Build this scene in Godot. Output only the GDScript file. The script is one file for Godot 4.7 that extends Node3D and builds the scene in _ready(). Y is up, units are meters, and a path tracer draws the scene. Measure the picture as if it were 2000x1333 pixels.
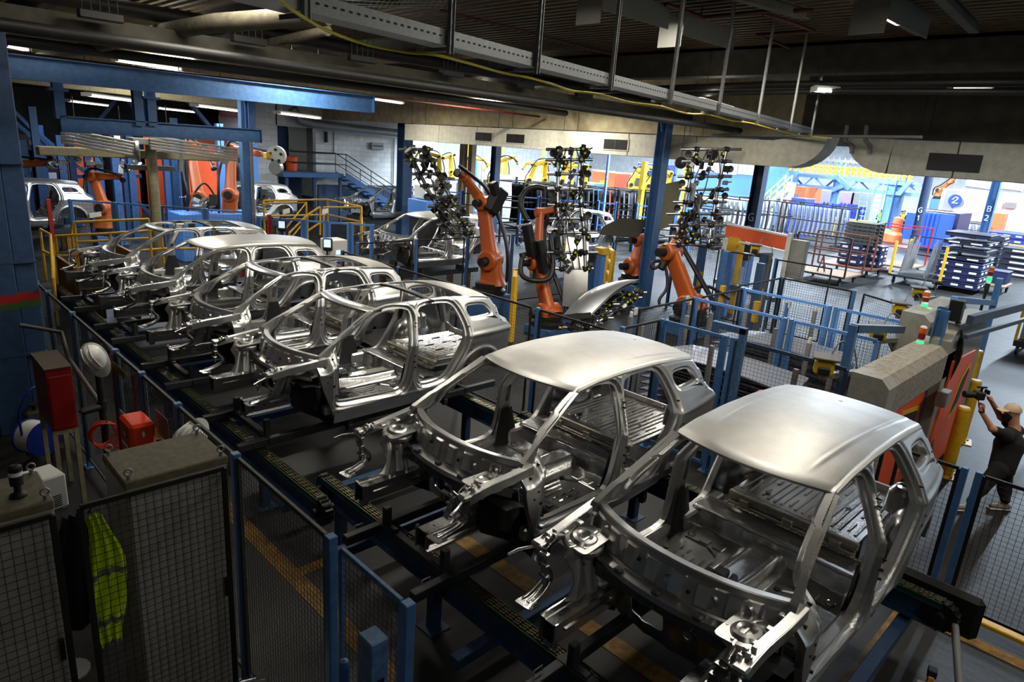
extends Node3D
# World: floor y = 0; x runs along the car bodies (front at low x), z along the conveyor line (near end high z).

class MB:
	var v := PackedVector3Array()
	var n := PackedVector3Array()
	var c := PackedColorArray()
	var col := Color.WHITE
	var X := Transform3D()          # applied to everything added
	func vert(p: Vector3, nn: Vector3) -> void:
		v.push_back(X * p); n.push_back((X.basis * nn).normalized()); c.push_back(col)
	func tri(a: Vector3, b: Vector3, d: Vector3) -> void:   # counter-clockwise seen from the front
		var nn := (b - a).cross(d - a)
		if nn.length_squared() < 1e-16: return
		vert(a, nn); vert(d, nn); vert(b, nn)
	func quad(a: Vector3, b: Vector3, d: Vector3, e: Vector3) -> void:
		tri(a, b, d); tri(a, d, e)
	func tris(a, b, d, na, nb, nd) -> void:
		vert(a, na); vert(d, nd); vert(b, nb)
	func quads(a, b, d, e, na, nb, nd, ne) -> void:
		tris(a, b, d, na, nb, nd); tris(a, d, e, na, nd, ne)
	func box(ctr: Vector3, s: Vector3, bs := Basis(), bev := 0.0) -> void:
		var h := s * 0.5
		if bev <= 0.0:
			var p := []
			for i in 8:
				p.append(ctr + bs * Vector3(h.x if i & 1 else -h.x, h.y if i & 2 else -h.y, h.z if i & 4 else -h.z))
			quad(p[1], p[3], p[7], p[5]); quad(p[0], p[4], p[6], p[2])
			quad(p[2], p[6], p[7], p[3]); quad(p[0], p[1], p[5], p[4])
			quad(p[4], p[5], p[7], p[6]); quad(p[0], p[2], p[3], p[1])
			return
		var b := minf(bev, minf(h.x, minf(h.y, h.z)) * 0.95)
		# chamfered box: each corner gives three points
		var q := {}
		for i in 8:
			var sg := Vector3(1 if i & 1 else -1, 1 if i & 2 else -1, 1 if i & 4 else -1)
			for k in 3:
				var hh := h - Vector3(b, b, b)
				hh[k] = h[k]
				q[i * 3 + k] = ctr + bs * (sg * hh)
		for k in 3:
			var u := (k + 1) % 3; var w := (k + 2) % 3
			for s2 in 2:
				var base := (1 << k) if s2 else 0
				var i0 := base; var i1 := base | (1 << u); var i2 := base | (1 << u) | (1 << w); var i3 := base | (1 << w)
				if s2: quad(q[i0 * 3 + k], q[i1 * 3 + k], q[i2 * 3 + k], q[i3 * 3 + k])
				else: quad(q[i0 * 3 + k], q[i3 * 3 + k], q[i2 * 3 + k], q[i1 * 3 + k])
		for k in 3:                       # edges along axis k
			var u := (k + 1) % 3; var w := (k + 2) % 3
			for su in 2:
				for sw in 2:
					var lo := (su << u) | (sw << w); var hi := lo | (1 << k)
					quad2(q[lo * 3 + u], q[hi * 3 + u], q[hi * 3 + w], q[lo * 3 + w], ctr)
		for i in 8:
			tri2(q[i * 3], q[i * 3 + 1], q[i * 3 + 2], ctr)
	func tri2(a: Vector3, b: Vector3, d: Vector3, inside: Vector3) -> void:
		if (b - a).cross(d - a).dot((a + b + d) / 3.0 - inside) < 0.0: tri(a, d, b)
		else: tri(a, b, d)
	func quad2(a: Vector3, b: Vector3, d: Vector3, e: Vector3, inside: Vector3) -> void:
		tri2(a, b, d, inside); tri2(a, d, e, inside)
	func bar(a: Vector3, b: Vector3, w: float, h: float, up := Vector3.UP, bev := 0.0) -> void:   # h along up, w across
		var d := b - a
		var l := d.length()
		if l < 1e-6: return
		d /= l
		if absf(d.dot(up)) > 0.99: up = Vector3.RIGHT if absf(d.x) < 0.9 else Vector3.FORWARD
		var s := d.cross(up).normalized()
		var u := s.cross(d)
		box((a + b) * 0.5, Vector3(l, h, w), Basis(d, u, s), bev)
	func cyl(a: Vector3, b: Vector3, r1: float, r2 := -1.0, sides := 12, caps := true) -> void:
		if r2 < 0.0: r2 = r1
		var d := (b - a).normalized()
		var up := Vector3.UP if absf(d.y) < 0.9 else Vector3.RIGHT
		var s := d.cross(up).normalized(); var u := s.cross(d)
		var sl := (r1 - r2) / maxf((b - a).length(), 1e-6)
		for i in sides:
			var t0 := TAU * i / sides; var t1 := TAU * (i + 1) / sides
			var e0 := u * cos(t0) + s * sin(t0); var e1 := u * cos(t1) + s * sin(t1)
			quads(a + e0 * r1, a + e1 * r1, b + e1 * r2, b + e0 * r2, (e0 + d * sl), (e1 + d * sl), (e1 + d * sl), (e0 + d * sl))
			if caps:
				tri2(a, a + e0 * r1, a + e1 * r1, (a + b) * 0.5); tri2(b, b + e0 * r2, b + e1 * r2, (a + b) * 0.5)
	func tube(pts: Array, r, sides := 8, caps := true) -> void:
		var m := pts.size()
		if m < 2: return
		var d0: Vector3 = (pts[1] - pts[0]).normalized()
		var u := Vector3.UP if absf(d0.y) < 0.9 else Vector3.RIGHT
		u = (u - d0 * u.dot(d0)).normalized()
		var pr := []; var pn := []
		for i in m:
			var d: Vector3 = (pts[mini(i + 1, m - 1)] - pts[maxi(i - 1, 0)]).normalized()
			u = (u - d * u.dot(d)).normalized()
			var s := d.cross(u)
			var rr: float = r[i] if r is Array else r
			var ring := []; var rn := []
			for k in sides:
				var t := TAU * k / sides
				var e := u * cos(t) + s * sin(t)
				ring.append(pts[i] + e * rr); rn.append(e)
			pr.append(ring); pn.append(rn)
			if i > 0:
				for k in sides:
					var j := (k + 1) % sides
					quads(pr[i - 1][k], pr[i - 1][j], ring[j], ring[k], pn[i - 1][k], pn[i - 1][j], rn[j], rn[k])
		if caps:
			for e in [0, m - 1]:
				for k in range(1, sides - 1):
					tri2(pr[e][0], pr[e][k], pr[e][k + 1], pts[1] if e == 0 else pts[m - 2])
	func lathe(o: Vector3, prof: Array, axis := Vector3.UP, sides := 16, a0 := 0.0, a1 := TAU) -> void:   # prof: Vector2(r, h)
		var up := axis.normalized()
		var s := up.cross(Vector3.RIGHT if absf(up.x) < 0.9 else Vector3.FORWARD).normalized(); var u := s.cross(up)
		for k in sides:
			var t0 := lerpf(a0, a1, float(k) / sides); var t1 := lerpf(a0, a1, float(k + 1) / sides)
			var e0 := u * cos(t0) + s * sin(t0); var e1 := u * cos(t1) + s * sin(t1)
			for i in prof.size() - 1:
				var p0: Vector2 = prof[i]; var p1: Vector2 = prof[i + 1]
				var nn := Vector2(p1.y - p0.y, p0.x - p1.x)
				var n0 := e0 * nn.x + up * nn.y; var n1 := e1 * nn.x + up * nn.y
				var A := o + e0 * p0.x + up * p0.y; var B := o + e1 * p0.x + up * p0.y
				var D := o + e1 * p1.x + up * p1.y; var E := o + e0 * p1.x + up * p1.y
				if p0.x > 1e-5: tris(A, B, D, n0, n1, n1)
				if p1.x > 1e-5: tris(A, D, E, n0, n1, n0)
	func prism(poly: Array, o: Vector3, bx: Vector3, by: Vector3, depth: Vector3) -> void:   # poly of Vector2 in bx,by; thickness along depth
		var pp := PackedVector2Array(poly)
		if Geometry2D.is_polygon_clockwise(pp): pp.reverse()
		var idx := Geometry2D.triangulate_polygon(pp)
		var fl := bx.cross(by).dot(depth) < 0.0
		var P := []
		for q in pp: P.append(o + bx * q.x + by * q.y)
		for i in range(0, idx.size(), 3):
			var a: Vector3 = P[idx[i]]; var b: Vector3 = P[idx[i + 1]]; var d: Vector3 = P[idx[i + 2]]
			if (b - a).cross(d - a).dot(depth) < 0.0:
				var t := b; b = d; d = t
			tri(a + depth, b + depth, d + depth); tri(a, d, b)
		for i in P.size():
			var a: Vector3 = P[i]; var b: Vector3 = P[(i + 1) % P.size()]
			if fl: quad(b, a, a + depth, b + depth)
			else: quad(a, b, b + depth, a + depth)
	func sheet(P: Array, cols: int, flip := false) -> void:    # grid of points, smooth normals
		var rows := P.size() / cols
		var N := []
		N.resize(P.size())
		for j in rows:
			for i in cols:
				var dx: Vector3 = P[j * cols + mini(i + 1, cols - 1)] - P[j * cols + maxi(i - 1, 0)]
				var dy: Vector3 = P[mini(j + 1, rows - 1) * cols + i] - P[maxi(j - 1, 0) * cols + i]
				var nn := dx.cross(dy).normalized()
				N[j * cols + i] = -nn if flip else nn
		for j in rows - 1:
			for i in cols - 1:
				var a := j * cols + i; var b := a + 1; var d := b + cols; var e := a + cols
				if flip: quads(P[a], P[e], P[d], P[b], N[a], N[e], N[d], N[b])
				else: quads(P[a], P[b], P[d], P[e], N[a], N[b], N[d], N[e])
	func sphere(o: Vector3, r: Vector3, rows := 8, cols := 12) -> void:
		var P := []
		for j in rows + 1:
			var a := -PI / 2 + PI * j / rows
			for i in cols + 1:
				var t := TAU * i / cols
				P.append(o + Vector3(cos(a) * cos(t), sin(a), -cos(a) * sin(t)) * r)
		sheet(P, cols + 1)
	func mesh() -> ArrayMesh:
		var a := []
		a.resize(Mesh.ARRAY_MAX)
		a[Mesh.ARRAY_VERTEX] = v; a[Mesh.ARRAY_NORMAL] = n; a[Mesh.ARRAY_COLOR] = c
		var m := ArrayMesh.new()
		m.add_surface_from_arrays(Mesh.PRIMITIVE_TRIANGLES, a)
		return m

# a panel cut out of a grid: d < 0 is material; P node positions; slab thickness th (vector)
class CutPanel:
	static func build(mb: MB, nx: int, ny: int, D: PackedFloat32Array, P: PackedVector3Array, th: Vector3) -> void:
		var N := PackedVector3Array()
		N.resize(P.size())
		var front := -th.normalized()
		for j in ny:
			for i in nx:
				var dx: Vector3 = P[j * nx + mini(i + 1, nx - 1)] - P[j * nx + maxi(i - 1, 0)]
				var dy: Vector3 = P[mini(j + 1, ny - 1) * nx + i] - P[maxi(j - 1, 0) * nx + i]
				var nn := dx.cross(dy).normalized()
				N[j * nx + i] = nn if nn.dot(front) >= 0.0 else -nn
		for j in ny - 1:
			for i in nx - 1:
				var id := [j * nx + i, j * nx + i + 1, (j + 1) * nx + i + 1, (j + 1) * nx + i]
				var inn := 0
				for k in 4:
					if D[id[k]] < 0.0: inn += 1
				if inn == 0: continue
				var pv := []; var pn := []; var edge := []
				for k in 4:
					var a: int = id[k]; var b: int = id[(k + 1) % 4]
					if D[a] < 0.0:
						pv.append(P[a]); pn.append(N[a]); edge.append(false)
					if (D[a] < 0.0) != (D[b] < 0.0):
						var t := D[a] / (D[a] - D[b])
						pv.append(P[a].lerp(P[b], t)); pn.append(N[a].lerp(N[b], t).normalized()); edge.append(D[a] < 0.0)
				var m := pv.size()
				for k in range(1, m - 1):
					var flip: bool = (pv[k] - pv[0]).cross(pv[k + 1] - pv[0]).dot(front) < 0.0
					var k1 := k + 1 if flip else k; var k2 := k if flip else k + 1
					mb.tris(pv[0], pv[k1], pv[k2], pn[0], pn[k1], pn[k2])
					mb.tris(pv[0] + th, pv[k2] + th, pv[k1] + th, -pn[0], -pn[k2], -pn[k1])
				for k in m:
					if edge[k]:
						var a: Vector3 = pv[k]; var b: Vector3 = pv[(k + 1) % m]
						var nn := (b - a).cross(th)
						mb.quad(a, b, b + th, a + th)

static func spline(pts: Array, sub := 4, closed := true) -> PackedVector2Array:
	var out := PackedVector2Array()
	var m := pts.size()
	for i in (m if closed else m - 1):
		var p0: Vector2 = pts[(i - 1 + m) % m] if closed else pts[maxi(i - 1, 0)]
		var p1: Vector2 = pts[i]; var p2: Vector2 = pts[(i + 1) % m]
		var p3: Vector2 = pts[(i + 2) % m] if closed else pts[mini(i + 2, m - 1)]
		for k in sub:
			var t := float(k) / sub
			out.push_back(0.5 * ((2.0 * p1) + (p2 - p0) * t + (2.0 * p0 - 5.0 * p1 + 4.0 * p2 - p3) * t * t + (3.0 * p1 - p0 - 3.0 * p2 + p3) * t * t * t))
	if not closed: out.push_back(pts[m - 1])
	return out
static func round_poly(pts: Array, r: float, seg := 3) -> PackedVector2Array:   # polygon with rounded corners
	var out := PackedVector2Array()
	var m := pts.size()
	for i in m:
		var p: Vector2 = pts[i]; var a: Vector2 = pts[(i - 1 + m) % m]; var b: Vector2 = pts[(i + 1) % m]
		var rr := minf(r, minf(p.distance_to(a), p.distance_to(b)) * 0.45)
		var p0 := p + (a - p).normalized() * rr; var p1 := p + (b - p).normalized() * rr
		for k in seg + 1:
			var t := float(k) / seg
			out.push_back(p0.lerp(p, t).lerp(p.lerp(p1, t), t))
	return out
static func sd_poly(p: Vector2, poly: PackedVector2Array) -> float:    # negative inside
	var best := 1e9
	var m := poly.size()
	for i in m:
		var q := Geometry2D.get_closest_point_to_segment(p, poly[i], poly[(i + 1) % m])
		best = minf(best, p.distance_squared_to(q))
	best = sqrt(best)
	return -best if Geometry2D.is_point_in_polygon(p, poly) else best
static func arc3(pts: Array, sub := 6) -> Array:    # smooth curve through 3D points
	var out := []
	var m := pts.size()
	for i in m - 1:
		var p0: Vector3 = pts[maxi(i - 1, 0)]; var p1: Vector3 = pts[i]; var p2: Vector3 = pts[i + 1]; var p3: Vector3 = pts[mini(i + 2, m - 1)]
		for k in sub:
			var t := float(k) / sub
			out.append(0.5 * ((2.0 * p1) + (p2 - p0) * t + (2.0 * p0 - 5.0 * p1 + 4.0 * p2 - p3) * t * t + (3.0 * p1 - p0 - 3.0 * p2 + p3) * t * t * t))
	out.append(pts[m - 1])
	return out

var spots := []      # circles on the floor already taken: [Vector2, radius]
func taken(p: Vector3, r: float) -> bool:
	for s in spots:
		if s[0].distance_to(Vector2(p.x, p.z)) < s[1] + r: return true
	return false
func take(p: Vector3, r: float) -> void: spots.append([Vector2(p.x, p.z), r])
var used := {}
func numbered(parent: Node, called: String) -> String:
	var key := str(parent.get_instance_id()) + "/" + called
	var k: int = used.get(key, 0)
	used[key] = k + 1
	return called if k == 0 else "%s_%03d" % [called, k]
func thing(called: String, label: String, category: String, pos := Vector3.ZERO, turn := 0.0, group := "") -> Node3D:
	var o := Node3D.new()
	o.name = numbered(self, called)
	add_child(o, true)
	o.position = pos; o.rotation.y = turn
	tag(o, label, category, group)
	return o
func tag(o: Node, label: String, category := "", group := "") -> Node:
	o.set_meta("label", label)
	if category: o.set_meta("category", category)
	if group: o.set_meta("group", group)
	return o
func part(parent: Node, called: String, what, mat: Material, label := "") -> MeshInstance3D:
	var o := MeshInstance3D.new()
	o.name = numbered(parent, called)
	o.mesh = what.mesh() if what is MB else what
	o.material_override = mat
	o.cast_shadow = GeometryInstance3D.SHADOW_CASTING_SETTING_ON
	parent.add_child(o, true)
	if label: o.set_meta("label", label)
	return o
func stuff(o: Node) -> Node:
	o.set_meta("kind", "stuff"); return o
func single(called: String, what, mat: Material, label: String, category: String, group := "") -> MeshInstance3D:
	var o := part(self, called, what, mat)
	tag(o, label, category, group)
	return o
func structure(called: String, what, mat: Material, label := "") -> MeshInstance3D:
	var o := part(self, called, what, mat)
	o.set_meta("kind", "structure")
	if label: o.set_meta("label", label)
	return o
func copy(o: Node3D, pos: Vector3, turn := 0.0, label := "", group := "") -> Node3D:
	var base: String = String(o.name).rstrip("0123456789").trim_suffix("_")
	var r: Node3D = o.duplicate()
	r.name = numbered(self, base)
	add_child(r, true)
	r.position = pos; r.rotation.y = turn
	if label: r.set_meta("label", label)
	if group: r.set_meta("group", group)
	return r
func mat(c: Color, rough := 0.6, metal := 0.0, grain := 0.0, scale := 3.0, bump := 0.0) -> StandardMaterial3D:
	var m := StandardMaterial3D.new()
	m.albedo_color = c; m.roughness = rough; m.metallic = metal
	if grain > 0.0:
		m.albedo_texture = noise_tex(grain); m.uv1_triplanar = true; m.uv1_world_triplanar = true
		m.uv1_scale = Vector3.ONE * scale
	if bump > 0.0:
		m.normal_enabled = true; m.normal_texture = bump_tex(); m.normal_scale = bump
		m.uv1_triplanar = true; m.uv1_world_triplanar = true; m.uv1_scale = Vector3.ONE * scale
	return m
var _noise := {}
func noise_tex(k: float) -> NoiseTexture2D:
	if _noise.has(k): return _noise[k]
	var t := NoiseTexture2D.new()
	t.width = 512; t.height = 512; t.seamless = true
	var fn := FastNoiseLite.new(); fn.seed = 7; fn.frequency = 0.012; fn.fractal_octaves = 5; fn.fractal_gain = 0.6
	t.noise = fn
	var g := Gradient.new()
	g.set_color(0, Color(1.0 - k, 1.0 - k, 1.0 - k)); g.set_color(1, Color.WHITE)
	t.color_ramp = g
	_noise[k] = t
	return t
func bump_tex() -> NoiseTexture2D:
	if _noise.has("b"): return _noise["b"]
	var t := NoiseTexture2D.new()
	t.width = 512; t.height = 512; t.seamless = true; t.as_normal_map = true; t.bump_strength = 4.0
	var fn := FastNoiseLite.new(); fn.seed = 11; fn.frequency = 0.03; fn.fractal_octaves = 4
	t.noise = fn
	_noise["b"] = t
	return t
func glow(c: Color, e: float) -> StandardMaterial3D:
	var m := StandardMaterial3D.new()
	m.albedo_color = c; m.emission_enabled = true; m.emission = c; m.emission_energy_multiplier = e
	return m

# ---------------------------------------------------------------- car body in white (x rearwards, y up from wheel ground, z to its near side)
const F_DOOR := [Vector2(.50, .455), Vector2(.9, .437), Vector2(1.28, .43), Vector2(1.40, .52), Vector2(1.455, .75), Vector2(1.49, .94), Vector2(1.56, 1.15), Vector2(1.60, 1.32), Vector2(1.55, 1.40), Vector2(1.3, 1.42), Vector2(1.0, 1.36), Vector2(.75, 1.24), Vector2(.56, 1.13), Vector2(.48, .95), Vector2(.475, .7), Vector2(.478, .52)]
const R_DOOR := [Vector2(1.62, .52), Vector2(1.60, .7), Vector2(1.60, .93), Vector2(1.65, 1.12), Vector2(1.73, 1.34), Vector2(1.83, 1.41), Vector2(2.1, 1.42), Vector2(2.30, 1.38), Vector2(2.385, 1.2), Vector2(2.40, 1.03), Vector2(2.34, .86), Vector2(2.21, .66), Vector2(2.07, .485), Vector2(1.95, .445), Vector2(1.7, .437)]
const Q_WIN := [Vector2(2.505, 1.30), Vector2(2.56, 1.35), Vector2(2.84, 1.33), Vector2(2.94, 1.225), Vector2(2.89, 1.20), Vector2(2.62, 1.197), Vector2(2.535, 1.22)]
func side_outline() -> PackedVector2Array:
	var o: Array = [Vector2(1.05, 1.445), Vector2(1.3, 1.475), Vector2(1.7, 1.49), Vector2(2.2, 1.485), Vector2(2.6, 1.462), Vector2(2.93, 1.43), Vector2(3.0, 1.41), Vector2(3.10, 1.25), Vector2(3.19, 1.135), Vector2(3.31, 1.075), Vector2(3.35, 1.0), Vector2(3.32, .85), Vector2(3.30, .62), Vector2(3.27, .46)]
	for k in 13:
		var t := deg_to_rad(8.0 + 172.0 * k / 12)
		o.append(Vector2(2.675 + .405 * cos(t), .36 + .40 * sin(t)))
	o.append_array([Vector2(2.22, .25), Vector2(1.8, .19), Vector2(.6, .18), Vector2(.42, .18), Vector2(.385, .3), Vector2(.33, .45), Vector2(.25, .64), Vector2(.205, .80), Vector2(.205, .95), Vector2(.26, 1.025), Vector2(.45, 1.135), Vector2(.75, 1.295)])
	return PackedVector2Array(o)
const WY := [.15, .25, .38, .55, .88, .97, 1.06, 1.25, 1.445, 1.5]
const WZ := [.79, .835, .862, .875, .885, .882, .842, .735, .628, .592]
func half_width(x: float, y: float) -> float:
	var w: float = WZ[0]
	for i in WY.size() - 1:
		if y >= WY[i]: w = lerpf(WZ[i], WZ[i + 1], clampf((y - WY[i]) / (WY[i + 1] - WY[i]), 0, 1))
	if x > 2.4: w -= .115 * (x - 2.4) * (x - 2.4)
	if x < .5: w -= .10 * (.5 - x) * (.5 - x)
	if x < 1.3 and y > .85:       # the windscreen pillar runs straight from cowl to roof
		var q := Geometry2D.get_closest_point_to_segment(Vector2(x, y), Vector2(.26, 1.02), Vector2(1.06, 1.445))
		w = lerpf(w, .768 - .165 * (q.x - .26), smoothstep(.20, .06, q.distance_to(Vector2(x, y))))
	return w
func side_panel(s: float) -> MB:
	var mb := MB.new()
	var cell := .0115
	var x0 := .18; var y0 := .16
	var nx := int((3.38 - x0) / cell) + 2; var ny := int((1.52 - y0) / cell) + 2
	var outl := side_outline()
	var fd := spline(F_DOOR, 3); var rd := spline(R_DOOR, 3); var qw := spline(Q_WIN, 3)
	var D := PackedFloat32Array(); var P := PackedVector3Array()
	D.resize(nx * ny); P.resize(nx * ny)
	for j in ny:
		for i in nx:
			var p := Vector2(x0 + i * cell, y0 + j * cell)
			var d := sd_poly(p, outl)
			var e := 1.0
			if d < .06:
				if p.x < 1.75: e = minf(e, sd_poly(p, fd))
				if p.x > 1.45 and p.x < 2.55: e = minf(e, sd_poly(p, rd))
			var q := 1.0
			if p.x > 2.35 and p.y > 1.05: q = sd_poly(p, qw)
			var z := half_width(p.x, p.y)
			# door rebate: a flange, a step, and a soft outer shoulder
			z -= .042 * (1.0 - smoothstep(.028, .05, e)) + .016 * (1.0 - smoothstep(.07, .10, e))
			z -= .016 * (1.0 - smoothstep(.015, .03, q))
			# hinge pillar bead and shoulder crease, wheel arch lip
			z += .010 * exp(-pow((p.y - .985) / .03, 2)) * smoothstep(2.3, 2.6, p.x)
			var ra := Vector2(p.x - 2.675, p.y - .36).length()
			z += .018 * exp(-pow((ra - .42) / .03, 2))
			z += .012 * exp(-pow((p.y - .36) / .02, 2)) * (1.0 if p.x < 2.2 else 0.0)
			if d > -.03 and p.y > 1.3: z -= .02 * smoothstep(-.03, .0, d)
			# curl inwards along the rear edge
			if p.x > 3.1: z -= .10 * smoothstep(-.07, .0, d)
			D[j * nx + i] = maxf(d, -minf(e, q))
			P[j * nx + i] = Vector3(p.x, p.y, z * s)
	CutPanel.build(mb, nx, ny, D, P, Vector3(0, 0, -.05 * s))
	return mb
func pillar_panel(s: float) -> MB:      # inner pillar plates with a slot
	var mb := MB.new()
	var cell := .014
	var pl := PackedVector2Array([Vector2(1.36, .34), Vector2(1.44, .6), Vector2(1.47, .9), Vector2(1.55, 1.2), Vector2(1.58, 1.44), Vector2(1.80, 1.44), Vector2(1.72, 1.25), Vector2(1.64, 1.0), Vector2(1.62, .7), Vector2(1.72, .34)])
	var slot := round_poly([Vector2(1.51, .79), Vector2(1.57, .79), Vector2(1.60, .98), Vector2(1.54, .98)], .025)
	var slot2 := round_poly([Vector2(1.60, 1.27), Vector2(1.64, 1.27), Vector2(1.65, 1.33), Vector2(1.61, 1.33)], .015)
	var nx := int(.5 / cell) + 2; var ny := int(1.14 / cell) + 2
	var D := PackedFloat32Array(); var P := PackedVector3Array()
	for j in ny:
		for i in nx:
			var p := Vector2(1.33 + i * cell, .32 + j * cell)
			var d := sd_poly(p, pl)
			D.push_back(maxf(d, -minf(sd_poly(p, slot), sd_poly(p, slot2))))
			P.push_back(Vector3(p.x, p.y, s * (half_width(p.x, p.y) - .105 - .02 * smoothstep(-.05, -.02, -absf(d)) * 0.0 - .03 * smoothstep(.0, .035, -d))))
	CutPanel.build(mb, nx, ny, D, P, Vector3(0, 0, .02 * s))
	return mb
func roof_x(z: float) -> float: return .90 + .14 * pow(absf(z) / .62, 2.2)
func roof_y(x: float, z: float) -> float:
	var ys := 1.44
	var T := [[.75, 1.40], [1.06, 1.452], [1.35, 1.487], [1.75, 1.503], [2.2, 1.495], [2.6, 1.470], [2.95, 1.435], [3.1, 1.41]]
	for i in T.size() - 1:
		if x >= T[i][0]: ys = lerpf(T[i][1], T[i + 1][1], smoothstep(0, 1, (x - T[i][0]) / (T[i + 1][0] - T[i][0])) * .35 + .65 * (x - T[i][0]) / (T[i + 1][0] - T[i][0]))
	return ys + .042 * (1.0 - pow(absf(z) / .62, 2.6))
func roof_panel() -> MB:
	var mb := MB.new()
	var cols := 83; var rows := 46
	var P := []; var Q := []
	for j in rows:
		var v := float(j) / (rows - 1)
		for i in cols:
			var z := lerpf(-.615, .615, float(i) / (cols - 1))
			var xe := 3.02 - .06 * pow(absf(z) / .62, 2)
			var x := lerpf(roof_x(z), xe, v)
			var y := roof_y(x, z)
			# two long swages
			var zc := .40 + .045 * (x - 1.2)
			y += .0045 * exp(-pow((absf(z) - zc) / .013, 2)) * smoothstep(1.05, 1.35, x) + .004 * smoothstep(zc + .03, zc - .06, absf(z)) * smoothstep(.95, 1.6, x)
			y -= .02 * smoothstep(.585, .615, absf(z))
			if j == 0: y -= .016
			P.append(Vector3(x, y, z)); Q.append(Vector3(x, y - .018, z))
	mb.sheet(P, cols, true); mb.sheet(Q, cols)
	for i in cols - 1:
		mb.quad(P[i], P[i + 1], Q[i + 1], Q[i])
		var k := (rows - 1) * cols + i
		mb.quad(P[k + 1], P[k], Q[k], Q[k + 1])
	for j in rows - 1:
		mb.quad(P[j * cols], Q[j * cols], Q[(j + 1) * cols], P[(j + 1) * cols])
		var a := j * cols + cols - 1
		mb.quad(Q[a], P[a], P[a + cols], Q[a + cols])
	return mb
func strip(fx: Callable, fx2: Callable, drop: float, n := 24, zz := .615) -> MB:    # cross strip of the roof between two plan curves
	var mb := MB.new()
	var P := []; var Q := []
	for k in 5:
		for i in n + 1:
			var z := lerpf(-zz, zz, float(i) / n)
			var x: float = lerpf(fx.call(z), fx2.call(z), k / 4.0)
			var y := roof_y(x, z) - drop - (.014 if k == 0 or k == 4 else 0.0)
			P.append(Vector3(x, y, z)); Q.append(Vector3(x, y - .03, z))
	mb.sheet(P, n + 1, true); mb.sheet(Q, n + 1)
	for i in n:
		mb.quad(P[i], P[i + 1], Q[i + 1], Q[i])
		var k := 4 * (n + 1) + i
		mb.quad(P[k + 1], P[k], Q[k], Q[k + 1])
	return mb
func cowl_panel() -> MB:
	var mb := MB.new()
	var prof := [Vector2(.075, .94), Vector2(.07, .995), Vector2(.062, 1.003), Vector2(.0, 1.012), Vector2(-.008, 1.004), Vector2(-.014, .965), Vector2(-.022, .955), Vector2(-.05, .83), Vector2(-.058, .80), Vector2(-.07, .788), Vector2(-.135, .778), Vector2(-.14, .74)]
	var n := 120
	for k in prof.size() - 1:
		for side in 2:
			var P := []
			for e in 2:
				for i in n + 1:
					var z := lerpf(-.74, .74, float(i) / n)
					var pr: Vector2 = prof[k + e]
					var x := .10 + .21 * pow(absf(z) / .74, 2.2) + pr.x
					if k + e >= 6 and k + e <= 7: x -= .028 * smoothstep(.55, .75, absf(sin(z * 17.0))) * (1.0 if k + e == 7 else .4)
					P.append(Vector3(x + (.005 if side else 0.0), pr.y + .012 * (1 - pow(z / .74, 2)) - (.005 if side else 0.0), z))
			mb.sheet(P, n + 1, side == 1)
	for q in [[-.55, .90], [-.30, .89], [.05, .90], [.32, .885], [.52, .90]]:
		var x: float = .10 + .21 * pow(absf(q[0]) / .74, 2.2) - .04
		mb.lathe(Vector3(x, q[1], q[0]), [Vector2(.05, -.01), Vector2(.04, .012), Vector2(.025, .006), Vector2(.0, .004)], Vector3(-1, .2, 0), 14)
	return mb
func hole_discs() -> MB:  # black discs painted as the darkness of open holes
	var mb := MB.new()
	for s in [-1.0, 1.0]:
		for q in [[.30, .90, .014], [.34, .80, .010], [.38, .68, .016], [.30, .74, .009], [.42, .55, .012], [.43, .42, .010], [.33, .96, .010], [.42, .98, .008], [1.52, .78, .012], [1.535, .70, .010], [1.53, .86, .008], [1.60, 1.2, .008], [1.63, 1.24, .007], [2.47, .78, .012], [2.50, .86, .010], [2.46, 1.1, .009], [.44, .34, .012], [3.05, 1.2, .008], [3.1, 1.1, .008]]:
			var p := Vector3(q[0], q[1], s * (half_width(q[0], q[1]) - .03)); mb.cyl(p, p + Vector3(0, 0, s * .036), q[2], q[2], 10)
		for k in 5: mb.cyl(Vector3(-.42 + k * .13, .48, s * .505), Vector3(-.42 + k * .13, .48, s * .515), .012, .012, 8); 
	for q in [[-.62, .88], [-.46, .87], [-.2, .91], [-.12, .86], [.18, .88], [.42, .86], [.62, .88], [-.4, .8], [.25, .80]]:
		var x: float = .10 + .21 * pow(absf(q[0]) / .74, 2.2) - .05; mb.cyl(Vector3(x, q[1], q[0]), Vector3(x + .03, q[1] + .006, q[0]), .013, .013, 8)
	for q in [[.62, -.5], [1.2, -.63], [1.4, .25], [.6, .55], [1.6, .1], [1.62, -.35], [1.2, .62], [2.3, -.3], [2.6, .3], [2.9, .0]]:
		var y := .322 if q[0] < 2 else .612
		mb.cyl(Vector3(q[0], y, q[1]), Vector3(q[0], y + .004, q[1]), .026, .024, 12)
	return mb
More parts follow.
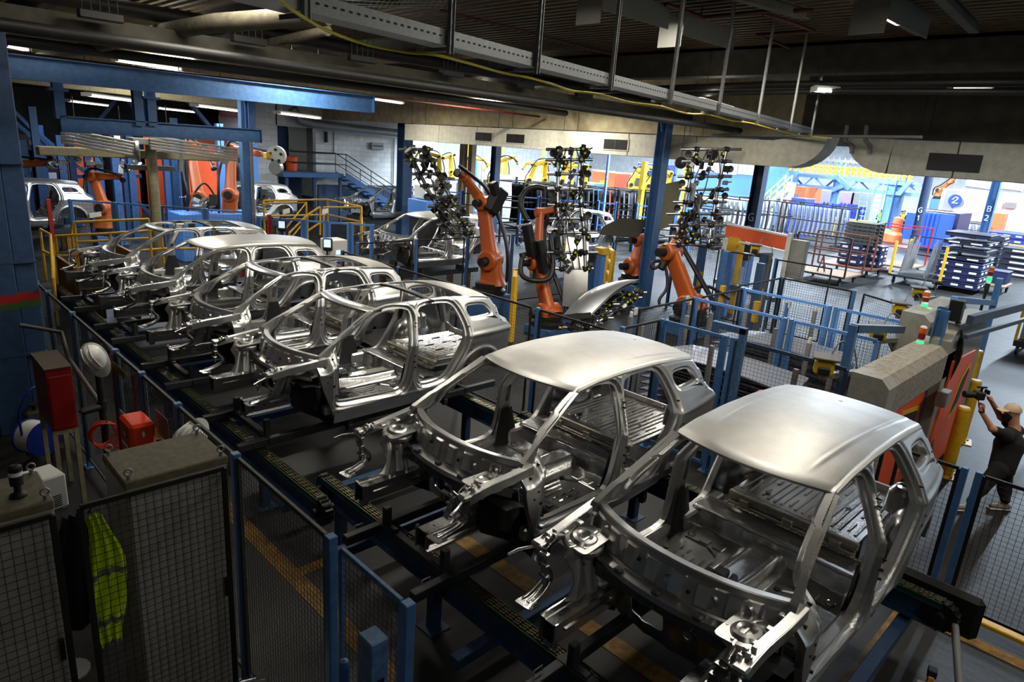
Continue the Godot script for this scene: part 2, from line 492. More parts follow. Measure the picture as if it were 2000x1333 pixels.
func firewall() -> MB:
	var mb := MB.new()
	var cell := .022
	var nx := int(1.48 / cell) + 2; var ny := int(.52 / cell) + 2
	var o := PackedVector2Array([Vector2(-.73, .78), Vector2(.73, .78), Vector2(.73, .55), Vector2(.62, .30), Vector2(-.62, .30), Vector2(-.73, .55)])
	var w1 := round_poly([Vector2(-.28, .40), Vector2(.0, .40), Vector2(.0, .56), Vector2(-.28, .60)], .04)
	var w2 := round_poly([Vector2(-.40, .55), Vector2(-.33, .55), Vector2(-.33, .70), Vector2(-.40, .70)], .03)
	var D := PackedFloat32Array(); var P := PackedVector3Array()
	for j in ny:
		for i in nx:
			var p := Vector2(-.74 + i * cell, .28 + j * cell)
			var d := maxf(sd_poly(p, o), -minf(sd_poly(p, w1), sd_poly(p, w2)))
			for h in [Vector2(.30, .62), Vector2(.45, .55), Vector2(.18, .5), Vector2(-.55, .6)]: d = maxf(d, .035 - p.distance_to(h))
			D.push_back(d)
			P.push_back(Vector3(.10 + .16 * pow(absf(p.x) / .74, 2) + .18 * (.78 - p.y) - .012 * maxf(0, sin(p.x * 30.0)), p.y, p.x))
	CutPanel.build(mb, nx, ny, D, P, Vector3(.012, 0, 0))
	return mb
func strut_tower(s: float) -> MB:
	var mb := MB.new()
	# apron wall between the tower and the rail
	var o := PackedVector2Array([Vector2(-.16, .885), Vector2(.15, .90), Vector2(.24, .86), Vector2(.36, .80), Vector2(.40, .50), Vector2(.30, .44), Vector2(-.36, .46), Vector2(-.35, .53), Vector2(-.24, .58), Vector2(-.185, .66), Vector2(-.17, .74), Vector2(-.20, .82)])
	var cell := .016
	var nx := int(.8 / cell) + 2; var ny := int(.48 / cell) + 2
	var D := PackedFloat32Array(); var P := PackedVector3Array()
	for j in ny:
		for i in nx:
			var p := Vector2(-.38 + i * cell, .43 + j * cell)
			var d := sd_poly(p, o)
			for h in [Vector2(.05, .72), Vector2(.12, .66), Vector2(-.06, .74), Vector2(.22, .72)]: d = maxf(d, .017 - p.distance_to(h))
			D.push_back(d)
			var t := (p.y - .45) / .43
			var fan := sin(atan2(p.x - .02, 1.15 - p.y) * 22.0)
			var z := lerpf(.425, .585, t) + .014 * fan * smoothstep(0, .3, t) * smoothstep(1, .7, t) + .10 * exp(-pow((p.x - .0) / .10, 2)) * 0.0 + .16 * smoothstep(.12, .34, absf(p.x)) * t
			P.push_back(Vector3(p.x, p.y, s * z))
	CutPanel.build(mb, nx, ny, D, P, Vector3(0, 0, .014 * s))
	# domed top with its ring
	mb.lathe(Vector3(0, .875, s * .61), [Vector2(.150, -.03), Vector2(.146, -.004), Vector2(.135, .008), Vector2(.105, .012), Vector2(.085, .035), Vector2(.06, .042), Vector2(.045, .03), Vector2(.03, .0), Vector2(.03, -.05)], Vector3(0, 1, -.12 * s), 24)
	mb.prism(round_poly([Vector2(-.16, -.14), Vector2(.17, -.12), Vector2(.20, .08), Vector2(.08, .13), Vector2(-.12, .11)], .05), Vector3(0, .872, s * .61), Vector3(1, .03, 0), Vector3(0, -.06, s), Vector3(0, .012, 0))
	for k in 6:
		var a := TAU * k / 6 + .3
		mb.cyl(Vector3(.118 * cos(a), .882, s * .61 + .118 * sin(a)), Vector3(.118 * cos(a), .893, s * .61 + .118 * sin(a)), .011, .009, 8)
	return mb
func hollow(mb: MB, x0: float, x1: float, y0: float, y1: float, z0: float, z1: float, t := .008) -> void:   # square tube along x, open at both ends
	mb.box(Vector3((x0 + x1) / 2, y1 - t / 2, (z0 + z1) / 2), Vector3(x1 - x0, t, z1 - z0)); mb.box(Vector3((x0 + x1) / 2, y0 + t / 2, (z0 + z1) / 2), Vector3(x1 - x0, t, z1 - z0))
	mb.box(Vector3((x0 + x1) / 2, (y0 + y1) / 2, z0 + t / 2), Vector3(x1 - x0, y1 - y0 - 2 * t, t)); mb.box(Vector3((x0 + x1) / 2, (y0 + y1) / 2, z1 - t / 2), Vector3(x1 - x0, y1 - y0 - 2 * t, t))
func front_rail(s: float) -> MB:
	var mb := MB.new()
	var za := minf(s * .39, s * .50); var zb := maxf(s * .39, s * .50)
	hollow(mb, -.50, .28, .405, .555, za, zb)
	mb.box(Vector3(-.10, .56, s * .505), Vector3(.80, .006, .05)); mb.box(Vector3(-.10, .40, s * .505), Vector3(.80, .006, .05))
	mb.box(Vector3(-.15, .48, s * .385), Vector3(.5, .02, .012)); mb.box(Vector3(-.05, .48, s * .505), Vector3(.36, .05, .012), Basis(), .005)
	mb.box(Vector3(-.497, .48, s * .445), Vector3(.008, .19, .15)) if false else mb.bar(Vector3(-.497, .385, s * .38), Vector3(-.497, .575, s * .38), .012, .03)
	mb.bar(Vector3(-.497, .385, s * .51), Vector3(-.497, .575, s * .51), .012, .03)
	mb.box(Vector3(-.46, .385, s * .445), Vector3(.07, .05, .05)); mb.bar(Vector3(.25, .47, s * .445), Vector3(.75, .25, s * .44), .10, .10)
	for k in 4: mb.cyl(Vector3(-.38 + k * .15, .555, s * .445), Vector3(-.38 + k * .15, .562, s * .445), .012, .010, 8)
	return mb
func fender_rail(s: float) -> MB:
	var mb := MB.new()
	var c := arc3([Vector3(.34, 1.0, s * .775), Vector3(.12, .975, s * .765), Vector3(-.10, .955, s * .745), Vector3(-.31, .925, s * .74)], 3)
	for i in c.size() - 1:
		mb.bar(c[i], c[i + 1], .062 - .006 * i / 4.0, .012); mb.bar(c[i] + Vector3(0, -.035, s * .03), c[i + 1] + Vector3(0, -.035, s * .03), .008, .075)
		mb.bar(c[i] + Vector3(0, -.03, -s * .03), c[i + 1] + Vector3(0, -.03, -s * .03), .008, .065)
	mb.box(Vector3(-.33, .915, s * .735), Vector3(.08, .05, .09), Basis(), .012)
	for k in 4: mb.box(Vector3(-.29 + .035 * k, .95, s * (.70 + .03 * (k % 2))), Vector3(.022, .035 + .015 * (k % 2), .03), Basis(), .005)
	for k in 3: mb.box(Vector3(.22 - .16 * k, .955 - .012 * k, s * .715), Vector3(.05, .02, .06), Basis(), .006)
	return mb
func fender_bracket(s: float) -> MB:
	var mb := MB.new()
	var c := arc3([Vector3(-.24, .945, s * .70), Vector3(-.33, .90, s * .70), Vector3(-.335, .80, s * .70), Vector3(-.27, .72, s * .69), Vector3(-.28, .65, s * .67), Vector3(-.40, .60, s * .65), Vector3(-.50, .585, s * .64)], 4)
	for side in 2:
		var P := []
		for i in c.size():
			var w := .055 - .015 * sin(PI * i / (c.size() - 1.0))
			for q in [[-1.0, .022], [-.92, .0], [-.3, .0], [-.2, .010], [.2, .010], [.3, .0], [.92, .0], [1.0, .022]]:
				var d: Vector3 = (c[mini(i + 1, c.size() - 1)] - c[maxi(i - 1, 0)]).normalized()
				P.append(c[i] + Vector3(0, 0, w * q[0]) + Vector3(d.y, -d.x, 0) * (q[1] - .004 * side))
		mb.sheet(P, 8, side == 1)
	mb.prism(round_poly([Vector2(-.06, -.07), Vector2(.06, -.07), Vector2(.05, .07), Vector2(-.05, .07)], .02), Vector3(-.50, .58, s * .64), Vector3.RIGHT, Vector3(0, 0, 1), Vector3(0, .008, 0))
	mb.tube([Vector3(-.34, .90, s * .74), Vector3(-.46, .89, s * .80), Vector3(-.54, .87, s * .82)], .012, 6)
	# headlamp carrier: thin upright with lugs
	mb.bar(Vector3(-.36, .93, s * .66), Vector3(-.40, .70, s * .60), .05, .008, Vector3(1, .2, 0))
	for k in 3: mb.box(Vector3(-.37 - .012 * k, .90 - .07 * k, s * (.645 - .015 * k)), Vector3(.04, .018, .07), Basis(), .004)
	return mb
func wheel_liner(s: float) -> MB:
	var mb := MB.new()
	var P := []
	for j in 13:
		var t := deg_to_rad(-32.0 + 128.0 * j / 12)
		for i in 5:
			var z := lerpf(.52, .855, i / 4.0)
			P.append(Vector3(.05 + (.37 - .02 * int(i == 4)) * cos(t), .36 + .37 * sin(t), s * z))
	mb.sheet(P, 5, s < 0)
	var cap := [Vector2.ZERO]
	for j in 13:
		var t := deg_to_rad(-32.0 + 128.0 * j / 12)
		cap.append(Vector2(cos(t), sin(t)) * .37)
	mb.prism(cap, Vector3(.05, .36, s * .52), Vector3.RIGHT, Vector3.UP, Vector3(0, 0, s * .012))
	return mb
func rib(mb: MB, a: Vector3, b: Vector3, w := .022, h := .010) -> void:
	mb.bar(a, b, w, h * 2, Vector3.UP, h * .9)
func front_floor() -> Array:
	var mb := MB.new()
	var P := []; var nx := 29; var nz := 49
	for j in nz:
		var z := lerpf(-.74, .74, float(j) / (nz - 1))
		for i in nx:
			var x := lerpf(.30, 1.74, float(i) / (nx - 1))
			var y := .315
			y += .15 * (1 - smoothstep(.10, .20, absf(z))) * (1 - .35 * smoothstep(.6, 1.4, x))      # tunnel
			y += .16 * (1 - smoothstep(.30, .52, x)) * (1 - smoothstep(.60, .74, absf(z)) * .3)        # toe board
			P.append(Vector3(x, y, z))
	mb.sheet(P, nx)
	var rb := MB.new()
	for s in [-1.0, 1.0]:
		for k in 3: rib(rb, Vector3(1.0, .318, s * (.27 + .06 * k)), Vector3(1.34 - .05 * k, .318, s * (.27 + .06 * k)))
		for k in 2:
			for q in 3: rib(rb, Vector3(1.02 + .12 * q, .318, s * (.47 + .07 * k)), Vector3(1.09 + .12 * q, .318, s * (.47 + .07 * k)))
		rib(rb, Vector3(1.40, .318, s * .28), Vector3(1.48, .318, s * .40)); rib(rb, Vector3(1.48, .318, s * .40), Vector3(1.48, .318, s * .62))
		for k in 2: rb.box(Vector3(1.55, .318, s * (.33 + .13 * k)), Vector3(.10, .014, .09), Basis(), .006)
		for k in 6: rib(rb, Vector3(.56, .322, s * (.27 + .07 * k)), Vector3(.70, .318, s * (.27 + .07 * k)), .03)
		rb.lathe(Vector3(1.56, .318, s * .60), [Vector2(.04, 0), Vector2(.036, .008), Vector2(.028, .002)], Vector3.UP, 14)
	var bk := MB.new()       # dark seat cross rails and the bracket block on the tunnel
	for s in [-1.0, 1.0]:
		bk.box(Vector3(.80, .345, s * .46), Vector3(.10, .07, .56), Basis(), .012); bk.box(Vector3(.90, .33, s * .46), Vector3(.05, .05, .54), Basis(), .01)
		for k in 3: bk.box(Vector3(.80, .388, s * (.30 + .16 * k)), Vector3(.06, .02, .05), Basis(), .005)
	var rg := RandomNumberGenerator.new(); rg.seed = 5
	for k in 12: bk.box(Vector3(rg.randf_range(.62, 1.02), rg.randf_range(.46, .49), rg.randf_range(-.12, .12)), Vector3(rg.randf_range(.04, .14), rg.randf_range(.03, .07), rg.randf_range(.03, .1)), Basis(Vector3.UP, rg.randf_range(-.2, .2)), .008)
	return [mb, rb, bk]
func rear_floor() -> Array:
	var mb := MB.new()
	# heel board, seat pan, kick-up
	var prof := [Vector2(1.72, .315), Vector2(1.74, .33), Vector2(1.76, .46), Vector2(1.79, .485), Vector2(2.02, .45), Vector2(2.08, .455)]
	var P := []
	for p in prof:
		for i in 31:
			var z := lerpf(-.74, .74, i / 30.0)
			P.append(Vector3(p.x - (.01 * maxf(0, sin(z * 26)) if p.y > .33 and p.y < .47 and p.x < 1.78 else 0.0), p.y, z))
	mb.sheet(P, 31, true)
	var rf := MB.new()
	rf.box(Vector3(2.72, .592, 0), Vector3(1.24, .016, 1.12), Basis(), .005)
	for k in 17:
		var z := -.50 + k * .0625
		if k % 4 == 3:
			for q in 3: rib(rf, Vector3(2.22 + q * .32, .602, z), Vector3(2.40 + q * .32, .602, z), .026, .009)
		else: rib(rf, Vector3(2.18, .602, z), Vector3(3.20, .602, z), .030, .010)
	var cm := MB.new()
	cm.box(Vector3(2.10, .565, 0), Vector3(.05, .07, 1.14), Basis(), .010); cm.box(Vector3(2.075, .50, 0), Vector3(.06, .03, 1.10), Basis(), .006)
	for k in 3: cm.box(Vector3(2.06, .53, -.4 + .4 * k), Vector3(.04, .07, .09), Basis(), .008)
	return [mb, rf, cm]
func rear_wheelhouse(s: float) -> MB:
	var mb := MB.new()
	var P := []
	for j in 9:
		var a := PI * .5 * j / 8
		for i in 21:
			var t := PI * i / 20
			var r := .40 * (sin(a) if j < 8 else 1.0)
			P.append(Vector3(2.675 + r * cos(t), .40 + (r * 1.1 + .06 * int(j > 3)) * sin(t), s * (.56 + .0 + .27 * (1 - cos(a)))))
	mb.sheet(P, 21, s > 0)
	mb.lathe(Vector3(2.72, .84, s * .66), [Vector2(.13, -.12), Vector2(.12, .06), Vector2(.08, .11), Vector2(.05, .12), Vector2(.045, .08)], Vector3.UP, 18)
	# inner quarter panel
	var q := MB.new()
	mb.prism(PackedVector2Array([Vector2(2.36, .52), Vector2(2.50, .98), Vector2(2.52, 1.17), Vector2(2.98, 1.18), Vector2(3.2, 1.02), Vector2(3.25, .6), Vector2(3.07, .62), Vector2(2.95, .78), Vector2(2.67, .88), Vector2(2.45, .75)]), Vector3(0, 0, s * .745), Vector3.RIGHT, Vector3.UP, Vector3(0, 0, s * .012))
	return mb
func rear_panel() -> MB:
	var mb := MB.new()
	mb.prism(PackedVector2Array([Vector2(-.70, .42), Vector2(.70, .42), Vector2(.72, .75), Vector2(.62, .70), Vector2(.5, .66), Vector2(-.5, .66), Vector2(-.62, .70), Vector2(-.72, .75)]), Vector3(3.27, 0, 0), Vector3(0, 0, 1), Vector3.UP, Vector3(.03, 0, 0))
	for s in [-1.0, 1.0]:
		mb.bar(Vector3(3.26, .72, s * .70), Vector3(3.16, 1.08, s * .68), .09, .05); mb.bar(Vector3(3.16, 1.08, s * .68), Vector3(2.97, 1.38, s * .56), .07, .05)
	return mb
func sill_inner(s: float) -> MB:
	var mb := MB.new()
	mb.box(Vector3(1.05, .36, s * .765), Vector3(1.5, .13, .09), Basis(), .02); mb.box(Vector3(1.9, .36, s * .74), Vector3(.7, .18, .14), Basis(), .02)
	for k in 7: mb.cyl(Vector3(.5 + k * .22, .36, s * .72), Vector3(.5 + k * .22, .36, s * .715), .018, .014, 10)
	return mb
func cross_member() -> MB:
	var mb := MB.new()
	mb.bar(Vector3(.03, .70, -.50), Vector3(.03, .70, .50), .05, .10, Vector3.UP, .012)
	for k in 7: mb.cyl(Vector3(.005, .70, -.42 + k * .14), Vector3(-.035, .70, -.42 + k * .14), .008, .006, 8)
	for k in 3: mb.box(Vector3(.0, .80, -.3 + .3 * k), Vector3(.05, .04, .06), Basis(), .01)
	return mb
var car_cache := {}
func car_part(key: String, make: Callable):
	if not car_cache.has(key):
		var r = make.call()
		car_cache[key] = r.mesh() if r is MB else r.map(func(q): return q.mesh())
	return car_cache[key]
func car_body(label: String, pos: Vector3, roofed: bool, group := "") -> Node3D:
	var t := thing("bare_car", label, "car body", pos, 0.0, group)
	take(pos + Vector3(.6, 0, 0), 1.3); take(pos + Vector3(2.2, 0, 0), 1.3)
	for s in [1.0, -1.0]:
		var k := str(s)
		part(t, "side_frame", car_part("side" + k, side_panel.bind(s)), M.steel)
		part(t, "inner_pillar", car_part("pil" + k, pillar_panel.bind(s)), M.steel)
		stuff(part(t, "pillar_flange", car_part("pfl" + k, pillar_flange.bind(s)), M.steel))
		part(t, "pillar_cover", car_part("cov" + k, pillar_cover.bind(s)), M.black, "black lower cover of the middle pillar")
		part(t, "strut_tower", car_part("strut" + k, strut_tower.bind(s)), M.steel)
		part(t, "front_rail", car_part("rail" + k, front_rail.bind(s)), M.bright)
		part(t, "fender_rail", car_part("fend" + k, fender_rail.bind(s)), M.steel)
		part(t, "fender_bracket", car_part("fbr" + k, fender_bracket.bind(s)), M.bright)
		part(t, "wheel_liner", car_part("liner" + k, wheel_liner.bind(s)), M.black, "black wheel arch liner")
		part(t, "rear_wheelhouse", car_part("rwh" + k, rear_wheelhouse.bind(s)), M.bright)
		part(t, "sill", car_part("sill" + k, sill_inner.bind(s)), M.steel)
	part(t, "cowl_panel", car_part("cowl", cowl_panel), M.steel)
	part(t, "firewall", car_part("fire", firewall), M.bright)
	stuff(part(t, "hole_discs", car_part("discs", hole_discs), M.black))
	part(t, "cross_member", car_part("cross", cross_member), M.dull)
	var ff = car_part("ff", front_floor)
	var fl := part(t, "floor_pan", ff[0], M.bright)
	stuff(part(fl, "pressed_ribs", ff[1], M.bright))
	part(t, "seat_rails", ff[2], M.black, "dark seat rails and tunnel brackets")
	var rf = car_part("rf", rear_floor)
	part(t, "heel_board", rf[0], M.bright); part(t, "boot_floor", rf[1], M.bright); part(t, "seat_cross_member", rf[2], M.gold, "warm grey cross member behind the rear seat pan")
	part(t, "rear_panel", car_part("rear", rear_panel), M.steel)
	if roofed:
		var r := part(t, "roof_panel", car_part("roof", roof_panel), M.roof)
		part(r, "aerial_hole_disc", car_part("aerial", aerial), M.black)  # black disc stands in for the dark open aerial hole
	else:
		part(t, "windscreen_header", car_part("hdr", func(): return strip(func(z): return roof_x(z), func(z): return roof_x(z) + .15, .012)), M.steel)
		part(t, "roof_bow", car_part("bow", func(): return strip(func(_z): return 1.93, func(_z): return 2.0, .02)), M.dull)
		part(t, "rear_header", car_part("rhd", func(): return strip(func(_z): return 2.56, func(z): return 3.0 - .06 * z * z, .008)), M.roof)
	return t
func pillar_flange(s: float) -> MB:     # serrated weld flange along the windscreen pillar
	var mb := MB.new()
	for k in 26:
		var t := k / 25.0
		var p := Vector2(.44, 1.085).lerp(Vector2(1.03, 1.395), t)
		var z := .768 - .165 * (p.x - .26) - .035
		mb.box(Vector3(p.x, p.y, s * z), Vector3(.018, .030 if k % 3 else .044, .010), Basis(Vector3.BACK, .48))
		mb.box(Vector3(p.x - .012, p.y + .026, s * (z + .02)), Vector3(.026, .008, .03), Basis(Vector3.BACK, .48))
	return mb
func aerial() -> MB:
	var mb := MB.new()
	mb.cyl(Vector3(2.74, roof_y(2.74, 0) - .01, 0), Vector3(2.74, roof_y(2.74, 0) + .004, 0), .022, .02, 14)
	return mb
func pillar_cover(s: float) -> MB:
	var mb := MB.new()
	var P := []
	for j in 8:
		var y := lerpf(.30, .72, j / 7.0)
		var xa := lerpf(1.36, 1.455, j / 7.0); var xb := lerpf(1.72, 1.615, j / 7.0)
		for i in 5: P.append(Vector3(lerpf(xa, xb, i / 4.0), y, s * (half_width(1.5, y) - .145 - .02 * sin(PI * i / 4.0))))
	mb.sheet(P, 5, s > 0)
	return mb

# ---------------------------------------------------------------- pixel of the 2000x1333 photograph -> point on a plane of the place
const CAM_P := Vector3(-3.3389, 4.2176, 4.0821)
const CAM_R := Vector3(.714755, .069261, .695937)
const CAM_U := Vector3(.146835, .958044, -.246152)
const CAM_F := Vector3(.683787, -.278127, -.674597)
const CAM_FOCAL := 1301.09
func ray(px: float, py: float) -> Vector3: return CAM_F + CAM_R * ((px - 1000.0) / CAM_FOCAL) + CAM_U * ((666.5 - py) / CAM_FOCAL)
func hity(px: float, py: float, y := 0.0) -> Vector3:
	var d := ray(px, py); return CAM_P + d * ((y - CAM_P.y) / d.y)
func hitz(px: float, py: float, z: float) -> Vector3:
	var d := ray(px, py); return CAM_P + d * ((z - CAM_P.z) / d.z)
func hitx(px: float, py: float, x: float) -> Vector3:
	var d := ray(px, py); return CAM_P + d * ((x - CAM_P.x) / d.x)

func camera_and_light() -> void:
	var cam := Camera3D.new()
	cam.name = "camera"
	cam.transform = Transform3D(Basis(CAM_R, CAM_U, -CAM_F).orthonormalized(), CAM_P)
	cam.fov = 54.25; cam.near = .05; cam.far = 400
	add_child(cam); cam.current = true
	var we := WorldEnvironment.new(); var e := Environment.new()
	we.name = "world_environment"
	e.background_mode = Environment.BG_COLOR; e.background_color = Color(.02, .02, .025)
	e.tonemap_mode = Environment.TONE_MAPPER_LINEAR; e.tonemap_exposure = EXPOSURE
	e.sdfgi_enabled = true; e.ssao_enabled = true; e.ssil_enabled = true
	we.environment = e; add_child(we)
const EXPOSURE := 1.0
const WARM := Color(1.0, .972, .91)
const COOL := Color(.86, .93, 1.0)

# a ceiling lamp: tray, reflector with slots, tubes, and the light it gives
var lamp_meshes := {}
func lamp(a: Vector3, b: Vector3, energy: float, col: Color, label: String, group: String, slots := true) -> void:
	var c := (a + b) * .5; var l := (b - a).length()
	var t := thing("ceiling_lamp", label, "lamp", c, atan2(-(b - a).z, (b - a).x), group)
	var k := "%.1f" % (roundf(l * 5) / 5.0) + str(slots)
	l = roundf(l * 5) / 5.0
	if not lamp_meshes.has(k):
		var h := MB.new(); var tb := MB.new(); var sl := MB.new()
		h.box(Vector3(0, .06, 0), Vector3(l, .05, .12), Basis(), .01)
		for s in [-1.0, 1.0]:
			h.bar(Vector3(-l / 2, .045, s * .10), Vector3(l / 2, .045, s * .10), .10, .012, Vector3(0, 1, -s * .35))
			h.box(Vector3(s * l / 2, .02, 0), Vector3(.03, .10, .28), Basis(), .006)
			tb.cyl(Vector3(-l / 2 + .03, -.005, s * .045), Vector3(l / 2 - .03, -.005, s * .045), .022, .022, 8)
		var n := int(l / .15)
		for i in n: sl.box(Vector3(-l / 2 + (i + .5) * l / n, .088, 0), Vector3(l / n * .6, .012, .10), Basis(), .004)
		lamp_meshes[k] = [h.mesh(), tb.mesh(), sl.mesh()]
	part(t, "housing", lamp_meshes[k][0], M.lamp_white)
	part(t, "tube", lamp_meshes[k][1], M.tube)
	if slots: part(t, "light_slots", lamp_meshes[k][2], M.tube)
	# hangers up to the ceiling
	var hg := MB.new()
	for s in [-.35, .35]: hg.cyl(Vector3(l * s, .08, 0), Vector3(l * s, maxf(.2, 6.5 - c.y), 0), .006, .006, 5)
	part(t, "hanger", hg, M.dark)
	var L := AreaLight3D.new()
	L.name = "light"; L.area_size = Vector2(l, .16); L.light_energy = energy; L.light_color = col; L.rotation.x = -PI / 2; L.position.y = -.035
	L.shadow_enabled = true; L.area_range = 60.0
	t.add_child(L)
	if slots:
		var U := AreaLight3D.new(); U.name = "uplight"; U.area_size = Vector2(l, .10); U.light_energy = energy * .10; U.light_color = col; U.rotation.x = PI / 2; U.position.y = .11; U.shadow_enabled = true; U.area_range = 60.0
		t.add_child(U)

func trough(c: Vector3, l: float, energy: float, label: String, group: String) -> void:    # deep shielded lamp: the light sits up inside it
	var t := thing("louvre_lamp", label, "lamp", c, -.02, group)
	if not lamp_meshes.has("trough"):
		var h := MB.new(); var tb := MB.new()
		h.box(Vector3(0, .10, 0), Vector3(l, .02, .42))
		h.box(Vector3(-l / 2, -.12, 0), Vector3(.015, .46, .42)); h.box(Vector3(l / 2, .05, 0), Vector3(.015, .10, .42))     # deep glare shield at one end
		h.box(Vector3(0, -.04, .21), Vector3(l, .30, .015)); h.box(Vector3(0, .05, -.21), Vector3(l, .10, .015))
		for s in [-1.0, 1.0]: tb.cyl(Vector3(-l / 2 + .05, .07, s * .09), Vector3(l / 2 - .05, .07, s * .09), .018, .018, 8)
		lamp_meshes["trough"] = [h.mesh(), tb.mesh()]
	part(t, "housing", lamp_meshes["trough"][0], M.lamp_box)
	part(t, "tubes", lamp_meshes["trough"][1], M.tube)
	var hg := MB.new(); hg.cyl(Vector3(0, .1, 0), Vector3(0, 6.56 - c.y, 0), .01, .01, 5); part(t, "hanger", hg, M.dark)
	var L := AreaLight3D.new()
	L.name = "light"; L.area_size = Vector2(l - .1, .36); L.light_energy = energy; L.light_color = WARM; L.rotation.x = -PI / 2; L.position.y = .03
	L.shadow_enabled = true; L.area_range = 60.0
	t.add_child(L)

func hbeam(mb: MB, a: Vector3, b: Vector3, w: float, h: float, up := Vector3.UP, tf := .018) -> void:    # rolled I-section
	var d := (b - a).normalized()
	if absf(d.dot(up)) > .99: up = Vector3.BACK
	var s := d.cross(up).normalized(); var u := s.cross(d)
	mb.bar(a + u * (h - tf) / 2, b + u * (h - tf) / 2, w, tf, up); mb.bar(a - u * (h - tf) / 2, b - u * (h - tf) / 2, w, tf, up)
	mb.bar(a, b, tf * .8, h - 2 * tf, up)
func slab(called: String, a: Vector3, b: Vector3, m: Material, label := "") -> MeshInstance3D:
	var mb := MB.new(); mb.box((a + b) * .5, (b - a).abs()); return structure(called, mb, m, label)

func hall() -> void:
	slab("floor", Vector3(-12, -.15, -62), Vector3(78, 0, 13), M.floor, "worn dark grey concrete shop floor")
	slab("floor_shade", Vector3(-1.55, .0, -13), Vector3(3.85, .006, 5.2), M.floor_shade_black, "floor under the car body line, shade of the bodies painted black")  # slab coloured near black to paint the shade under the bodies
	slab("wall_left", Vector3(-12.3, -.15, -62), Vector3(-12, 9, 13), M.wall)
	slab("wall_near", Vector3(-12, -.15, 13), Vector3(78, 9, 13.3), M.wall)
	slab("wall_far", Vector3(78, -.15, -62), Vector3(78.3, 9, 13), M.wall_pale)
	slab("wall_end", Vector3(-12, -.15, -62.3), Vector3(78, 9, -62), M.wall_pale)
	# ceiling: corrugated deck over the near bay, plain slab beyond
	var dk := MB.new()
	var x := -12.0
	while x < 10.4:
		for q in [[0.0, 6.62, .07, 6.62], [.07, 6.62, .10, 6.56], [.10, 6.56, .19, 6.56], [.19, 6.56, .22, 6.62]]:
			dk.quad(Vector3(x + q[0], q[1], -12.5), Vector3(x + q[2], q[3], -12.5), Vector3(x + q[2], q[3], 13), Vector3(x + q[0], q[1], 13))
		x += .22
	dk.box(Vector3(-.8, 6.75, .25), Vector3(22.4, .2, 25.5))
	structure("ceiling", dk, M.deck, "corrugated metal roof deck with rusty brown sheets")
	slab("ceiling_back", Vector3(-12, 6.15, -62), Vector3(20, 6.5, -12.5), M.cream)
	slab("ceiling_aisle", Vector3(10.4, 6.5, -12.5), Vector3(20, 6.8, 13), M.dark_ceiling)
	slab("ceiling_hall", Vector3(20, 8.5, -62), Vector3(78, 8.8, 13), M.wall_pale)
	slab("trim_1", Vector3(19.8, 5.0, -62), Vector3(20, 8.6, .4), M.wall_pale)  # downstand added out of view, blocks far hall light from the near floor
	slab("trim_2", Vector3(19.8, 6.15, .4), Vector3(20, 8.6, 13), M.wall_pale)
	# girders
	slab("girder_aisle", Vector3(10.4, 6.0, -40), Vector3(10.8, 6.62, 13), M.girder, "deep grey roof girder with dusty side")
	slab("girder_row", Vector3(-12, 5.22, -6.80), Vector3(40, 5.46, -6.50), M.girder, "dark roof girder over the column row")
	for zz in [-13.0, -20.0]: slab("girder_cream", Vector3(-12, 5.6, zz - .2), Vector3(20, 6.2, zz + .2), M.cream)
	for xx in [3.6, 17.4]: slab("girder_cross", Vector3(xx, 5.75, -40), Vector3(xx + .3, 6.2, -12.5), M.cream)
	for xx in [-5.0, 2.8]: slab("girder_near", Vector3(xx, 6.15, -12.5), Vector3(xx + .22, 6.6, 13), M.girder)
	slab("girder_bulkhead", Vector3(13.9, 4.9, -27), Vector3(14.15, 6.5, -3.4), M.cream)
	slab("girder_bulkhead_end", Vector3(13.9, 5.0, -3.4), Vector3(14.15, 6.5, 4), M.dark_ceiling)
	slab("wall_light_block", Vector3(19.8, 0, -62), Vector3(20, 6.15, -27.4), M.wall)  # added wall, keeps far hall light out of the welding cell
	columns()
	duct()
	lamps()
	overhead()

func column(label: String, x: float, z: float, w: float, top: float, m: Material, sign := "", sign_y := 2.5) -> Node3D:
	var t := thing("steel_column", label, "column", Vector3(x, 0, z))
	take(t.position, w)
	var mb := MB.new()
	hbeam(mb, Vector3(0, .02, 0), Vector3(0, top, 0), w, w, Vector3.BACK)
	part(t, "shaft", mb, m)
	var bp := MB.new(); bp.box(Vector3(0, .015, 0), Vector3(w * 1.6, .03, w * 1.6), Basis(), .006)
	part(t, "base_plate", bp, m)
	var cp := MB.new(); cp.prism([Vector2(-w * .5, 0), Vector2(w * .5, 0), Vector2(w * .9, .3), Vector2(-w * .9, .3)], Vector3(0, top - .3, -w * .1), Vector3.RIGHT, Vector3.UP, Vector3(0, 0, w * .2))
	part(t, "head_plate", cp, m)
	if sign:
		var y := sign_y
		for i in sign.length():
			var tm := TextMesh.new(); tm.text = sign[i]; tm.font = font; tm.font_size = 32; tm.pixel_size = .011; tm.depth = .004
			var o := part(t, "painted_letter", tm, M.white_paint)
			o.position = Vector3(-w / 2 - .004, y - .42 * i, 0); o.rotation.y = -PI / 2
	return t
var font: SystemFont
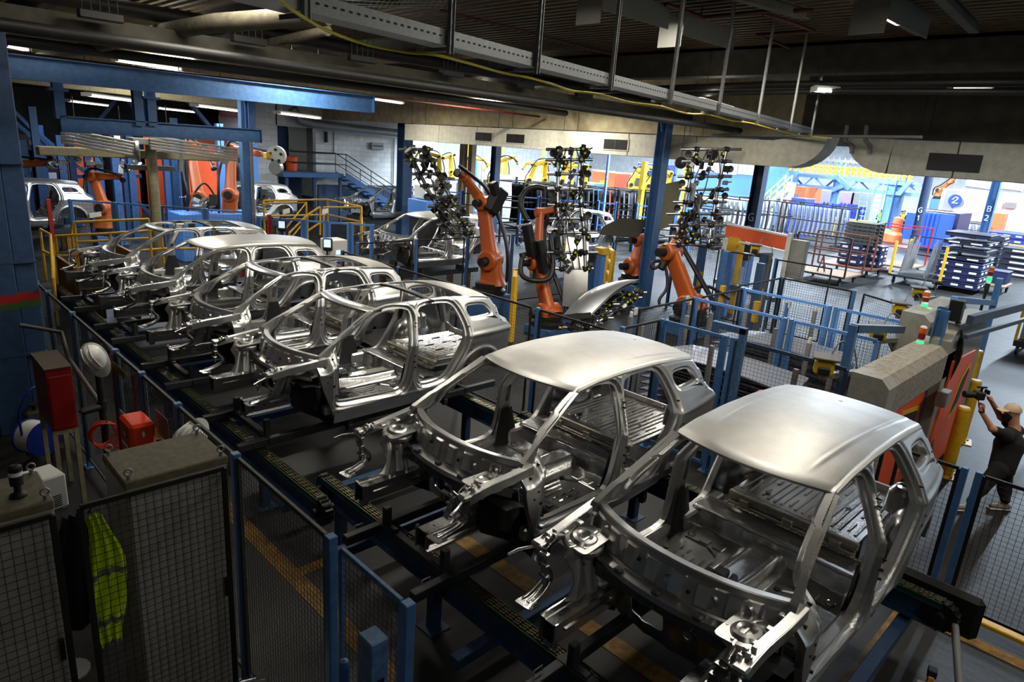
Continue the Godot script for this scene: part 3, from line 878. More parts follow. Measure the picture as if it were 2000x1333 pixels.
func columns() -> void:
	font = SystemFont.new(); font.font_names = ["Droid Sans"]
	# heavy built-up column beside the line fence, with its striped band
	var b := thing("built_up_column", "massive blue built-up steel column with red and green stripes beside the line fence", "column", Vector3(-1.95, 0, -6.65))
	var mb := MB.new()
	mb.box(Vector3(-.16, 2.61, 0), Vector3(.40, 5.22, .40), Basis(), .012); mb.box(Vector3(.165, 2.61, -.02), Vector3(.24, 5.22, .32), Basis(), .012)
	part(b, "shaft", mb, M.blue_dark)
	for k in 2:
		var st := MB.new(); var hh := .115 if k == 0 else .09; var yy := 1.872 - .103 * k
		st.box(Vector3(-.16, yy, 0), Vector3(.404, hh, .404)); st.box(Vector3(.165, yy + .012, -.02), Vector3(.244, hh, .324))
		part(b, "red_stripe" if k == 0 else "green_stripe", st, M.stripe_red if k == 0 else M.stripe_green)
	for k in 3:
		var bl := MB.new(); bl.box(Vector3(.0, 1.1 + k * 1.25, .0), Vector3(.58, .03, .412)); part(b, "weld_seam", bl, M.blue_dark)
	var cd := MB.new(); cd.cyl(Vector3(-.40, .6, .20), Vector3(-.40, 2.8, .20), .015); cd.box(Vector3(-.40, .62, .22), Vector3(.10, .14, .08), Basis(), .01)
	part(b, "conduit", cd, M.grey)
	column("blue steel column standing between the two door robots", 12.85, -6.65, .30, 5.22, M.blue)
	column("dark blue steel column marked G2 behind the orange gate", 18.9, -6.65, .36, 5.22, M.blue_dark, "G2")
	column("dark blue steel column marked G1 beside the blue container", 38.5, -6.65, .36, 5.22, M.blue_dark, "G1")
	column("blue steel column marked B2 at the yellow crash barrier", 35.4, -3.0, .36, 6.0, M.blue, "B2", 3.0)
	column("dark blue steel column beside the silver car by the white brick wall", 14.9, -21.5, .5, 6.0, M.blue_dark)
	column("dark blue steel column beyond the door gripper robot under the duct", 17.6, -18.4, .32, 6.0, M.blue_dark)
	column("light blue column in the assembly hall under the duct", 28, -22.0, .5, 8.0, M.blue_light)

func duct() -> void:
	var t := thing("air_duct", "long pale rectangular ventilation duct hanging over the aisle", "duct", Vector3(13.05, 0, 0))
	var z := -18.96
	var i := 0
	while z < -4.5:
		var l := 2.2
		var mb := MB.new(); mb.box(Vector3(.35, 4.53, z + l / 2), Vector3(.7, .62, l - .012), Basis(), .012)
		part(t, "duct_section", mb, M.duct)
		z += l; i += 1
	for zz in [-14.2, -12.6, -8.4]:
		var g := MB.new()
		g.box(Vector3(-.012, 4.52, zz), Vector3(.02, .34, .95), Basis(), .004)
		var o := part(t, "vent_grille", g, M.duct)
		var sl := MB.new()
		sl.box(Vector3(-.02, 4.52, zz), Vector3(.012, .28, .86))
		for q in 9: sl.box(Vector3(-.03, 4.40 + .03 * q, zz), Vector3(.012, .012, .84), Basis(Vector3.BACK, .5))
		sl.box(Vector3(-.032, 4.52, zz), Vector3(.012, .28, .03))
		part(o, "louvres", sl, M.dark)
	# elbow drum and the darker run to the end of the aisle
	var lp := [Vector2(-3.6, 4.84), Vector2(-3.6, 4.22)]
	var rp := [Vector2(-1.85, 4.96)]
	for k in 9:
		var th := PI / 2 * k / 8
		lp.append(Vector2(-3.3 + .95 * sin(th), 5.0 - .78 * cos(th)))
		rp.append(Vector2(-.95 - .9 * cos(th), 4.96 - .72 * sin(th)))
	lp.append(Vector2(-2.9, 5.0)); rp.append(Vector2(-.9, 4.96))
	var el := MB.new(); el.prism(lp, Vector3(-.02, 0, 0), Vector3(0, 0, 1), Vector3.UP, Vector3(.7, 0, 0)); part(t, "elbow", el, M.duct)
	el = MB.new(); el.prism(rp, Vector3(-.15, 0, 0), Vector3(0, 0, 1), Vector3.UP, Vector3(.9, 0, 0)); part(t, "elbow", el, M.duct)
	z = -.92
	while z < 1.4:
		var mb := MB.new(); mb.box(Vector3(.3, 4.60, z + .62), Vector3(.9, .72, 1.23), Basis(), .015)
		part(t, "duct_section", mb, M.duct); z += 1.25
	var ec := MB.new(); ec.box(Vector3(.3, 4.6, 2.0), Vector3(.96, .8, .12), Basis(), .015); part(t, "end_flange", ec, M.duct)
	var vg := MB.new(); vg.box(Vector3(-.16, 4.55, .3), Vector3(.02, .34, .95)); part(t, "vent_grille", vg, M.dark)
	for q in [-18.5, -13.5, -10.5, -6, -.5]:
		var hr := MB.new()
		for s in [.02, .68]: hr.cyl(Vector3(s, 4.8, q), Vector3(s, 6.2, q), .008, .008, 5)
		part(t, "hanger_rod", hr, M.dark)

func lamps() -> void:
	var g1 := "ceiling lamps over the car body line"
	# lamps in view, read from the photograph
	for q in [[222, 117, 350, 136, 5.5, 14.0, "slotted twin tube lamp above the blue crane beam"], [290, 97, 375, 111, 5.7, 14.0, "slotted twin tube lamp behind the dark ceiling pipe"], [555, 105, 635, 121, 5.65, 14.0, "slotted twin tube lamp past the pale ceiling pipe"], [705, 190, 785, 202, 5.5, 24.0, "slotted twin tube lamp over the end of the blue crane beam"], [933, 177, 972, 183, 5.7, 30.0, "short slotted lamp beside the dark row girder"], [1043, 196, 1128, 210, 5.5, 24.0, "long lamp glowing against the cream ceiling"], [1365, 199, 1430, 217, 5.4, 5.0, "slotted lamp behind the cable tray hangers"], [5, 88, 48, 97, 5.6, 3.0, "slotted lamp beside the massive blue column"]]:
		lamp(hity(q[0], q[1], q[4]), hity(q[2], q[3], q[4]), q[5], WARM, q[6], g1)
	for q in [[170, 186, 265, 198], [130, 197, 212, 207], [303, 211, 385, 220], [378, 206, 463, 217], [497, 228, 535, 235], [542, 221, 620, 231]]:
		lamp(hity(q[0], q[1], 4.78), hity(q[2], q[3], 4.78), 22.0, COOL, "plain tube lamp hanging low over the welding cell", "tube lamps over the welding cell", false)
	lamp(hity(640, 236, 5.0), hity(692, 244, 5.0), 5.0, WARM, "tube lamp above the silver duct pipe at the brick wall", "", false)
	lamp(hity(1590, 176, 5.6), hity(1632, 179, 5.6), 1.0, COOL, "lamp half hidden behind the deep girder", "", false)
	lamp(hity(1857, 175, 5.7), hity(1932, 178, 5.7), 1.0, COOL, "lamp hidden edge-on under the dark aisle ceiling", "", false)
	lamp(hity(1945, 306, 5.6), hity(1998, 312, 5.6), 20.0, COOL, "slotted twin lamp at the end of the far aisle", "")
	# deep lamps over the line; most hang above the top of the frame
	for q in [[hity(1365, 60, 6.2), 1.4, "deep grey louvre lamp over the aisle side of the line"], [hity(1745, 28, 6.2), 1.4, "deep grey louvre lamp beside the roof joists"], [hity(1222, 12, 6.2), 1.2, "deep grey louvre lamp near the red sprinkler pipe"], [Vector3(3.2, 6.2, 1.2), .8, ""], [Vector3(2.2, 6.2, -2.2), .8, ""], [Vector3(.4, 6.2, -4.6), .7, ""], [Vector3(-1.6, 6.2, -3.2), .22, ""], [Vector3(-1.0, 6.2, -7.6), .5, ""], [Vector3(-4.2, 6.2, 4.6), .2, ""], [Vector3(.2, 6.2, 6.6), .35, ""], [Vector3(3.4, 6.2, 5.8), .9, ""], [Vector3(7.0, 6.2, 5.4), .9, ""], [Vector3(10.4, 6.2, 5.2), .6, ""]]:
		trough(q[0], 1.5, LINE_E * q[1], q[2] if q[2] else "deep louvre lamp hanging over the car body line", "" if q[2] else "louvre lamps over the line")
	# the bright assembly hall: rows of long lamps under its own roof
	for ix in 5:
		for iz in 5:
			lamp(Vector3(24 + ix * 10 - 2, 8.0, -50 + iz * 13), Vector3(24 + ix * 10 + 2, 8.0, -50 + iz * 13), HALL_E, COOL, "long tube lamp under the assembly hall roof", "assembly hall lamps", false)
const LINE_E := 12.5
const HALL_E := 430.0

func overhead() -> void:
	# perforated cable tray with hangers and the yellow cable
	var A := Vector3(-3.2, 4.92, .25); var B := Vector3(10.8, 4.92, -1.95)
	var t := thing("cable_tray", "perforated grey cable tray hanging across the near bay", "cable tray", Vector3.ZERO)
	var mb := MB.new()
	var d := (B - A).normalized(); var s := d.cross(Vector3.UP).normalized()
	mb.bar(A, B, .20, .008); mb.bar(A + s * .10 + Vector3(0, .05, 0), B + s * .10 + Vector3(0, .05, 0), .006, .11); mb.bar(A - s * .10 + Vector3(0, .05, 0), B - s * .10 + Vector3(0, .05, 0), .006, .11)
	part(t, "tray", mb, M.galv)
	var ho := MB.new()
	var n := 220
	for i in n:
		var p := A.lerp(B, (i + .5) / n) + s * .1045 + Vector3(0, .055, 0)
		ho.box(p, Vector3(.026, .013, .003), Basis(d, Vector3.UP, s))
	stuff(part(t, "punched_slots", ho, M.dark))
	for q in [575, 850, 1030, 1172, 1292, 1386, 1465, 1530, 1582]:
		# distance along the tray from the hanger's pixel column
		var best := 0.0; var be := 1e9
		for k in 200:
			var p := A.lerp(B, k / 199.0); var dd := p - CAM_P
			var px := 1000.0 + CAM_FOCAL * dd.dot(CAM_R) / dd.dot(CAM_F)
			if absf(px - q) < be: be = absf(px - q); best = k / 199.0
		var p := A.lerp(B, best) + s * .125
		var h := MB.new()
		h.bar(p + Vector3(0, -.06, 0), p + Vector3(0, 1.68, 0), .045, .006, s); h.bar(p + d * .02 + Vector3(0, -.06, 0) - s * .0, p + d * .02 + Vector3(0, 1.68, 0), .006, .035, s); h.bar(p - d * .02 + Vector3(0, -.06, 0), p - d * .02 + Vector3(0, 1.68, 0), .006, .035, s)
		for k in 24: h.box(p + Vector3(0, .02 + .07 * k, 0) + s * .005, Vector3(.012, .03, .004), Basis(d, Vector3.UP, s))
		h.bar(p + Vector3(0, -.03, 0) - s * .25, p + Vector3(0, -.03, 0), .03, .03)
		part(t, "hanger", h, M.galv)
	var cp := []
	for q in [[540, -8], [575, 22], [640, 60], [720, 88], [800, 103], [850, 107], [920, 125], [985, 143], [1030, 151], [1080, 165], [1120, 178], [1172, 184], [1230, 200], [1292, 208], [1340, 222], [1386, 224], [1430, 236], [1465, 240], [1510, 252], [1560, 264], [1600, 268], [1625, 270]]:
		cp.append(hity(q[0], q[1], 4.86))
	var cb := MB.new(); cb.tube(arc3(cp, 3), .011, 7)
	single("yellow_cable", cb, M.cable_yellow, "bright yellow cable slung under the perforated tray", "cable")
	# pipes
	pipe("dark service pipe running under the column row girder", [Vector3(-11, 5.07, -5.0), Vector3(13, 5.07, -5.0), Vector3(19, 5.07, -5.0)], .07, M.pipe_dark)
	pipe("thin dark pipe below the row girder", [Vector3(-11, 5.16, -5.6), Vector3(19, 5.16, -5.6)], .03, M.pipe_dark)
	pipe("silver spiral duct pipe along the white brick wall", [hitz(571, 212, -26.2), hitz(585, 235, -26.2), hitz(610, 242, -26.2), hitz(700, 253, -26.2), hitz(800, 264, -26.2)], .22, M.galv)
	pipe("pale lagged pipe crossing under the left roof", [hity(70, 112, 5.5), hity(180, 92, 5.5), hity(330, 60, 5.5), hity(420, 45, 5.5), hity(640, 30, 5.6)], .12, M.lagging)
	pipe("pale lagged branch pipe beside the slotted lamp", [hity(330, 62, 5.5), hity(380, 95, 5.5), hity(520, 85, 5.6), hity(640, 60, 5.6)], .07, M.lagging)
	pipe("dark pipe running along the deep girder", [hity(1150, 178, 5.75), hity(1500, 166, 5.75), hity(2040, 160, 5.75)], .07, M.pipe_dark)
	pipe("second dark pipe below the deep girder", [hity(1250, 186, 5.6), hity(1640, 178, 5.6), hity(2040, 180, 5.6)], .05, M.pipe_dark)
	pipe("red sprinkler pipe under the corrugated deck", [hity(1300, 8, 6.3), hity(1375, 34, 6.3), hity(1490, 22, 6.3), hity(1590, 20, 6.3)], .028, M.pipe_red)
	pipe("red sprinkler branch with a tee under the deck", [hity(1490, 26, 6.3), hity(1540, 42, 6.3), hity(1590, 60, 6.3), hity(1480, 68, 6.3), hity(1545, 95, 6.3)], .026, M.pipe_red)
	pipe("rusty red sprinkler pipe slanting down to the row girder", [hity(860, 20, 6.3), hity(1000, 55, 6.3), hity(1200, 108, 6.3)], .022, M.pipe_red)
	for q in [[[1480, 0], [1575, 28]], [[1690, 0], [1800, 60]], [[1850, 0], [1905, 55]]]:
		var a := hity(q[0][0], q[0][1], 6.3); var b := hity(q[1][0], q[1][1], 6.3)
		var bm := MB.new(); hbeam(bm, a + (a - b) * .8, b, .12, .14); single("roof_joist", bm, M.girder, "short grey joist below the corrugated deck", "joist", "joists under the deck")
	for q in [[690, 250, 1800, 268], [820, 240, 1600, 270]]:
		pipe("%s bundle of grey cables along the duct top" % ("lower" if q[0] == 690 else "upper"), [hity(q[0], q[1], 4.95), hity((q[0] + q[2]) / 2, (q[1] + q[3]) / 2 + 3, 4.93), hity(q[2], q[3], 4.95)], .03, M.grey)
	# services under the roof behind the row girder
	for k in 5: pipe(["thick dark pipe along the roof behind the row girder", "thin dark conduit behind the row girder", "grey conduit pair along the far roof", "dark air main over the crane beam", "slim red pipe over the crane beam"][k], [Vector3(-11.5, 5.75 - .12 * k, -7.4 - 1.15 * k), Vector3(13.5, 5.75 - .12 * k, -7.4 - 1.15 * k)], [.11, .035, .05, .09, .03][k], M.pipe_red if k == 4 else M.pipe_dark)
	for k in 6:
		var bm := MB.new(); hbeam(bm, Vector3(-3.4 + 2.7 * k, 5.95, -12.4), Vector3(-3.4 + 2.7 * k, 5.95, -6.9), .16, .30); single("roof_beam", bm, M.girder, "dusty roof beam crossing behind the row girder", "beam", "roof beams behind the row girder")
	for k in 7:
		var bx := MB.new(); bx.box(Vector3(-2.6 + 1.9 * k, 5.45, -6.2), Vector3(.5, .10, .14), Basis(), .01)
		for w in 5: bx.cyl(Vector3(-2.8 + 1.9 * k + .1 * w, 5.45, -6.2), Vector3(-2.8 + 1.9 * k + .1 * w, 5.85, -6.2), .008, .008, 5)
		single("conduit_bracket", bx, M.pipe_dark, "dark conduit bracket with rods beside the row girder", "bracket", "conduit brackets along the girder")
	# far edge pipework beside the dark aisle ceiling
	pipe("grey drain pipe with elbows on the face of the duct", [hitx(1655, 245, 12.8), hitx(1650, 275, 12.8), hitx(1665, 285, 12.8), hitx(1663, 300, 12.8)], .045, M.grey)
	pipe("second grey drain pipe with elbows on the face of the duct", [hitx(1693, 245, 12.8), hitx(1690, 275, 12.8), hitx(1700, 285, 12.8), hitx(1697, 300, 12.8)], .045, M.grey)
	# safety net scraps below the near deck
	var net := MB.new()
	for i in 22:
		net.tube([hity(630 + i * 11, 12 - 6 * sin(i * .5), 6.0), hity(660 + i * 11, -30, 6.2)], .004, 4)
	for i in 6: net.tube([hity(600, 10 - i * 7, 6.0), hity(760, 14 - i * 7 + 5 * sin(i), 6.0), hity(865, 16 - i * 6, 6.0)], .004, 4)
	single("safety_net", net, M.galv, "torn wire safety net hanging below the corrugated deck", "net")
	var gt := MB.new(); gt.bar(hity(640, 8, 6.1), hity(760, 2, 6.1), .5, .04); single("green_sheet", gt, M.green, "green sheet lying on the torn safety net", "sheet")
func pipe(label: String, pts: Array, r: float, m: Material) -> void:
	var mb := MB.new(); mb.tube(pts, r, 10)
	single("ceiling_pipe" if m != M.galv else "duct_pipe", mb, m, label, "pipe")

# ---------------------------------------------------------------- fences
func wires(mb: MB, A: Vector3, B: Vector3, y0: float, y1: float, pitch: float, r := .0022) -> void:
	var l := Vector2(B.x - A.x, B.z - A.z).length()
	var n := int(l / pitch)
	for i in range(1, n):
		var p := A.lerp(B, float(i) / n); mb.tube([Vector3(p.x, y0, p.z), Vector3(p.x, y1, p.z)], r, 3, false)
	var m := int((y1 - y0) / pitch)
	for j in range(1, m):
		var y := lerpf(y0, y1, float(j) / m); mb.tube([Vector3(A.x, y, A.z), Vector3(B.x, y, B.z)], r, 3, false)
func fence(label: String, A: Vector3, B: Vector3, y0: float, y1: float, frame: Material, post: Material, pitch := .05, posts := 3, group := "", fw := .035) -> Node3D:
	var t := thing("mesh_fence_panel", label, "fence panel", Vector3(A.x, 0, A.z), 0, group)
	var b := B - A; b.y = 0
	var d := b.normalized()
	if posts & 1:
		var p := MB.new(); p.box(Vector3(0, (y1 + .03) / 2, 0), Vector3(.06, y1 + .03, .06), Basis(d, Vector3.UP, d.cross(Vector3.UP)), .005)
		p.box(Vector3(0, .006, 0), Vector3(.16, .012, .12), Basis(d, Vector3.UP, d.cross(Vector3.UP))); part(t, "post", p, post)
	if posts & 2:
		var p := MB.new(); p.box(b + Vector3(0, (y1 + .03) / 2, 0), Vector3(.06, y1 + .03, .06), Basis(d, Vector3.UP, d.cross(Vector3.UP)), .005)
		p.box(b + Vector3(0, .006, 0), Vector3(.16, .012, .12), Basis(d, Vector3.UP, d.cross(Vector3.UP))); part(t, "post", p, post)
	var a0 := d * .05; var b0 := b - d * .05
	for y in [y0, y1]:
		var q := MB.new(); q.bar(a0 + Vector3(0, y, 0), b0 + Vector3(0, y, 0), .025, fw, Vector3.UP, .003); part(t, "frame_rail", q, frame)
	for e in [a0, b0]:
		var q := MB.new(); q.bar(e + Vector3(0, y0, 0), e + Vector3(0, y1, 0), .025, fw, d, .003); part(t, "frame_stile", q, frame)
	var w := MB.new(); wires(w, a0, b0, y0, y1, pitch)
	stuff(part(t, "wire_mesh", w, M.wire))
	return t

# ---------------------------------------------------------------- the line: conveyor, skids, bodies
const CAR_Z := [-10.52, -8.15, -5.654, -3.29, 0.0, 2.244]
func conveyor(x: float, z0: float, z1: float, label: String) -> void:
	var t := thing("chain_conveyor", label, "conveyor", Vector3(x, 0, 0))
	var b := MB.new(); hbeam(b, Vector3(0, .56, z0), Vector3(0, .56, z1), .13, .22); part(t, "beam", b, M.blue_dark)
	var s := MB.new(); s.box(Vector3(-.055, .69, (z0 + z1) / 2), Vector3(.012, .045, z1 - z0)); s.box(Vector3(.055, .69, (z0 + z1) / 2), Vector3(.012, .045, z1 - z0)); part(t, "guide_strip", s, M.green_strip)
	var z := z0 + .3
	while z < z1:
		var l := MB.new(); l.box(Vector3(0, .225, z), Vector3(.10, .45, .10), Basis(), .005); l.box(Vector3(0, .008, z), Vector3(.22, .016, .22)); part(t, "leg", l, M.blue_dark); z += 1.6
	var c := MB.new()
	var n := int((z1 - z0) / .038)
	for i in n:
		var zz := z0 + (i + .5) * .038
		for k in 3: c.box(Vector3(-.028 + .028 * k, .70 + .006 * (i % 2), zz), Vector3(.016, .026, .030))
	stuff(part(t, "roller_chain", c, M.chain))
	for e in [z0, z1]:
		var sp := MB.new(); sp.cyl(Vector3(-.05, .58, e), Vector3(.05, .58, e), .135, .135, 20); sp.cyl(Vector3(-.11, .58, e), Vector3(.11, .58, e), .05, .05, 12)
		for k in 16: sp.box(Vector3(0, .58 + .14 * cos(TAU * k / 16), e + .14 * sin(TAU * k / 16)), Vector3(.08, .02, .02), Basis(Vector3.RIGHT, -TAU * k / 16))
		part(t, "sprocket", sp, M.dark_steel)
var skid0: Node3D
func skid(label: String, pos: Vector3) -> void:
	if skid0:
		copy(skid0, pos, 0, label); return
	var t := thing("transport_skid", label, "skid", pos, 0, "skids under the car bodies")
	skid0 = t
	for s in [-.5, .5]:
		var b := MB.new(); b.bar(Vector3(-.62, .775, s), Vector3(3.3, .775, s), .075, .09, Vector3.UP, .006); part(t, "long_beam", b, M.skid)
	for x in [-.23, 1.2, 2.72]:
		var b := MB.new(); b.bar(Vector3(x, .785, -.55), Vector3(x, .785, .55), .075, .08, Vector3.UP, .006); part(t, "cross_beam", b, M.skid)
	for q in [[-.23, -.42], [-.23, .42], [.66, -.74], [.66, .74], [2.15, -.74], [2.15, .74]]:
		var b := MB.new()
		b.box(Vector3(q[0], .86, q[1]), Vector3(.07, .20 if absf(q[1]) > .6 else .30, .06), Basis(), .006); b.box(Vector3(q[0], .82, q[1] * .85), Vector3(.06, .05, absf(q[1]) * .4), Basis(), .004)
		part(t, "support_peg", b, M.skid)
	for s in [-.5, .5]:
		var h := MB.new(); h.tube([Vector3(-.50, .82, s - .03), Vector3(-.50, .86, s - .03), Vector3(-.42, .86, s - .03), Vector3(-.42, .82, s - .03)], .005, 5); part(t, "wire_hoop", h, M.galv)
func line() -> void:
	conveyor(-.36, -12.6, -1.36, "blue chain conveyor under the fronts of the four rear car bodies")
	conveyor(-.10, -1.75, 3.35, "blue chain conveyor under the fronts of the two roofed bodies at the line end")
	conveyor(2.70, -12.6, -1.36, "blue chain conveyor under the tails of the four rear car bodies")
	conveyor(2.95, -1.75, 3.35, "blue chain conveyor with end sprocket under the tail of the last roofed body")
	var L := ["bare metal car body with open roof, farthest down the line beside the yellow railing", "bare metal car body with full roof between two open-roofed bodies", "bare metal open-roofed car body next to the roofed one far down the line", "bare metal open-roofed car body followed by the gap in the line", "bare metal roofed car body between the gap and the last body of the line", "bare metal roofed car body at the very end of the line"]
	for i in 6:
		car_body(L[i], Vector3(0, .75, CAR_Z[i]), i in [1, 4, 5], "bare car bodies on the line")
		skid("dark steel skid carrying the " + ["farthest open-roofed", "farther roofed", "third open-roofed", "fourth open-roofed", "fifth roofed", "last roofed"][i] + " car body of the line", Vector3(0, 0, CAR_Z[i]))
	# cross ties of the conveyor frame
	for z in [-9.4, -7.0, -4.4, -2.0, -.9, .9, 3.1]:
		var b := MB.new(); b.bar(Vector3(-.5, .36, z), Vector3(3.2, .36, z), .10, .10, Vector3.UP, .006)
		single("conveyor_tie", b, M.blue_dark, "blue cross tie between the conveyor rails", "beam", "conveyor cross ties")
	# side drive shaft with universal joints at the line end
	var sh := thing("drive_shaft", "grey drive shaft slanting down from the end sprocket to its gearbox", "drive shaft", Vector3.ZERO)
	var s0 := MB.new(); s0.cyl(Vector3(3.05, .62, 3.42), Vector3(2.2, .25, 3.75), .03, .03, 10); part(sh, "shaft", s0, M.grey)
	var g := MB.new(); g.box(Vector3(2.1, .18, 3.8), Vector3(.3, .3, .25), Basis(Vector3.UP, .3), .04); g.cyl(Vector3(1.9, .2, 3.85), Vector3(1.6, .2, 3.95), .11, .11, 16); part(sh, "gearbox", g, M.grey)
	var hs := MB.new(); hs.box(Vector3(3.08, .60, 3.25), Vector3(.10, .42, .75), Basis(), .05); part(sh, "chain_guard", hs, M.black)
	# yellow floor bands
	for q in [[-.80, -6.0, -.64, 3.4], [2.0, 2.9, 3.9, 3.02], [3.65, -2.0, 3.8, 4.5], [.9, -1.4, 1.1, 3.6], [-.64, -1.38, 1.0, -1.24], [-.64, 3.0, 1.0, 3.14]]:
		var b := MB.new(); b.box(Vector3((q[0] + q[2]) / 2, .008, (q[1] + q[3]) / 2), Vector3(q[2] - q[0], .008, q[3] - q[1])); var o := structure("floor_stripe", b, M.yellow_worn, "worn yellow floor marking"); o.name = numbered(self, "trim")
	# stops and brackets on the floor between the rails
	for q in [[.3, 2.15, 0.0], [.75, 2.4, .3], [2.05, 3.3, .2], [2.6, 3.45, .2]]:
		var t := thing("floor_stop", "small yellow steel bracket bolted to the floor under the line end", "bracket", Vector3(q[0], 0, q[1]), q[2], "yellow floor brackets")
		var a := MB.new(); a.box(Vector3(0, .02, 0), Vector3(.24, .04, .16), Basis(), .004); part(t, "foot", a, M.yellow)
		var c := MB.new(); c.prism([Vector2(-.1, .04), Vector2(.1, .04), Vector2(.04, .22), Vector2(-.06, .22)], Vector3(0, 0, -.02), Vector3.RIGHT, Vector3.UP, Vector3(0, 0, .04)); part(t, "gusset", c, M.yellow)
		var e := MB.new(); e.box(Vector3(0, .24, 0), Vector3(.08, .07, .07), Basis(), .006); part(t, "pad", e, M.skid)
	line_fence()
	left_side()

func line_fence() -> void:
	var X := -1.63
	var zs := []
	for q in [[75, 550], [97, 569], [140, 611], [224, 684], [273, 729], [343, 790], [460, 888]]: zs.append(hity(q[0], q[1], 2.0).z)
	var lab := ["line fence panel behind the massive blue column", "short line fence panel just past the blue column", "line fence panel with the angled pipe below its rail", "line fence panel beside the red cabinet", "line fence panel with the red and blue tapes", "line fence panel behind the orange first aid box", ""]
	for i in 6:
		fence(lab[i], Vector3(X, 0, zs[i]), Vector3(X, 0, zs[i + 1]), .12, 1.98, M.rail_grime, M.blue, .05, 1)
	fence("dark mesh fence panel starting at the corner post behind the grey cabinet", Vector3(X, 0, -.27), Vector3(X, 0, 1.05), .12, 1.98, M.rail_grime, M.blue, .04, 3)
	fence("dark mesh fence panel with scuffed blue top rail ending at the line end post", Vector3(X, 0, 1.12), Vector3(X, 0, 1.80), .12, 1.98, M.blue_scuffed, M.blue, .04, 2)
	fence("black mesh fence panel in front of the wide grey cabinet", Vector3(X - .08, 0, -.15), Vector3(-2.66, 0, -.15), .12, 1.98, M.black, M.blue, .05, 0)
	fence("black mesh fence panel in front of the grey cabinet with the beacon", Vector3(-2.70, 0, -.15), Vector3(-4.2, 0, -.15), .12, 1.98, M.black, M.blue, .05, 0)
	# light curtain post and capped round post
	var t := thing("light_curtain_post", "blue square post with two yellow light strips beside the line end fence", "sensor post", Vector3(-1.83, 0, 1.80))
	var p := MB.new(); p.box(Vector3(0, .96, 0), Vector3(.10, 1.92, .12), Basis(), .006); part(t, "housing", p, M.blue_scuffed)
	var s := MB.new(); s.box(Vector3(0, .9, .0615), Vector3(.05, 1.6, .004)); part(t, "window", s, M.black)
	for k in 2:
		var y := MB.new(); y.box(Vector3(-.012 + .024 * k, .9, .064), Vector3(.006, 1.55, .004)); part(t, "yellow_strip", y, M.yellow)
	var r := thing("round_post", "short blue round post with domed cap below the light curtain post", "post", hity(672, 1290, 1.65) * Vector3(1, 0, 1))
	var rm := MB.new(); rm.lathe(Vector3.ZERO, [Vector2(.03, 0), Vector2(.03, 1.62), Vector2(.022, 1.645), Vector2(0, 1.655)], Vector3.UP, 14); part(r, "tube", rm, M.blue)
	var bs := MB.new(); bs.cyl(Vector3.ZERO, Vector3(0, .012, 0), .08, .08, 14); part(r, "foot", bs, M.blue)

func eye_bolt(t: Node3D, p: Vector3) -> void:
	var mb := MB.new(); mb.cyl(p, p + Vector3(0, .03, 0), .012, .012, 8)
	var pts := []
	for k in 13: pts.append(p + Vector3(cos(TAU * k / 12) * .022, .05 + sin(TAU * k / 12) * .022, 0))
	mb.tube(pts, .006, 6); part(t, "eye_bolt", mb, M.galv)
func control_cabinet(label: String, x0: float, x1: float, z0: float, z1: float, h: float) -> Node3D:
	var t := thing("control_cabinet", label, "cabinet", Vector3((x0 + x1) / 2, 0, (z0 + z1) / 2))
	var w := x1 - x0; var d := z1 - z0
	var b := MB.new(); b.box(Vector3(0, (h + .1) / 2, 0), Vector3(w, h - .1, d), Basis(), .008); part(t, "body", b, M.cab_grey)
	var pl := MB.new(); pl.box(Vector3(0, .05, 0), Vector3(w - .02, .10, d - .02)); part(t, "plinth", pl, M.dark)
	var tp := MB.new(); tp.box(Vector3(0, h - .01, 0), Vector3(w + .012, .06, d + .012), Basis(), .008); part(t, "top_cover", tp, M.cab_top, "dusty beige top")
	for s in [Vector3(-1, 0, -1), Vector3(1, 0, -1), Vector3(-1, 0, 1), Vector3(1, 0, 1)]: eye_bolt(t, Vector3(s.x * (w / 2 - .03), h + .02, s.z * (d / 2 - .03)))
	var dr := MB.new(); dr.box(Vector3(0, h / 2 + .02, d / 2 + .008), Vector3(w - .03, h - .2, .018), Basis(), .006); var dd := part(t, "door", dr, M.cab_grey)
	var hd := MB.new(); hd.box(Vector3(w / 2 - .06, h / 2, d / 2 + .026), Vector3(.03, .16, .02), Basis(), .006); part(dd, "handle", hd, M.dark)
	return t
func helmet(label: String, pos: Vector3, bs: Basis) -> void:
	var t := thing("safety_helmet", label, "helmet", pos)
	t.basis = bs
	var m := MB.new()
	var P := []
	for j in 9:
		var a := PI / 2 * j / 8
		for i in 25:
			var th := TAU * i / 24
			var r := cos(a)
			P.append(Vector3(.14 * r * cos(th), .135 * sin(a) + (.008 if absf(sin(th)) < .3 and j > 2 else 0.0), -.112 * r * sin(th)))
	m.sheet(P, 25, false); part(t, "shell", m, M.helmet)
	var br := MB.new()
	var B := []
	for j in 3:
		for i in 25:
			var th := TAU * i / 24
			var k := .012 * j + (.03 * j if cos(th) > .3 else 0.0)
			B.append(Vector3((.14 + k) * cos(th), -.006 * j, -(.112 + .008 * j) * sin(th)))
	br.sheet(B, 25, true); part(t, "brim", br, M.helmet)
	var rd := MB.new()
	for k in 3: rd.tube(arc3([Vector3(.12, .075, -.04 + .04 * k), Vector3(.0, .142, -.04 + .04 * k), Vector3(-.12, .075, -.04 + .04 * k)], 4), .008, 6)
	part(t, "crown_ridge", rd, M.helmet)
	var sl := MB.new()
	for k in 3: sl.box(Vector3(-.04 + .04 * k, .095, .078), Vector3(.014, .006, .004), Basis(Vector3.RIGHT, -.6))
	part(t, "vent_slot", sl, M.dark)
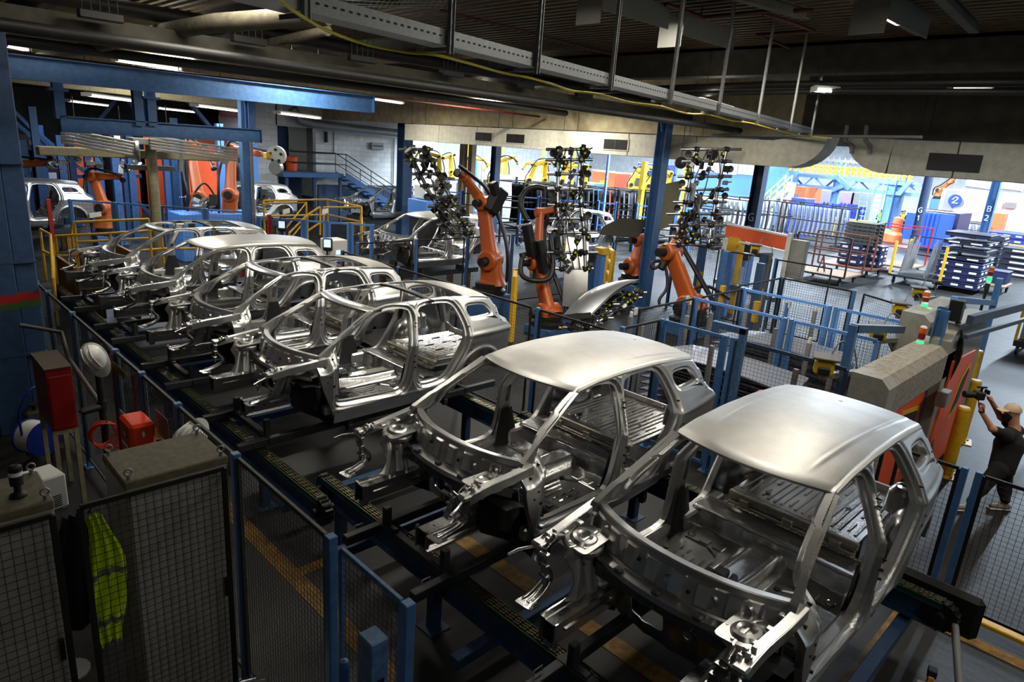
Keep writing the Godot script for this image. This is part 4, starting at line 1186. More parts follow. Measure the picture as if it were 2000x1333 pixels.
func left_side() -> void:
	var a := control_cabinet("wide grey control cabinet with dusty beige top behind the black mesh fence", -2.34, -1.70, -.74, -.24, 2.0)
	var b := control_cabinet("grey control cabinet carrying the signal beacon beside the hanging vest", -3.6, -2.72, -.72, -.26, 2.0)
	var bc := thing("signal_beacon", "black signal beacon with one white lens on the cabinet top", "beacon", Vector3(-2.86, 2.0, -.42))
	var q := MB.new(); q.lathe(Vector3.ZERO, [Vector2(0, .022), Vector2(.045, .022), Vector2(.045, .035), Vector2(.02, .05), Vector2(.02, .10), Vector2(.036, .10), Vector2(.036, .16)], Vector3.UP, 16); part(bc, "foot", q, M.black)
	q = MB.new(); q.cyl(Vector3(0, .16, 0), Vector3(0, .185, 0), .036, .036, 16); part(bc, "lens", q, M.white_lens)
	q = MB.new(); q.lathe(Vector3.ZERO, [Vector2(.036, .185), Vector2(.036, .215), Vector2(.02, .225), Vector2(0, .225)], Vector3.UP, 16); part(bc, "cap", q, M.black)
	# small white terminal and yellow tub behind
	var w := thing("terminal_box", "small white vented terminal box on a pole behind the beacon cabinet", "box", Vector3(-2.62, 0, -1.25))
	q = MB.new(); q.box(Vector3(0, 1.62, 0), Vector3(.20, .26, .24), Basis(Vector3.UP, .2), .01); var wb := part(w, "case", q, M.cab_white)
	q = MB.new()
	for k in 6: q.box(Vector3(.0, 1.52 + k * .016, .124), Vector3(.16, .006, .006), Basis(Vector3.UP, .2))
	part(wb, "vents", q, M.dark)
	q = MB.new(); q.cyl(Vector3(0, 0, 0), Vector3(0, 1.5, 0), .03, .03, 10); q.cyl(Vector3.ZERO, Vector3(0, .02, 0), .14, .14, 14); part(w, "pole", q, M.grey)
	var tub := thing("waste_tub", "dark tub with yellow rim and orange rags behind the beacon cabinet", "tub", Vector3(-3.05, 0, -1.5))
	q = MB.new(); q.lathe(Vector3.ZERO, [Vector2(0, .02), Vector2(.2, .02), Vector2(.25, .9), Vector2(.23, .9), Vector2(.19, .1)], Vector3.UP, 18); part(tub, "body", q, M.dark)
	q = MB.new()
	var pts := []
	for k in 19: pts.append(Vector3(cos(TAU * k / 18) * .25, .9, sin(TAU * k / 18) * .25))
	q.tube(pts, .02, 6); part(tub, "rim", q, M.yellow)
	q = MB.new(); q.sphere(Vector3(.05, .88, 0), Vector3(.13, .08, .1)); part(tub, "rag", q, M.orange)
	# red cabinet on cream stand
	var r := thing("red_cabinet", "tall red steel cabinet with dusty top on a cream stand", "cabinet", Vector3(-1.99, 0, -4.32))
	q = MB.new(); q.box(Vector3(0, 1.28, 0), Vector3(.24, .70, .68), Basis(), .006); var rb := part(r, "body", q, M.red_dark)
	q = MB.new(); q.box(Vector3(0, 1.635, 0), Vector3(.25, .012, .69)); part(r, "dusty_top", q, M.dust)
	for s in [Vector2(-.1, -.31), Vector2(.1, -.31), Vector2(-.1, .31), Vector2(.1, .31)]:
		q = MB.new(); q.bar(Vector3(s.x, 0, s.y), Vector3(s.x, .93, s.y), .045, .045); part(r, "leg", q, M.cream_paint)
	q = MB.new(); q.bar(Vector3(-.1, .9, .31), Vector3(.1, .9, .31), .04, .05); q.bar(Vector3(-.1, .9, -.31), Vector3(.1, .9, -.31), .04, .05); q.bar(Vector3(.1, .9, -.31), Vector3(.1, .9, .31), .04, .05); part(r, "stand_frame", q, M.cream_paint)
	q = MB.new(); q.box(Vector3(.0, 1.25, .343), Vector3(.20, .60, .008), Basis(), .002); part(rb, "door", q, M.red_dark)
	# standpipe with elbow and the orange cable coil
	var sp := thing("standpipe", "dark standpipe with a side elbow beside the red cabinet", "pipe", Vector3(-1.72, 0, -3.52))
	q = MB.new(); q.tube([Vector3(0, 0, 0), Vector3(0, 1.75, 0)], .035, 10); part(sp, "riser", q, M.pipe_dark)
	q = MB.new(); q.tube(arc3([Vector3(0, 1.30, 0), Vector3(-.06, 1.30, .02), Vector3(-.18, 1.30, .06), Vector3(-.2, 1.29, .07)], 3), .04, 10); q.cyl(Vector3(0, 1.25, 0), Vector3(0, 1.36, 0), .048, .048, 12); part(sp, "elbow", q, M.pipe_dark)
	var oc := thing("cable_coil", "thin orange cable coiled over the standpipe valve", "cable", Vector3(-1.76, 1.02, -3.48))
	q = MB.new()
	for k in 5:
		pts = []
		for i in 21: pts.append(Vector3(cos(TAU * i / 20) * (.12 + .006 * k) + .01 * k, sin(TAU * i / 20) * (.13 + .004 * k) - .01 * k, .01 * k + .02 * sin(i + k)))
		q.tube(pts, .006, 5)
	part(oc, "coil", q, M.cable_orange)
	q = MB.new(); q.tube(arc3([Vector3(.13, -.05, .02), Vector3(.12, -.3, .03), Vector3(.02, -.42, .02)], 5), .005, 5); part(oc, "loose_end", q, M.cable_orange)
	q = MB.new(); q.cyl(Vector3(.04, -.02, 0), Vector3(.04, .12, 0), .03, .03, 8); part(oc, "hook", q, M.dark)
	helmet("white safety helmet hanging on the standpipe above the red cabinet", Vector3(-1.76, 1.86, -3.46), Basis(Vector3(.3, -.85, .42).normalized(), Vector3(-.55, .30, .78).normalized(), Vector3.FORWARD).orthonormalized())
	helmet("white safety helmet hung on the fence beside the wide grey cabinet", Vector3(-1.70, 1.83, -1.02), Basis(Vector3(.55, .5, -.3).normalized(), Vector3(-.6, .55, .6).normalized(), Vector3.FORWARD).orthonormalized())
	# first aid box
	var f := thing("first_aid_box", "orange-red first aid box with glossy top hung on the line fence", "box", Vector3(-1.80, 1.36, -1.98))
	q = MB.new(); q.box(Vector3(0, .18, 0), Vector3(.20, .36, .34), Basis(), .025); var fb := part(f, "case", q, M.orange_red)
	q = MB.new(); q.box(Vector3(-.103, .25, .03), Vector3(.006, .07, .07)); part(fb, "green_badge", q, M.green)
	q = MB.new(); q.box(Vector3(-.107, .25, .03), Vector3(.004, .05, .016)); q.box(Vector3(-.107, .25, .03), Vector3(.004, .016, .05)); part(fb, "white_cross", q, M.white_paint)
	for k in 2:
		q = MB.new(); q.box(Vector3(.0, .27, .175), Vector3(.02, .05, .012), Basis(), .003) if k == 0 else q.box(Vector3(-.104, .13, -.02), Vector3(.004, .03, .16)); part(fb, "latch" if k == 0 else "white_lettering_strip", q, M.white_paint)
	var bkt := MB.new(); bkt.bar(Vector3(.05, .1, 0), Vector3(.17, .1, 0), .04, .04); part(f, "wall_bracket", bkt, M.dark)
	var ib := thing("ribbed_box", "pale ribbed box standing below the first aid box", "box", Vector3(-1.86, 0, -1.5))
	q = MB.new(); q.box(Vector3(0, .55, 0), Vector3(.26, 1.1, .26), Basis(), .01)
	part(ib, "case", q, M.cab_grey)
	for k in 5:
		q = MB.new(); q.box(Vector3(-.1 + .05 * k, 1.105, 0), Vector3(.02, .02, .25)); part(ib, "rib", q, M.cab_grey)
	# papers and tapes on the fence
	for k in [["paper_notice", Vector3(-1.80, 1.42, -2.42), Vector3(.004, .42, .16), "tall white paper notice behind the first aid box", M.paper], ["warning_notice", Vector3(-1.67, 1.70, -1.72), Vector3(.004, .22, .30), "pale notice with red print on the line fence above the first aid box", M.paper_red], ["yellow_tag", Vector3(-1.67, 1.86, -2.95), Vector3(.004, .08, .42), "yellow strip label fixed along the line fence rail", M.yellow_worn]]:
		q = MB.new(); q.box(Vector3.ZERO, k[2]); var o := single(k[0], q, k[4], k[3], "notice"); o.position = k[1]
	for k in 2:
		q = MB.new(); q.box(Vector3(-1.665, 1.1, -3.2 + .72 * k), Vector3(.006, 1.7, .05)); single("tape_strip", q, M.stripe_red, "vertical red tape strip on the line fence beside the yellow label", "tape", "red tapes on the line fence")
	var pr := thing("angled_handrail", "pale grey pipe handrail angled down the line fence behind the red cabinet", "handrail", Vector3.ZERO)
	q = MB.new(); q.tube([hitz(80, 615, -5.6) * Vector3(0, 1, 0) + Vector3(-2.1, 0, -5.2), Vector3(-1.72, 1.72, -5.1), Vector3(-1.72, 1.45, -4.9), Vector3(-1.72, 1.3, -3.6)], .025, 8); part(pr, "rail", q, M.rail_grime)
	# hose reel cart
	var c := thing("hose_reel_cart", "blue hand cart with a large white hose reel beside the blue column", "hose reel", hity(78, 905, 0) + Vector3(0, 0, 0), .5)
	q = MB.new(); q.tube(arc3([Vector3(-.16, .35, 0), Vector3(-.18, .75, .02), Vector3(-.05, 1.0, .06), Vector3(.12, 1.02, .06), Vector3(.2, .95, .02), Vector3(.16, .5, 0), Vector3(.14, .1, 0)], 4), .014, 8); part(c, "handle_frame", q, M.blue_reel)
	for s in [-1.0, 1.0]:
		q = MB.new(); q.cyl(Vector3(0, .36, s * .12), Vector3(0, .36, s * .13), .22, .22, 24); part(c, "reel_disc", q, M.blue_reel)
	q = MB.new(); q.cyl(Vector3(0, .36, -.115), Vector3(0, .36, .115), .20, .20, 24); part(c, "wound_hose", q, M.cab_white)
	for s in [-1.0, 1.0]:
		q = MB.new(); q.cyl(Vector3(.1, .1, s * .18), Vector3(.1, .1, s * .22), .10, .10, 18); part(c, "wheel", q, M.dark)
	var vl := thing("valve_block", "grimy valve block fixed to the blue column above the hose cart", "valve", hitz(68, 812, -6.3))
	q = MB.new(); q.box(Vector3.ZERO, Vector3(.22, .16, .14), Basis(), .03); part(vl, "body", q, M.dust)
	q = MB.new(); q.cyl(Vector3(0, .08, 0), Vector3(0, .16, 0), .02, .02, 8); q.cyl(Vector3(0, .15, 0), Vector3(0, .17, 0), .06, .06, 12); part(vl, "handwheel", q, M.dark)
	# hanging clothes
	var v := thing("hi_vis_vest", "yellow high visibility jacket with grey bands hanging behind the mesh fence", "jacket", Vector3(-2.53, 0, -.235))
	var P := []
	for j in 22:
		var t := j / 21.0
		var y := lerpf(1.88, .92, t)
		var w0 := lerpf(.045, .11, smoothstep(0, .45, t)) * (1 - .45 * smoothstep(.7, 1, t))
		for i in 13:
			var u := i / 12.0 * 2 - 1
			P.append(Vector3(u * w0 + .05 * t + .03 * sin(t * 5.0), y - .03 * absf(u), .02 * sin(u * 9 + t * 4) + .012 * cos(u * 17)))
	q = MB.new(); q.sheet(P, 13); var vv := part(v, "cloth", q, M.hivis)
	for k in [9, 17]:
		var S := []
		for j in 2:
			for i in 13: S.append(P[(k + j) * 13 + i] + Vector3(0, 0, .004))
		q = MB.new(); q.sheet(S, 13); part(vv, "reflective_band", q, M.silver_band)
	q = MB.new(); q.tube([Vector3(-.03, 1.88, 0), Vector3(0, 1.93, .01), Vector3(.03, 1.88, 0)], .006, 5); part(v, "hanging_loop", q, M.dark)
	var j2 := thing("black_jacket", "black work jacket hanging beside the yellow vest behind the mesh fence", "jacket", Vector3(-2.60, 0, -.27))
	P = []
	for j in 18:
		var t := j / 17.0
		for i in 13:
			var u := i / 12.0 * 2 - 1
			P.append(Vector3(u * lerpf(.05, .17, smoothstep(0, .4, t)) - .03, lerpf(1.86, 1.05, t), -.03 + .025 * sin(u * 8 + t * 3)))
	q = MB.new(); q.sheet(P, 13); var jj := part(j2, "cloth", q, M.black_cloth)
	q = MB.new(); q.box(Vector3(.10, 1.15, .0), Vector3(.05, .035, .004), Basis(Vector3.BACK, .3)); part(jj, "white_tag", q, M.paper)
	# loose body panel in the foreground
	var hp := thing("loose_panel", "white painted car panel lying on a rack at the foot of the mesh fence", "car panel", hity(405, 1450, .45), .0)
	P = []
	for j in 9:
		for i in 17:
			var u := i / 16.0; var t := j / 8.0
			P.append(Vector3(-.55 + 1.0 * u, .05 + .10 * sin(PI * u * .8) * (1 - .4 * t) - .05 * t, -.10 - .12 * sin(PI * u) + .5 * t))
	q = MB.new(); q.sheet(P, 17, true); part(hp, "skin", q, M.white_car)
	q = MB.new(); q.tube(arc3([Vector3(-.1, .12, -.2), Vector3(.15, .13, -.22), Vector3(.45, .10, -.16)], 4), .03, 8); q.prism([Vector2(.2, 0), Vector2(.5, .06), Vector2(.46, -.02), Vector2(.3, -.06)], Vector3(0, .09, -.14), Vector3.RIGHT, Vector3(0, .5, -.8), Vector3(0, .03, 0)); part(hp, "edge_flange", q, M.bright)
	q = MB.new()
	for s in [Vector2(-.3, .0), Vector2(.3, .0), Vector2(-.3, .4), Vector2(.3, .4)]: q.bar(Vector3(s.x, -.45, s.y), Vector3(s.x, .02, s.y), .04, .04)
	q.bar(Vector3(-.35, .0, .0), Vector3(.35, .0, .0), .04, .04); q.bar(Vector3(-.35, .0, .4), Vector3(.35, .0, .4), .04, .04); part(hp, "rack", q, M.dark)

# ---------------------------------------------------------------- robots and grippers
func dep(px: float, py: float, depth: float) -> Vector3: return CAM_P + ray(px, py) * depth
func depth_of(p: Vector3) -> float: return (p - CAM_P).dot(CAM_F)
func limb(mb: MB, a: Vector3, b: Vector3, wa: float, wb: float, side: Vector3) -> void:    # cast arm: rounded tapering box
	var d := (b - a).normalized()
	var s := (side - d * side.dot(d)).normalized(); var u := s.cross(d)
	var rows := 9; var cols := 17; var P := []
	for j in rows:
		var t := j / float(rows - 1)
		var w := lerpf(wa, wb, t) * (1.0 + .18 * pow(absf(t - .5) * 2.0, 3))
		for i in cols:
			var th := TAU * i / (cols - 1)
			var c := cos(th); var sn := sin(th)
			var q := pow(absf(c), .6) * signf(c); var r := pow(absf(sn), .6) * signf(sn)
			P.append(a.lerp(b, t) + s * q * w * .62 + u * r * w)
	mb.sheet(P, cols)
	for e in [0, rows - 1]:
		for i in range(1, cols - 2): mb.tri2(P[e * cols], P[e * cols + i], P[e * cols + i + 1], a.lerp(b, .5))
func joint(mb: MB, p: Vector3, ax: Vector3, r: float, l: float) -> void:
	mb.lathe(p - ax * l / 2, [Vector2(0, 0), Vector2(r * .85, 0), Vector2(r, l * .08), Vector2(r, l * .92), Vector2(r * .85, l), Vector2(0, l)], ax, 22)
func robot(label: String, foot: Vector3, sh: Vector3, el: Vector3, wr: Vector3, fl: Vector3, paint: Material, ped: float, k := 1.0, pedm: Material = null) -> Node3D:
	var t := thing("welding_robot" if paint == M.robot_yellow else "industrial_robot", label, "robot", foot)
	take(foot, 1.1 * k)
	var o := foot
	sh -= o; el -= o; wr -= o; fl -= o
	var fw := Vector3(el.x - sh.x + wr.x - el.x, 0, wr.z - sh.z)
	if fw.length() < .05: fw = Vector3.RIGHT
	fw = fw.normalized()
	var side := fw.cross(Vector3.UP)
	if ped > .05:
		var p := MB.new(); p.box(Vector3(sh.x, ped / 2, sh.z), Vector3(.8, ped, .8) * Vector3(k, 1, k), Basis(), .012); part(t, "pedestal", p, pedm if pedm else M.blue)
	var b := MB.new(); b.lathe(Vector3(sh.x, ped, sh.z), [Vector2(.42 * k, 0), Vector2(.42 * k, .10 * k), Vector2(.34 * k, .14 * k), Vector2(.34 * k, .26 * k), Vector2(0, .26 * k)], Vector3.UP, 22); part(t, "base", b, M.dark_steel)
	var tu := MB.new()
	limb(tu, Vector3(sh.x, ped + .2 * k, sh.z) - fw * .1 * k, sh + Vector3(0, .02, 0), .30 * k, .24 * k, side); joint(tu, sh, side, .25 * k, .52 * k); part(t, "turret", tu, paint)
	var hub := MB.new(); joint(hub, sh + side * .28 * k, side, .15 * k, .10 * k); hub.cyl(sh - side * .26 * k, sh - side * .5 * k, .11 * k, .10 * k, 16); part(t, "shoulder_motor", hub, M.black)
	var la := MB.new(); limb(la, sh, el, .20 * k, .16 * k, side); part(t, "lower_arm", la, paint)
	var ej := MB.new(); joint(ej, el, side, .19 * k, .44 * k); part(t, "elbow", ej, paint)
	var em := MB.new(); em.cyl(el - side * .22 * k, el - side * .42 * k, .09 * k, .09 * k, 14)
	var bk := (el - wr).normalized()
	em.cyl(el + bk * .1 * k, el + bk * .42 * k, .085 * k, .085 * k, 14); part(t, "elbow_motor", em, M.black)
	var fa := MB.new(); limb(fa, el, wr, .15 * k, .10 * k, side); part(t, "forearm", fa, paint)
	var wj := MB.new(); joint(wj, wr, side, .11 * k, .24 * k); limb(wj, wr, fl, .085 * k, .07 * k, side); part(t, "wrist", wj, paint)
	var fj := MB.new(); joint(fj, fl, (fl - wr).normalized(), .10 * k, .06 * k); part(t, "flange", fj, M.dark_steel)
	# dress pack
	for q in 2:
		var h := MB.new()
		var off := side * (.26 + .05 * q) * k
		h.tube(arc3([Vector3(sh.x, ped + .3 * k, sh.z) - fw * .35 * k + off, sh - fw * .32 * k + off + Vector3(0, .15, 0), sh.lerp(el, .55) - fw * .30 * k + off, el + Vector3(0, .25 * k, 0) + off * .8, el.lerp(wr, .6) + Vector3(0, .20 * k, 0) + off * .6, fl + Vector3(0, .16 * k, 0) + off * .3], 5), .04 * k, 8)
		part(t, "hose", h, M.hose)
	return t
func gripper(label: String, pts: Array, width: float, seed: int, cups: int, clamps: int) -> Node3D:    # pts: spine from top to bottom
	var t := thing("robot_gripper", label, "gripper", pts[0])
	var rg := RandomNumberGenerator.new(); rg.seed = seed
	var o: Vector3 = pts[0]
	var across := Vector3(.72, .07, .69).normalized(); var toward := Vector3(-.68, .1, .67).normalized()
	var sp := arc3(pts.map(func(p): return p - o), 8)
	for s in [-1.0, 1.0]:
		var m := MB.new(); m.tube(sp.map(func(p): return p + across * s * width * .5), .044, 8); part(t, "frame_tube", m, M.chrome)
	for i in range(0, sp.size(), 4):
		var m := MB.new(); m.cyl(sp[i] - across * width * rg.randf_range(.75, 1.1), sp[i] + across * width * rg.randf_range(.75, 1.1), .036, .036, 8); part(t, "cross_tube", m, M.chrome)
		for s in [-1.0, 1.0]:
			var c := MB.new(); c.box(sp[i] + across * s * width * .5, Vector3(.13, .11, .13), Basis(across, .3), .014); c.cyl(sp[i] + across * s * width * .5, sp[i] + across * s * width * .5 + toward * .09, .03, .03, 8); part(t, "tube_clamp", c, M.black)
	for i in int(clamps * 1.15):
		var p: Vector3 = sp[rg.randi_range(0, sp.size() - 1)] + across * rg.randf_range(-.7, .7) * width + toward * rg.randf_range(-.1, .12)
		var m := MB.new(); m.box(p, Vector3(rg.randf_range(.07, .17), rg.randf_range(.08, .24), rg.randf_range(.07, .13)), Basis(Vector3(rg.randf(), rg.randf(), rg.randf()).normalized(), rg.randf() * 2), .01)
		m.cyl(p, p + Vector3(rg.randf_range(-1, 1), rg.randf_range(-1, 1), rg.randf_range(-1, 1)).normalized() * .16, .016, .016, 6); part(t, "pneumatic_clamp", m, [M.black, M.chrome, M.dark_steel][i % 3])
		if i % 3 == 0:
			var k := MB.new(); k.cyl(p + toward * .05, p + toward * .10, .03, .026, 10); part(t, "yellow_knob", k, M.lime)
	for i in cups:
		var p: Vector3 = sp[int((i + .5) * sp.size() / cups)] + across * (width * .75 if i % 2 else -width * .75)
		var m := MB.new(); m.lathe(p, [Vector2(.025, -.12), Vector2(.025, 0), Vector2(.05, .02), Vector2(.085, .06), Vector2(.08, .06), Vector2(0, .03)], toward, 14); part(t, "suction_cup", m, M.black)
	var h := MB.new()
	for q in 3:
		var a: Vector3 = sp[0] + across * (q - 1) * .12 + toward * .1; var b: Vector3 = sp[sp.size() - 1] + across * (1 - q) * .15 + toward * .1
		h.tube(arc3([a, sp[sp.size() / 3] + across * (.3 * (q - 1)) + toward * .22, sp[sp.size() * 2 / 3] - across * .15 * q + toward * .2, b], 6), .014, 6)
	stuff(part(t, "air_hoses", h, M.hose))
	return t

func mid() -> void:
	var D := 0.0
	# tall robot holding the long gripper
	var f1 := hity(965, 640); D = depth_of(f1)
	robot("tall orange robot on a blue pedestal reaching up behind the fourth body", f1, dep(958, 508, D), dep(944, 396, D), dep(908, 347, D - .2), dep(893, 338, D - .5), M.robot, .75)
	gripper("long slanting gripper frame held up by the tall orange robot", [dep(816, 292, D - .8), dep(838, 340, D - .8), dep(862, 385, D - .8), dep(880, 420, D - .8), dep(900, 455, D - .8)], .42, 4, 5, 42)
	var mb0 := thing("motor_block", "black finned motor pack on the elbow of the tall orange robot", "motor", dep(968, 392, D - .15))
	var q := MB.new(); q.box(Vector3.ZERO, Vector3(.34, .62, .30), Basis(Vector3(.2, 0, -1).normalized(), .5), .03); part(mb0, "case", q, M.black)
	q = MB.new(); q.box(Vector3(-.16, .3, .1), Vector3(.2, .3, .2), Basis(Vector3.BACK, .4), .03); part(mb0, "terminal_box", q, M.dark_steel)
	# second robot with the door gripper
	var f2 := hity(1072, 655); D = depth_of(f2)
	robot("orange robot crouching beside the hood gripper with black hoses", f2, dep(1072, 612, D), dep(1049, 513, D), dep(1055, 415, D), dep(1088, 408, D - .2), M.robot, .2)
	gripper("upright door gripper with many black clamps beside the blue column", [dep(1115, 292, D - .3), dep(1113, 340, D - .3), dep(1112, 400, D - .3), dep(1118, 455, D - .3), dep(1120, 525, D - .3)], .55, 9, 6, 46)
	hung_door(D - .25)
	for k in 2:
		var hs := thing("hose_bundle", ["thick black hose looping past the crouching orange robot", "ribbed black hose arching over the door gripper"][k], "hose", Vector3.ZERO)
		q = MB.new()
		if k == 0: q.tube(arc3([dep(1020, 500, D - .3), dep(1018, 535, D - .4), dep(1040, 548, D - .5), dep(1070, 545, D - .4), dep(1080, 520, D - .3), dep(1075, 470, D - .2)], 6), .06, 9)
		else: q.tube(arc3([dep(1030, 430, D), dep(1017, 400, D), dep(1025, 375, D), dep(1045, 366, D), dep(1062, 368, D)], 6), .065, 9)
		part(hs, "hose", q, M.hose)
		q = MB.new(); q.cyl(dep(1065, 372, D) if k else dep(1022, 505, D - .3), dep(1062, 368, D) if k else dep(1020, 495, D - .3), .08, .08, 12); part(hs, "coupling", q, M.dark_steel)
	gauge_box(D)
	# hood held on its gripper
	var f := thing("held_hood", "bare silver bonnet clamped on a gripper beside the line", "car panel", dep(1175, 590, D - 1.2))
	var o := f.position
	var c00 := dep(1098, 618, D - 1.6) - o; var c10 := dep(1155, 613, D - 1.7) - o; var c01 := dep(1178, 556, D - .9) - o; var c11 := dep(1250, 546, D - 1.0) - o
	var P := []
	for j in 13:
		for i in 13:
			var u := i / 12.0; var v := j / 12.0
			var p := c00.lerp(c10, u).lerp(c01.lerp(c11, u), v)
			P.append(p + Vector3(0, .13 * sin(PI * v) + .04 * sin(PI * u), 0))
	q = MB.new(); q.sheet(P, 13, true); part(f, "skin", q, M.bright_sheet)
	P = P.map(func(p): return p - Vector3(0, .05, 0))
	q = MB.new(); q.sheet(P, 13); part(f, "inner_panel", q, M.dull)
	q = MB.new(); q.bar(c00 - Vector3(0, .03, 0), c10 - Vector3(0, .03, 0), .03, .12); part(f, "front_flange", q, M.bright)
	gripper("flat hood gripper with clamps below the silver bonnet", [dep(1235, 572, D - 1.0), dep(1205, 595, D - 1.1), dep(1165, 622, D - 1.3), dep(1130, 640, D - 1.4)], .35, 21, 3, 24)
	var yc := MB.new(); yc.tube(arc3([dep(1092, 640, D - 1.2), dep(1120, 643, D - 1.3), dep(1150, 640, D - 1.4), dep(1170, 630, D - 1.4)], 5), .025, 7); single("air_line", yc, M.cable_yellow, "yellow air line looping under the hood gripper", "hose")
	# third robot
	var f3 := hity(1345, 655); D = depth_of(f3)
	robot("orange robot leaning back beside the blue column with a purple hose", f3, dep(1350, 598, D), dep(1310, 492, D), dep(1328, 462, D), dep(1335, 440, D - .2), M.robot, .3, 1.2)
	gripper("tall upright side panel gripper above the leaning orange robot", [dep(1390, 292, D - .2), dep(1378, 345, D - .2), dep(1368, 395, D - .2), dep(1360, 440, D - .2), dep(1355, 478, D - .2)], .75, 33, 8, 52)
	var ph := thing("purple_hose", "dark purple hose looped beside the leaning orange robot", "hose", Vector3.ZERO)
	q = MB.new(); q.tube(arc3([dep(1300, 510, D), dep(1275, 512, D), dep(1276, 525, D), dep(1298, 520, D), dep(1303, 560, D), dep(1288, 585, D), dep(1290, 600, D)], 6), .04, 8); part(ph, "loop", q, M.hose_purple)
	q = MB.new(); q.tube(arc3([dep(1340, 565, D), dep(1380, 560, D), dep(1400, 568, D), dep(1425, 585, D)], 5), .04, 8); part(ph, "tail", q, M.hose_purple)
	for k in 2:
		q = MB.new(); q.box(dep(1352 + 10 * k, 375 + 22 * k, D - .35), Vector3(.5, .42, .02), Basis(Vector3.UP, .8)); var o2 := single("backing_plate", q, M.galv, ["grey vacuum plate high on the side panel gripper", "grey vacuum plate low on the side panel gripper"][k], "plate")
	# fourth robot half behind the column, its olive plate and the cream panel
	D += 3.0
	var f4 := dep(1240, 560, D); f4.y = 0
	robot("orange robot half hidden behind the blue column holding an olive plate", f4, dep(1238, 520, D), dep(1252, 470, D), dep(1232, 455, D), dep(1225, 448, D), M.robot, .6)
	q = MB.new(); q.prism(round_poly([Vector2(-.75, -.2), Vector2(.35, -.35), Vector2(.75, .25), Vector2(.0, .35), Vector2(-.6, .05)], .12), dep(1217, 446, D - .4), Vector3(.72, .1, .69), Vector3(.1, .75, -.5), Vector3(-.03, .02, .03)); single("olive_plate", q, M.olive, "dull olive cover plate held by the half hidden robot", "plate")
	q = MB.new(); q.prism(round_poly([Vector2(-.35, -.75), Vector2(.2, -.6), Vector2(.42, .75), Vector2(-.3, .6)], .08), dep(1302, 402, D - .2), Vector3(.7, .07, .69), Vector3(.1, .98, -.1), Vector3(-.04, .0, .04)); var cp := single("cream_door_panel", q, M.cream_paint, "cream inner door panel standing behind the blue column", "car panel")
	cell_fences()
	part_racks()
	mid_clutter()
func mid_clutter() -> void:
	var q: MB; var t: Node3D
	var xs := [4.6, 6.2, 7.8, 9.4, 11.0, 12.6, 14.2]
	for k in 6: fence(["behind the tall robot pedestal", "beside the tall robot's blue pedestal", "behind the crouching robot", "behind the hanging car door", "in front of the half hidden car", "behind the half hidden robot"][k].insert(0, "black mesh panel "), Vector3(xs[k], 0, -8.75), Vector3(xs[k + 1] - .06, 0, -8.75), .12, 1.95, M.black, M.blue, .06, 1)
	for k in 3: fence("black mesh panel %s the leaning robot" % ["well behind", "between column and", "past the column behind"][k], Vector3(13.4, 0, -6.2 + 1.5 * k), Vector3(13.4, 0, -4.76 + 1.5 * k), .12, 1.95, M.black, M.blue, .06, 1)
	for k in 10:
		var p := dep([1012, 1092, 1108, 1150, 1168, 1192, 1228, 1262, 1420, 1445][k], 560, [16, 16.5, 17, 18.5, 18, 19, 19.5, 20, 19, 20.5][k]); p.y = 0
		if taken(p, .15): continue
		take(p, .15)
		t = thing("fixture_post", "blue fixture post with a %s block behind the door robots" % ["yellow", "dark"][k % 2], "post", p, 0, ["yellow topped", "dark topped"][k % 2] + " fixture posts")
		q = MB.new(); q.bar(Vector3.ZERO, Vector3(0, 1.5 + .2 * (k % 3), 0), .18, .18); part(t, "shaft", q, M.blue_light2 if k % 3 else M.blue)
		q = MB.new(); q.box(Vector3(0, 1.55 + .2 * (k % 3), 0), Vector3(.26, .2, .3), Basis(), .02); part(t, "block", q, M.yellow if k % 2 == 0 else M.dark)
	for k in 4:
		var p := dep([1165, 1188, 1002, 1262][k], [540, 545, 600, 560][k], [19.5, 20.5, 15.4, 21.5][k]); p.y = 0
		t = thing("yellow_step_frame", ["yellow ladder frame behind the hanging door", "yellow box frame beside the hanging door", "yellow guard frame beside the tall robot pedestal", "yellow guard frame behind the blue column"][k], "frame stand", p)
		for s in [-.35, .35]:
			q = MB.new(); q.bar(Vector3(s, 0, -s), Vector3(s, 1.5, -s), .1, .1); part(t, "upright", q, M.yellow)
		for y in 4:
			q = MB.new(); q.bar(Vector3(-.35, .35 + .36 * y, .35), Vector3(.35, .35 + .36 * y, -.35), .1, .08); part(t, "rung", q, M.yellow)
	for k in 5:
		var p := dep([900, 985, 1180, 1130, 1400][k], [560, 590, 520, 560, 560][k], [15.5, 15.0, 21, 18, 19.5][k]); p.y = 0
		if taken(p, .5): continue
		t = thing("machine_base", ["dark fixture table in front of the bright roofed car", "dark junction cabinet at the tall robot", "yellow and black carrier bed under the half hidden car", "dark clamp table behind the hanging door", "dark clamp table behind the leaning robot"][k], "fixture", p, .2)
		q = MB.new(); q.box(Vector3(0, .4, 0), Vector3(1.3, .8, .8), Basis(), .02); part(t, "cabinet", q, M.dark_steel if k != 2 else M.yellow_worn)
		for s in 5:
			q = MB.new(); q.box(Vector3(-.5 + .25 * s, .9 + .06 * (s % 3), .1 * (s % 2)), Vector3(.14, .3, .2), Basis(), .02); part(t, "clamp_tower", q, [M.dark, M.galv, M.blue][s % 3])
func gauge_box(D: float) -> void:
	var t := thing("dress_pack_box", "pair of dark cable boxes on the crouching robot forearm", "box", dep(1040, 470, D - .35))
	for k in 2:
		var q := MB.new(); q.box(Vector3(.22 * k - .1, -.35 * k, .2 * k), Vector3(.18, .75, .22), Basis(Vector3(.6, 0, -.7).normalized(), -.25), .02); part(t, "cable_box", q, M.dark_steel)
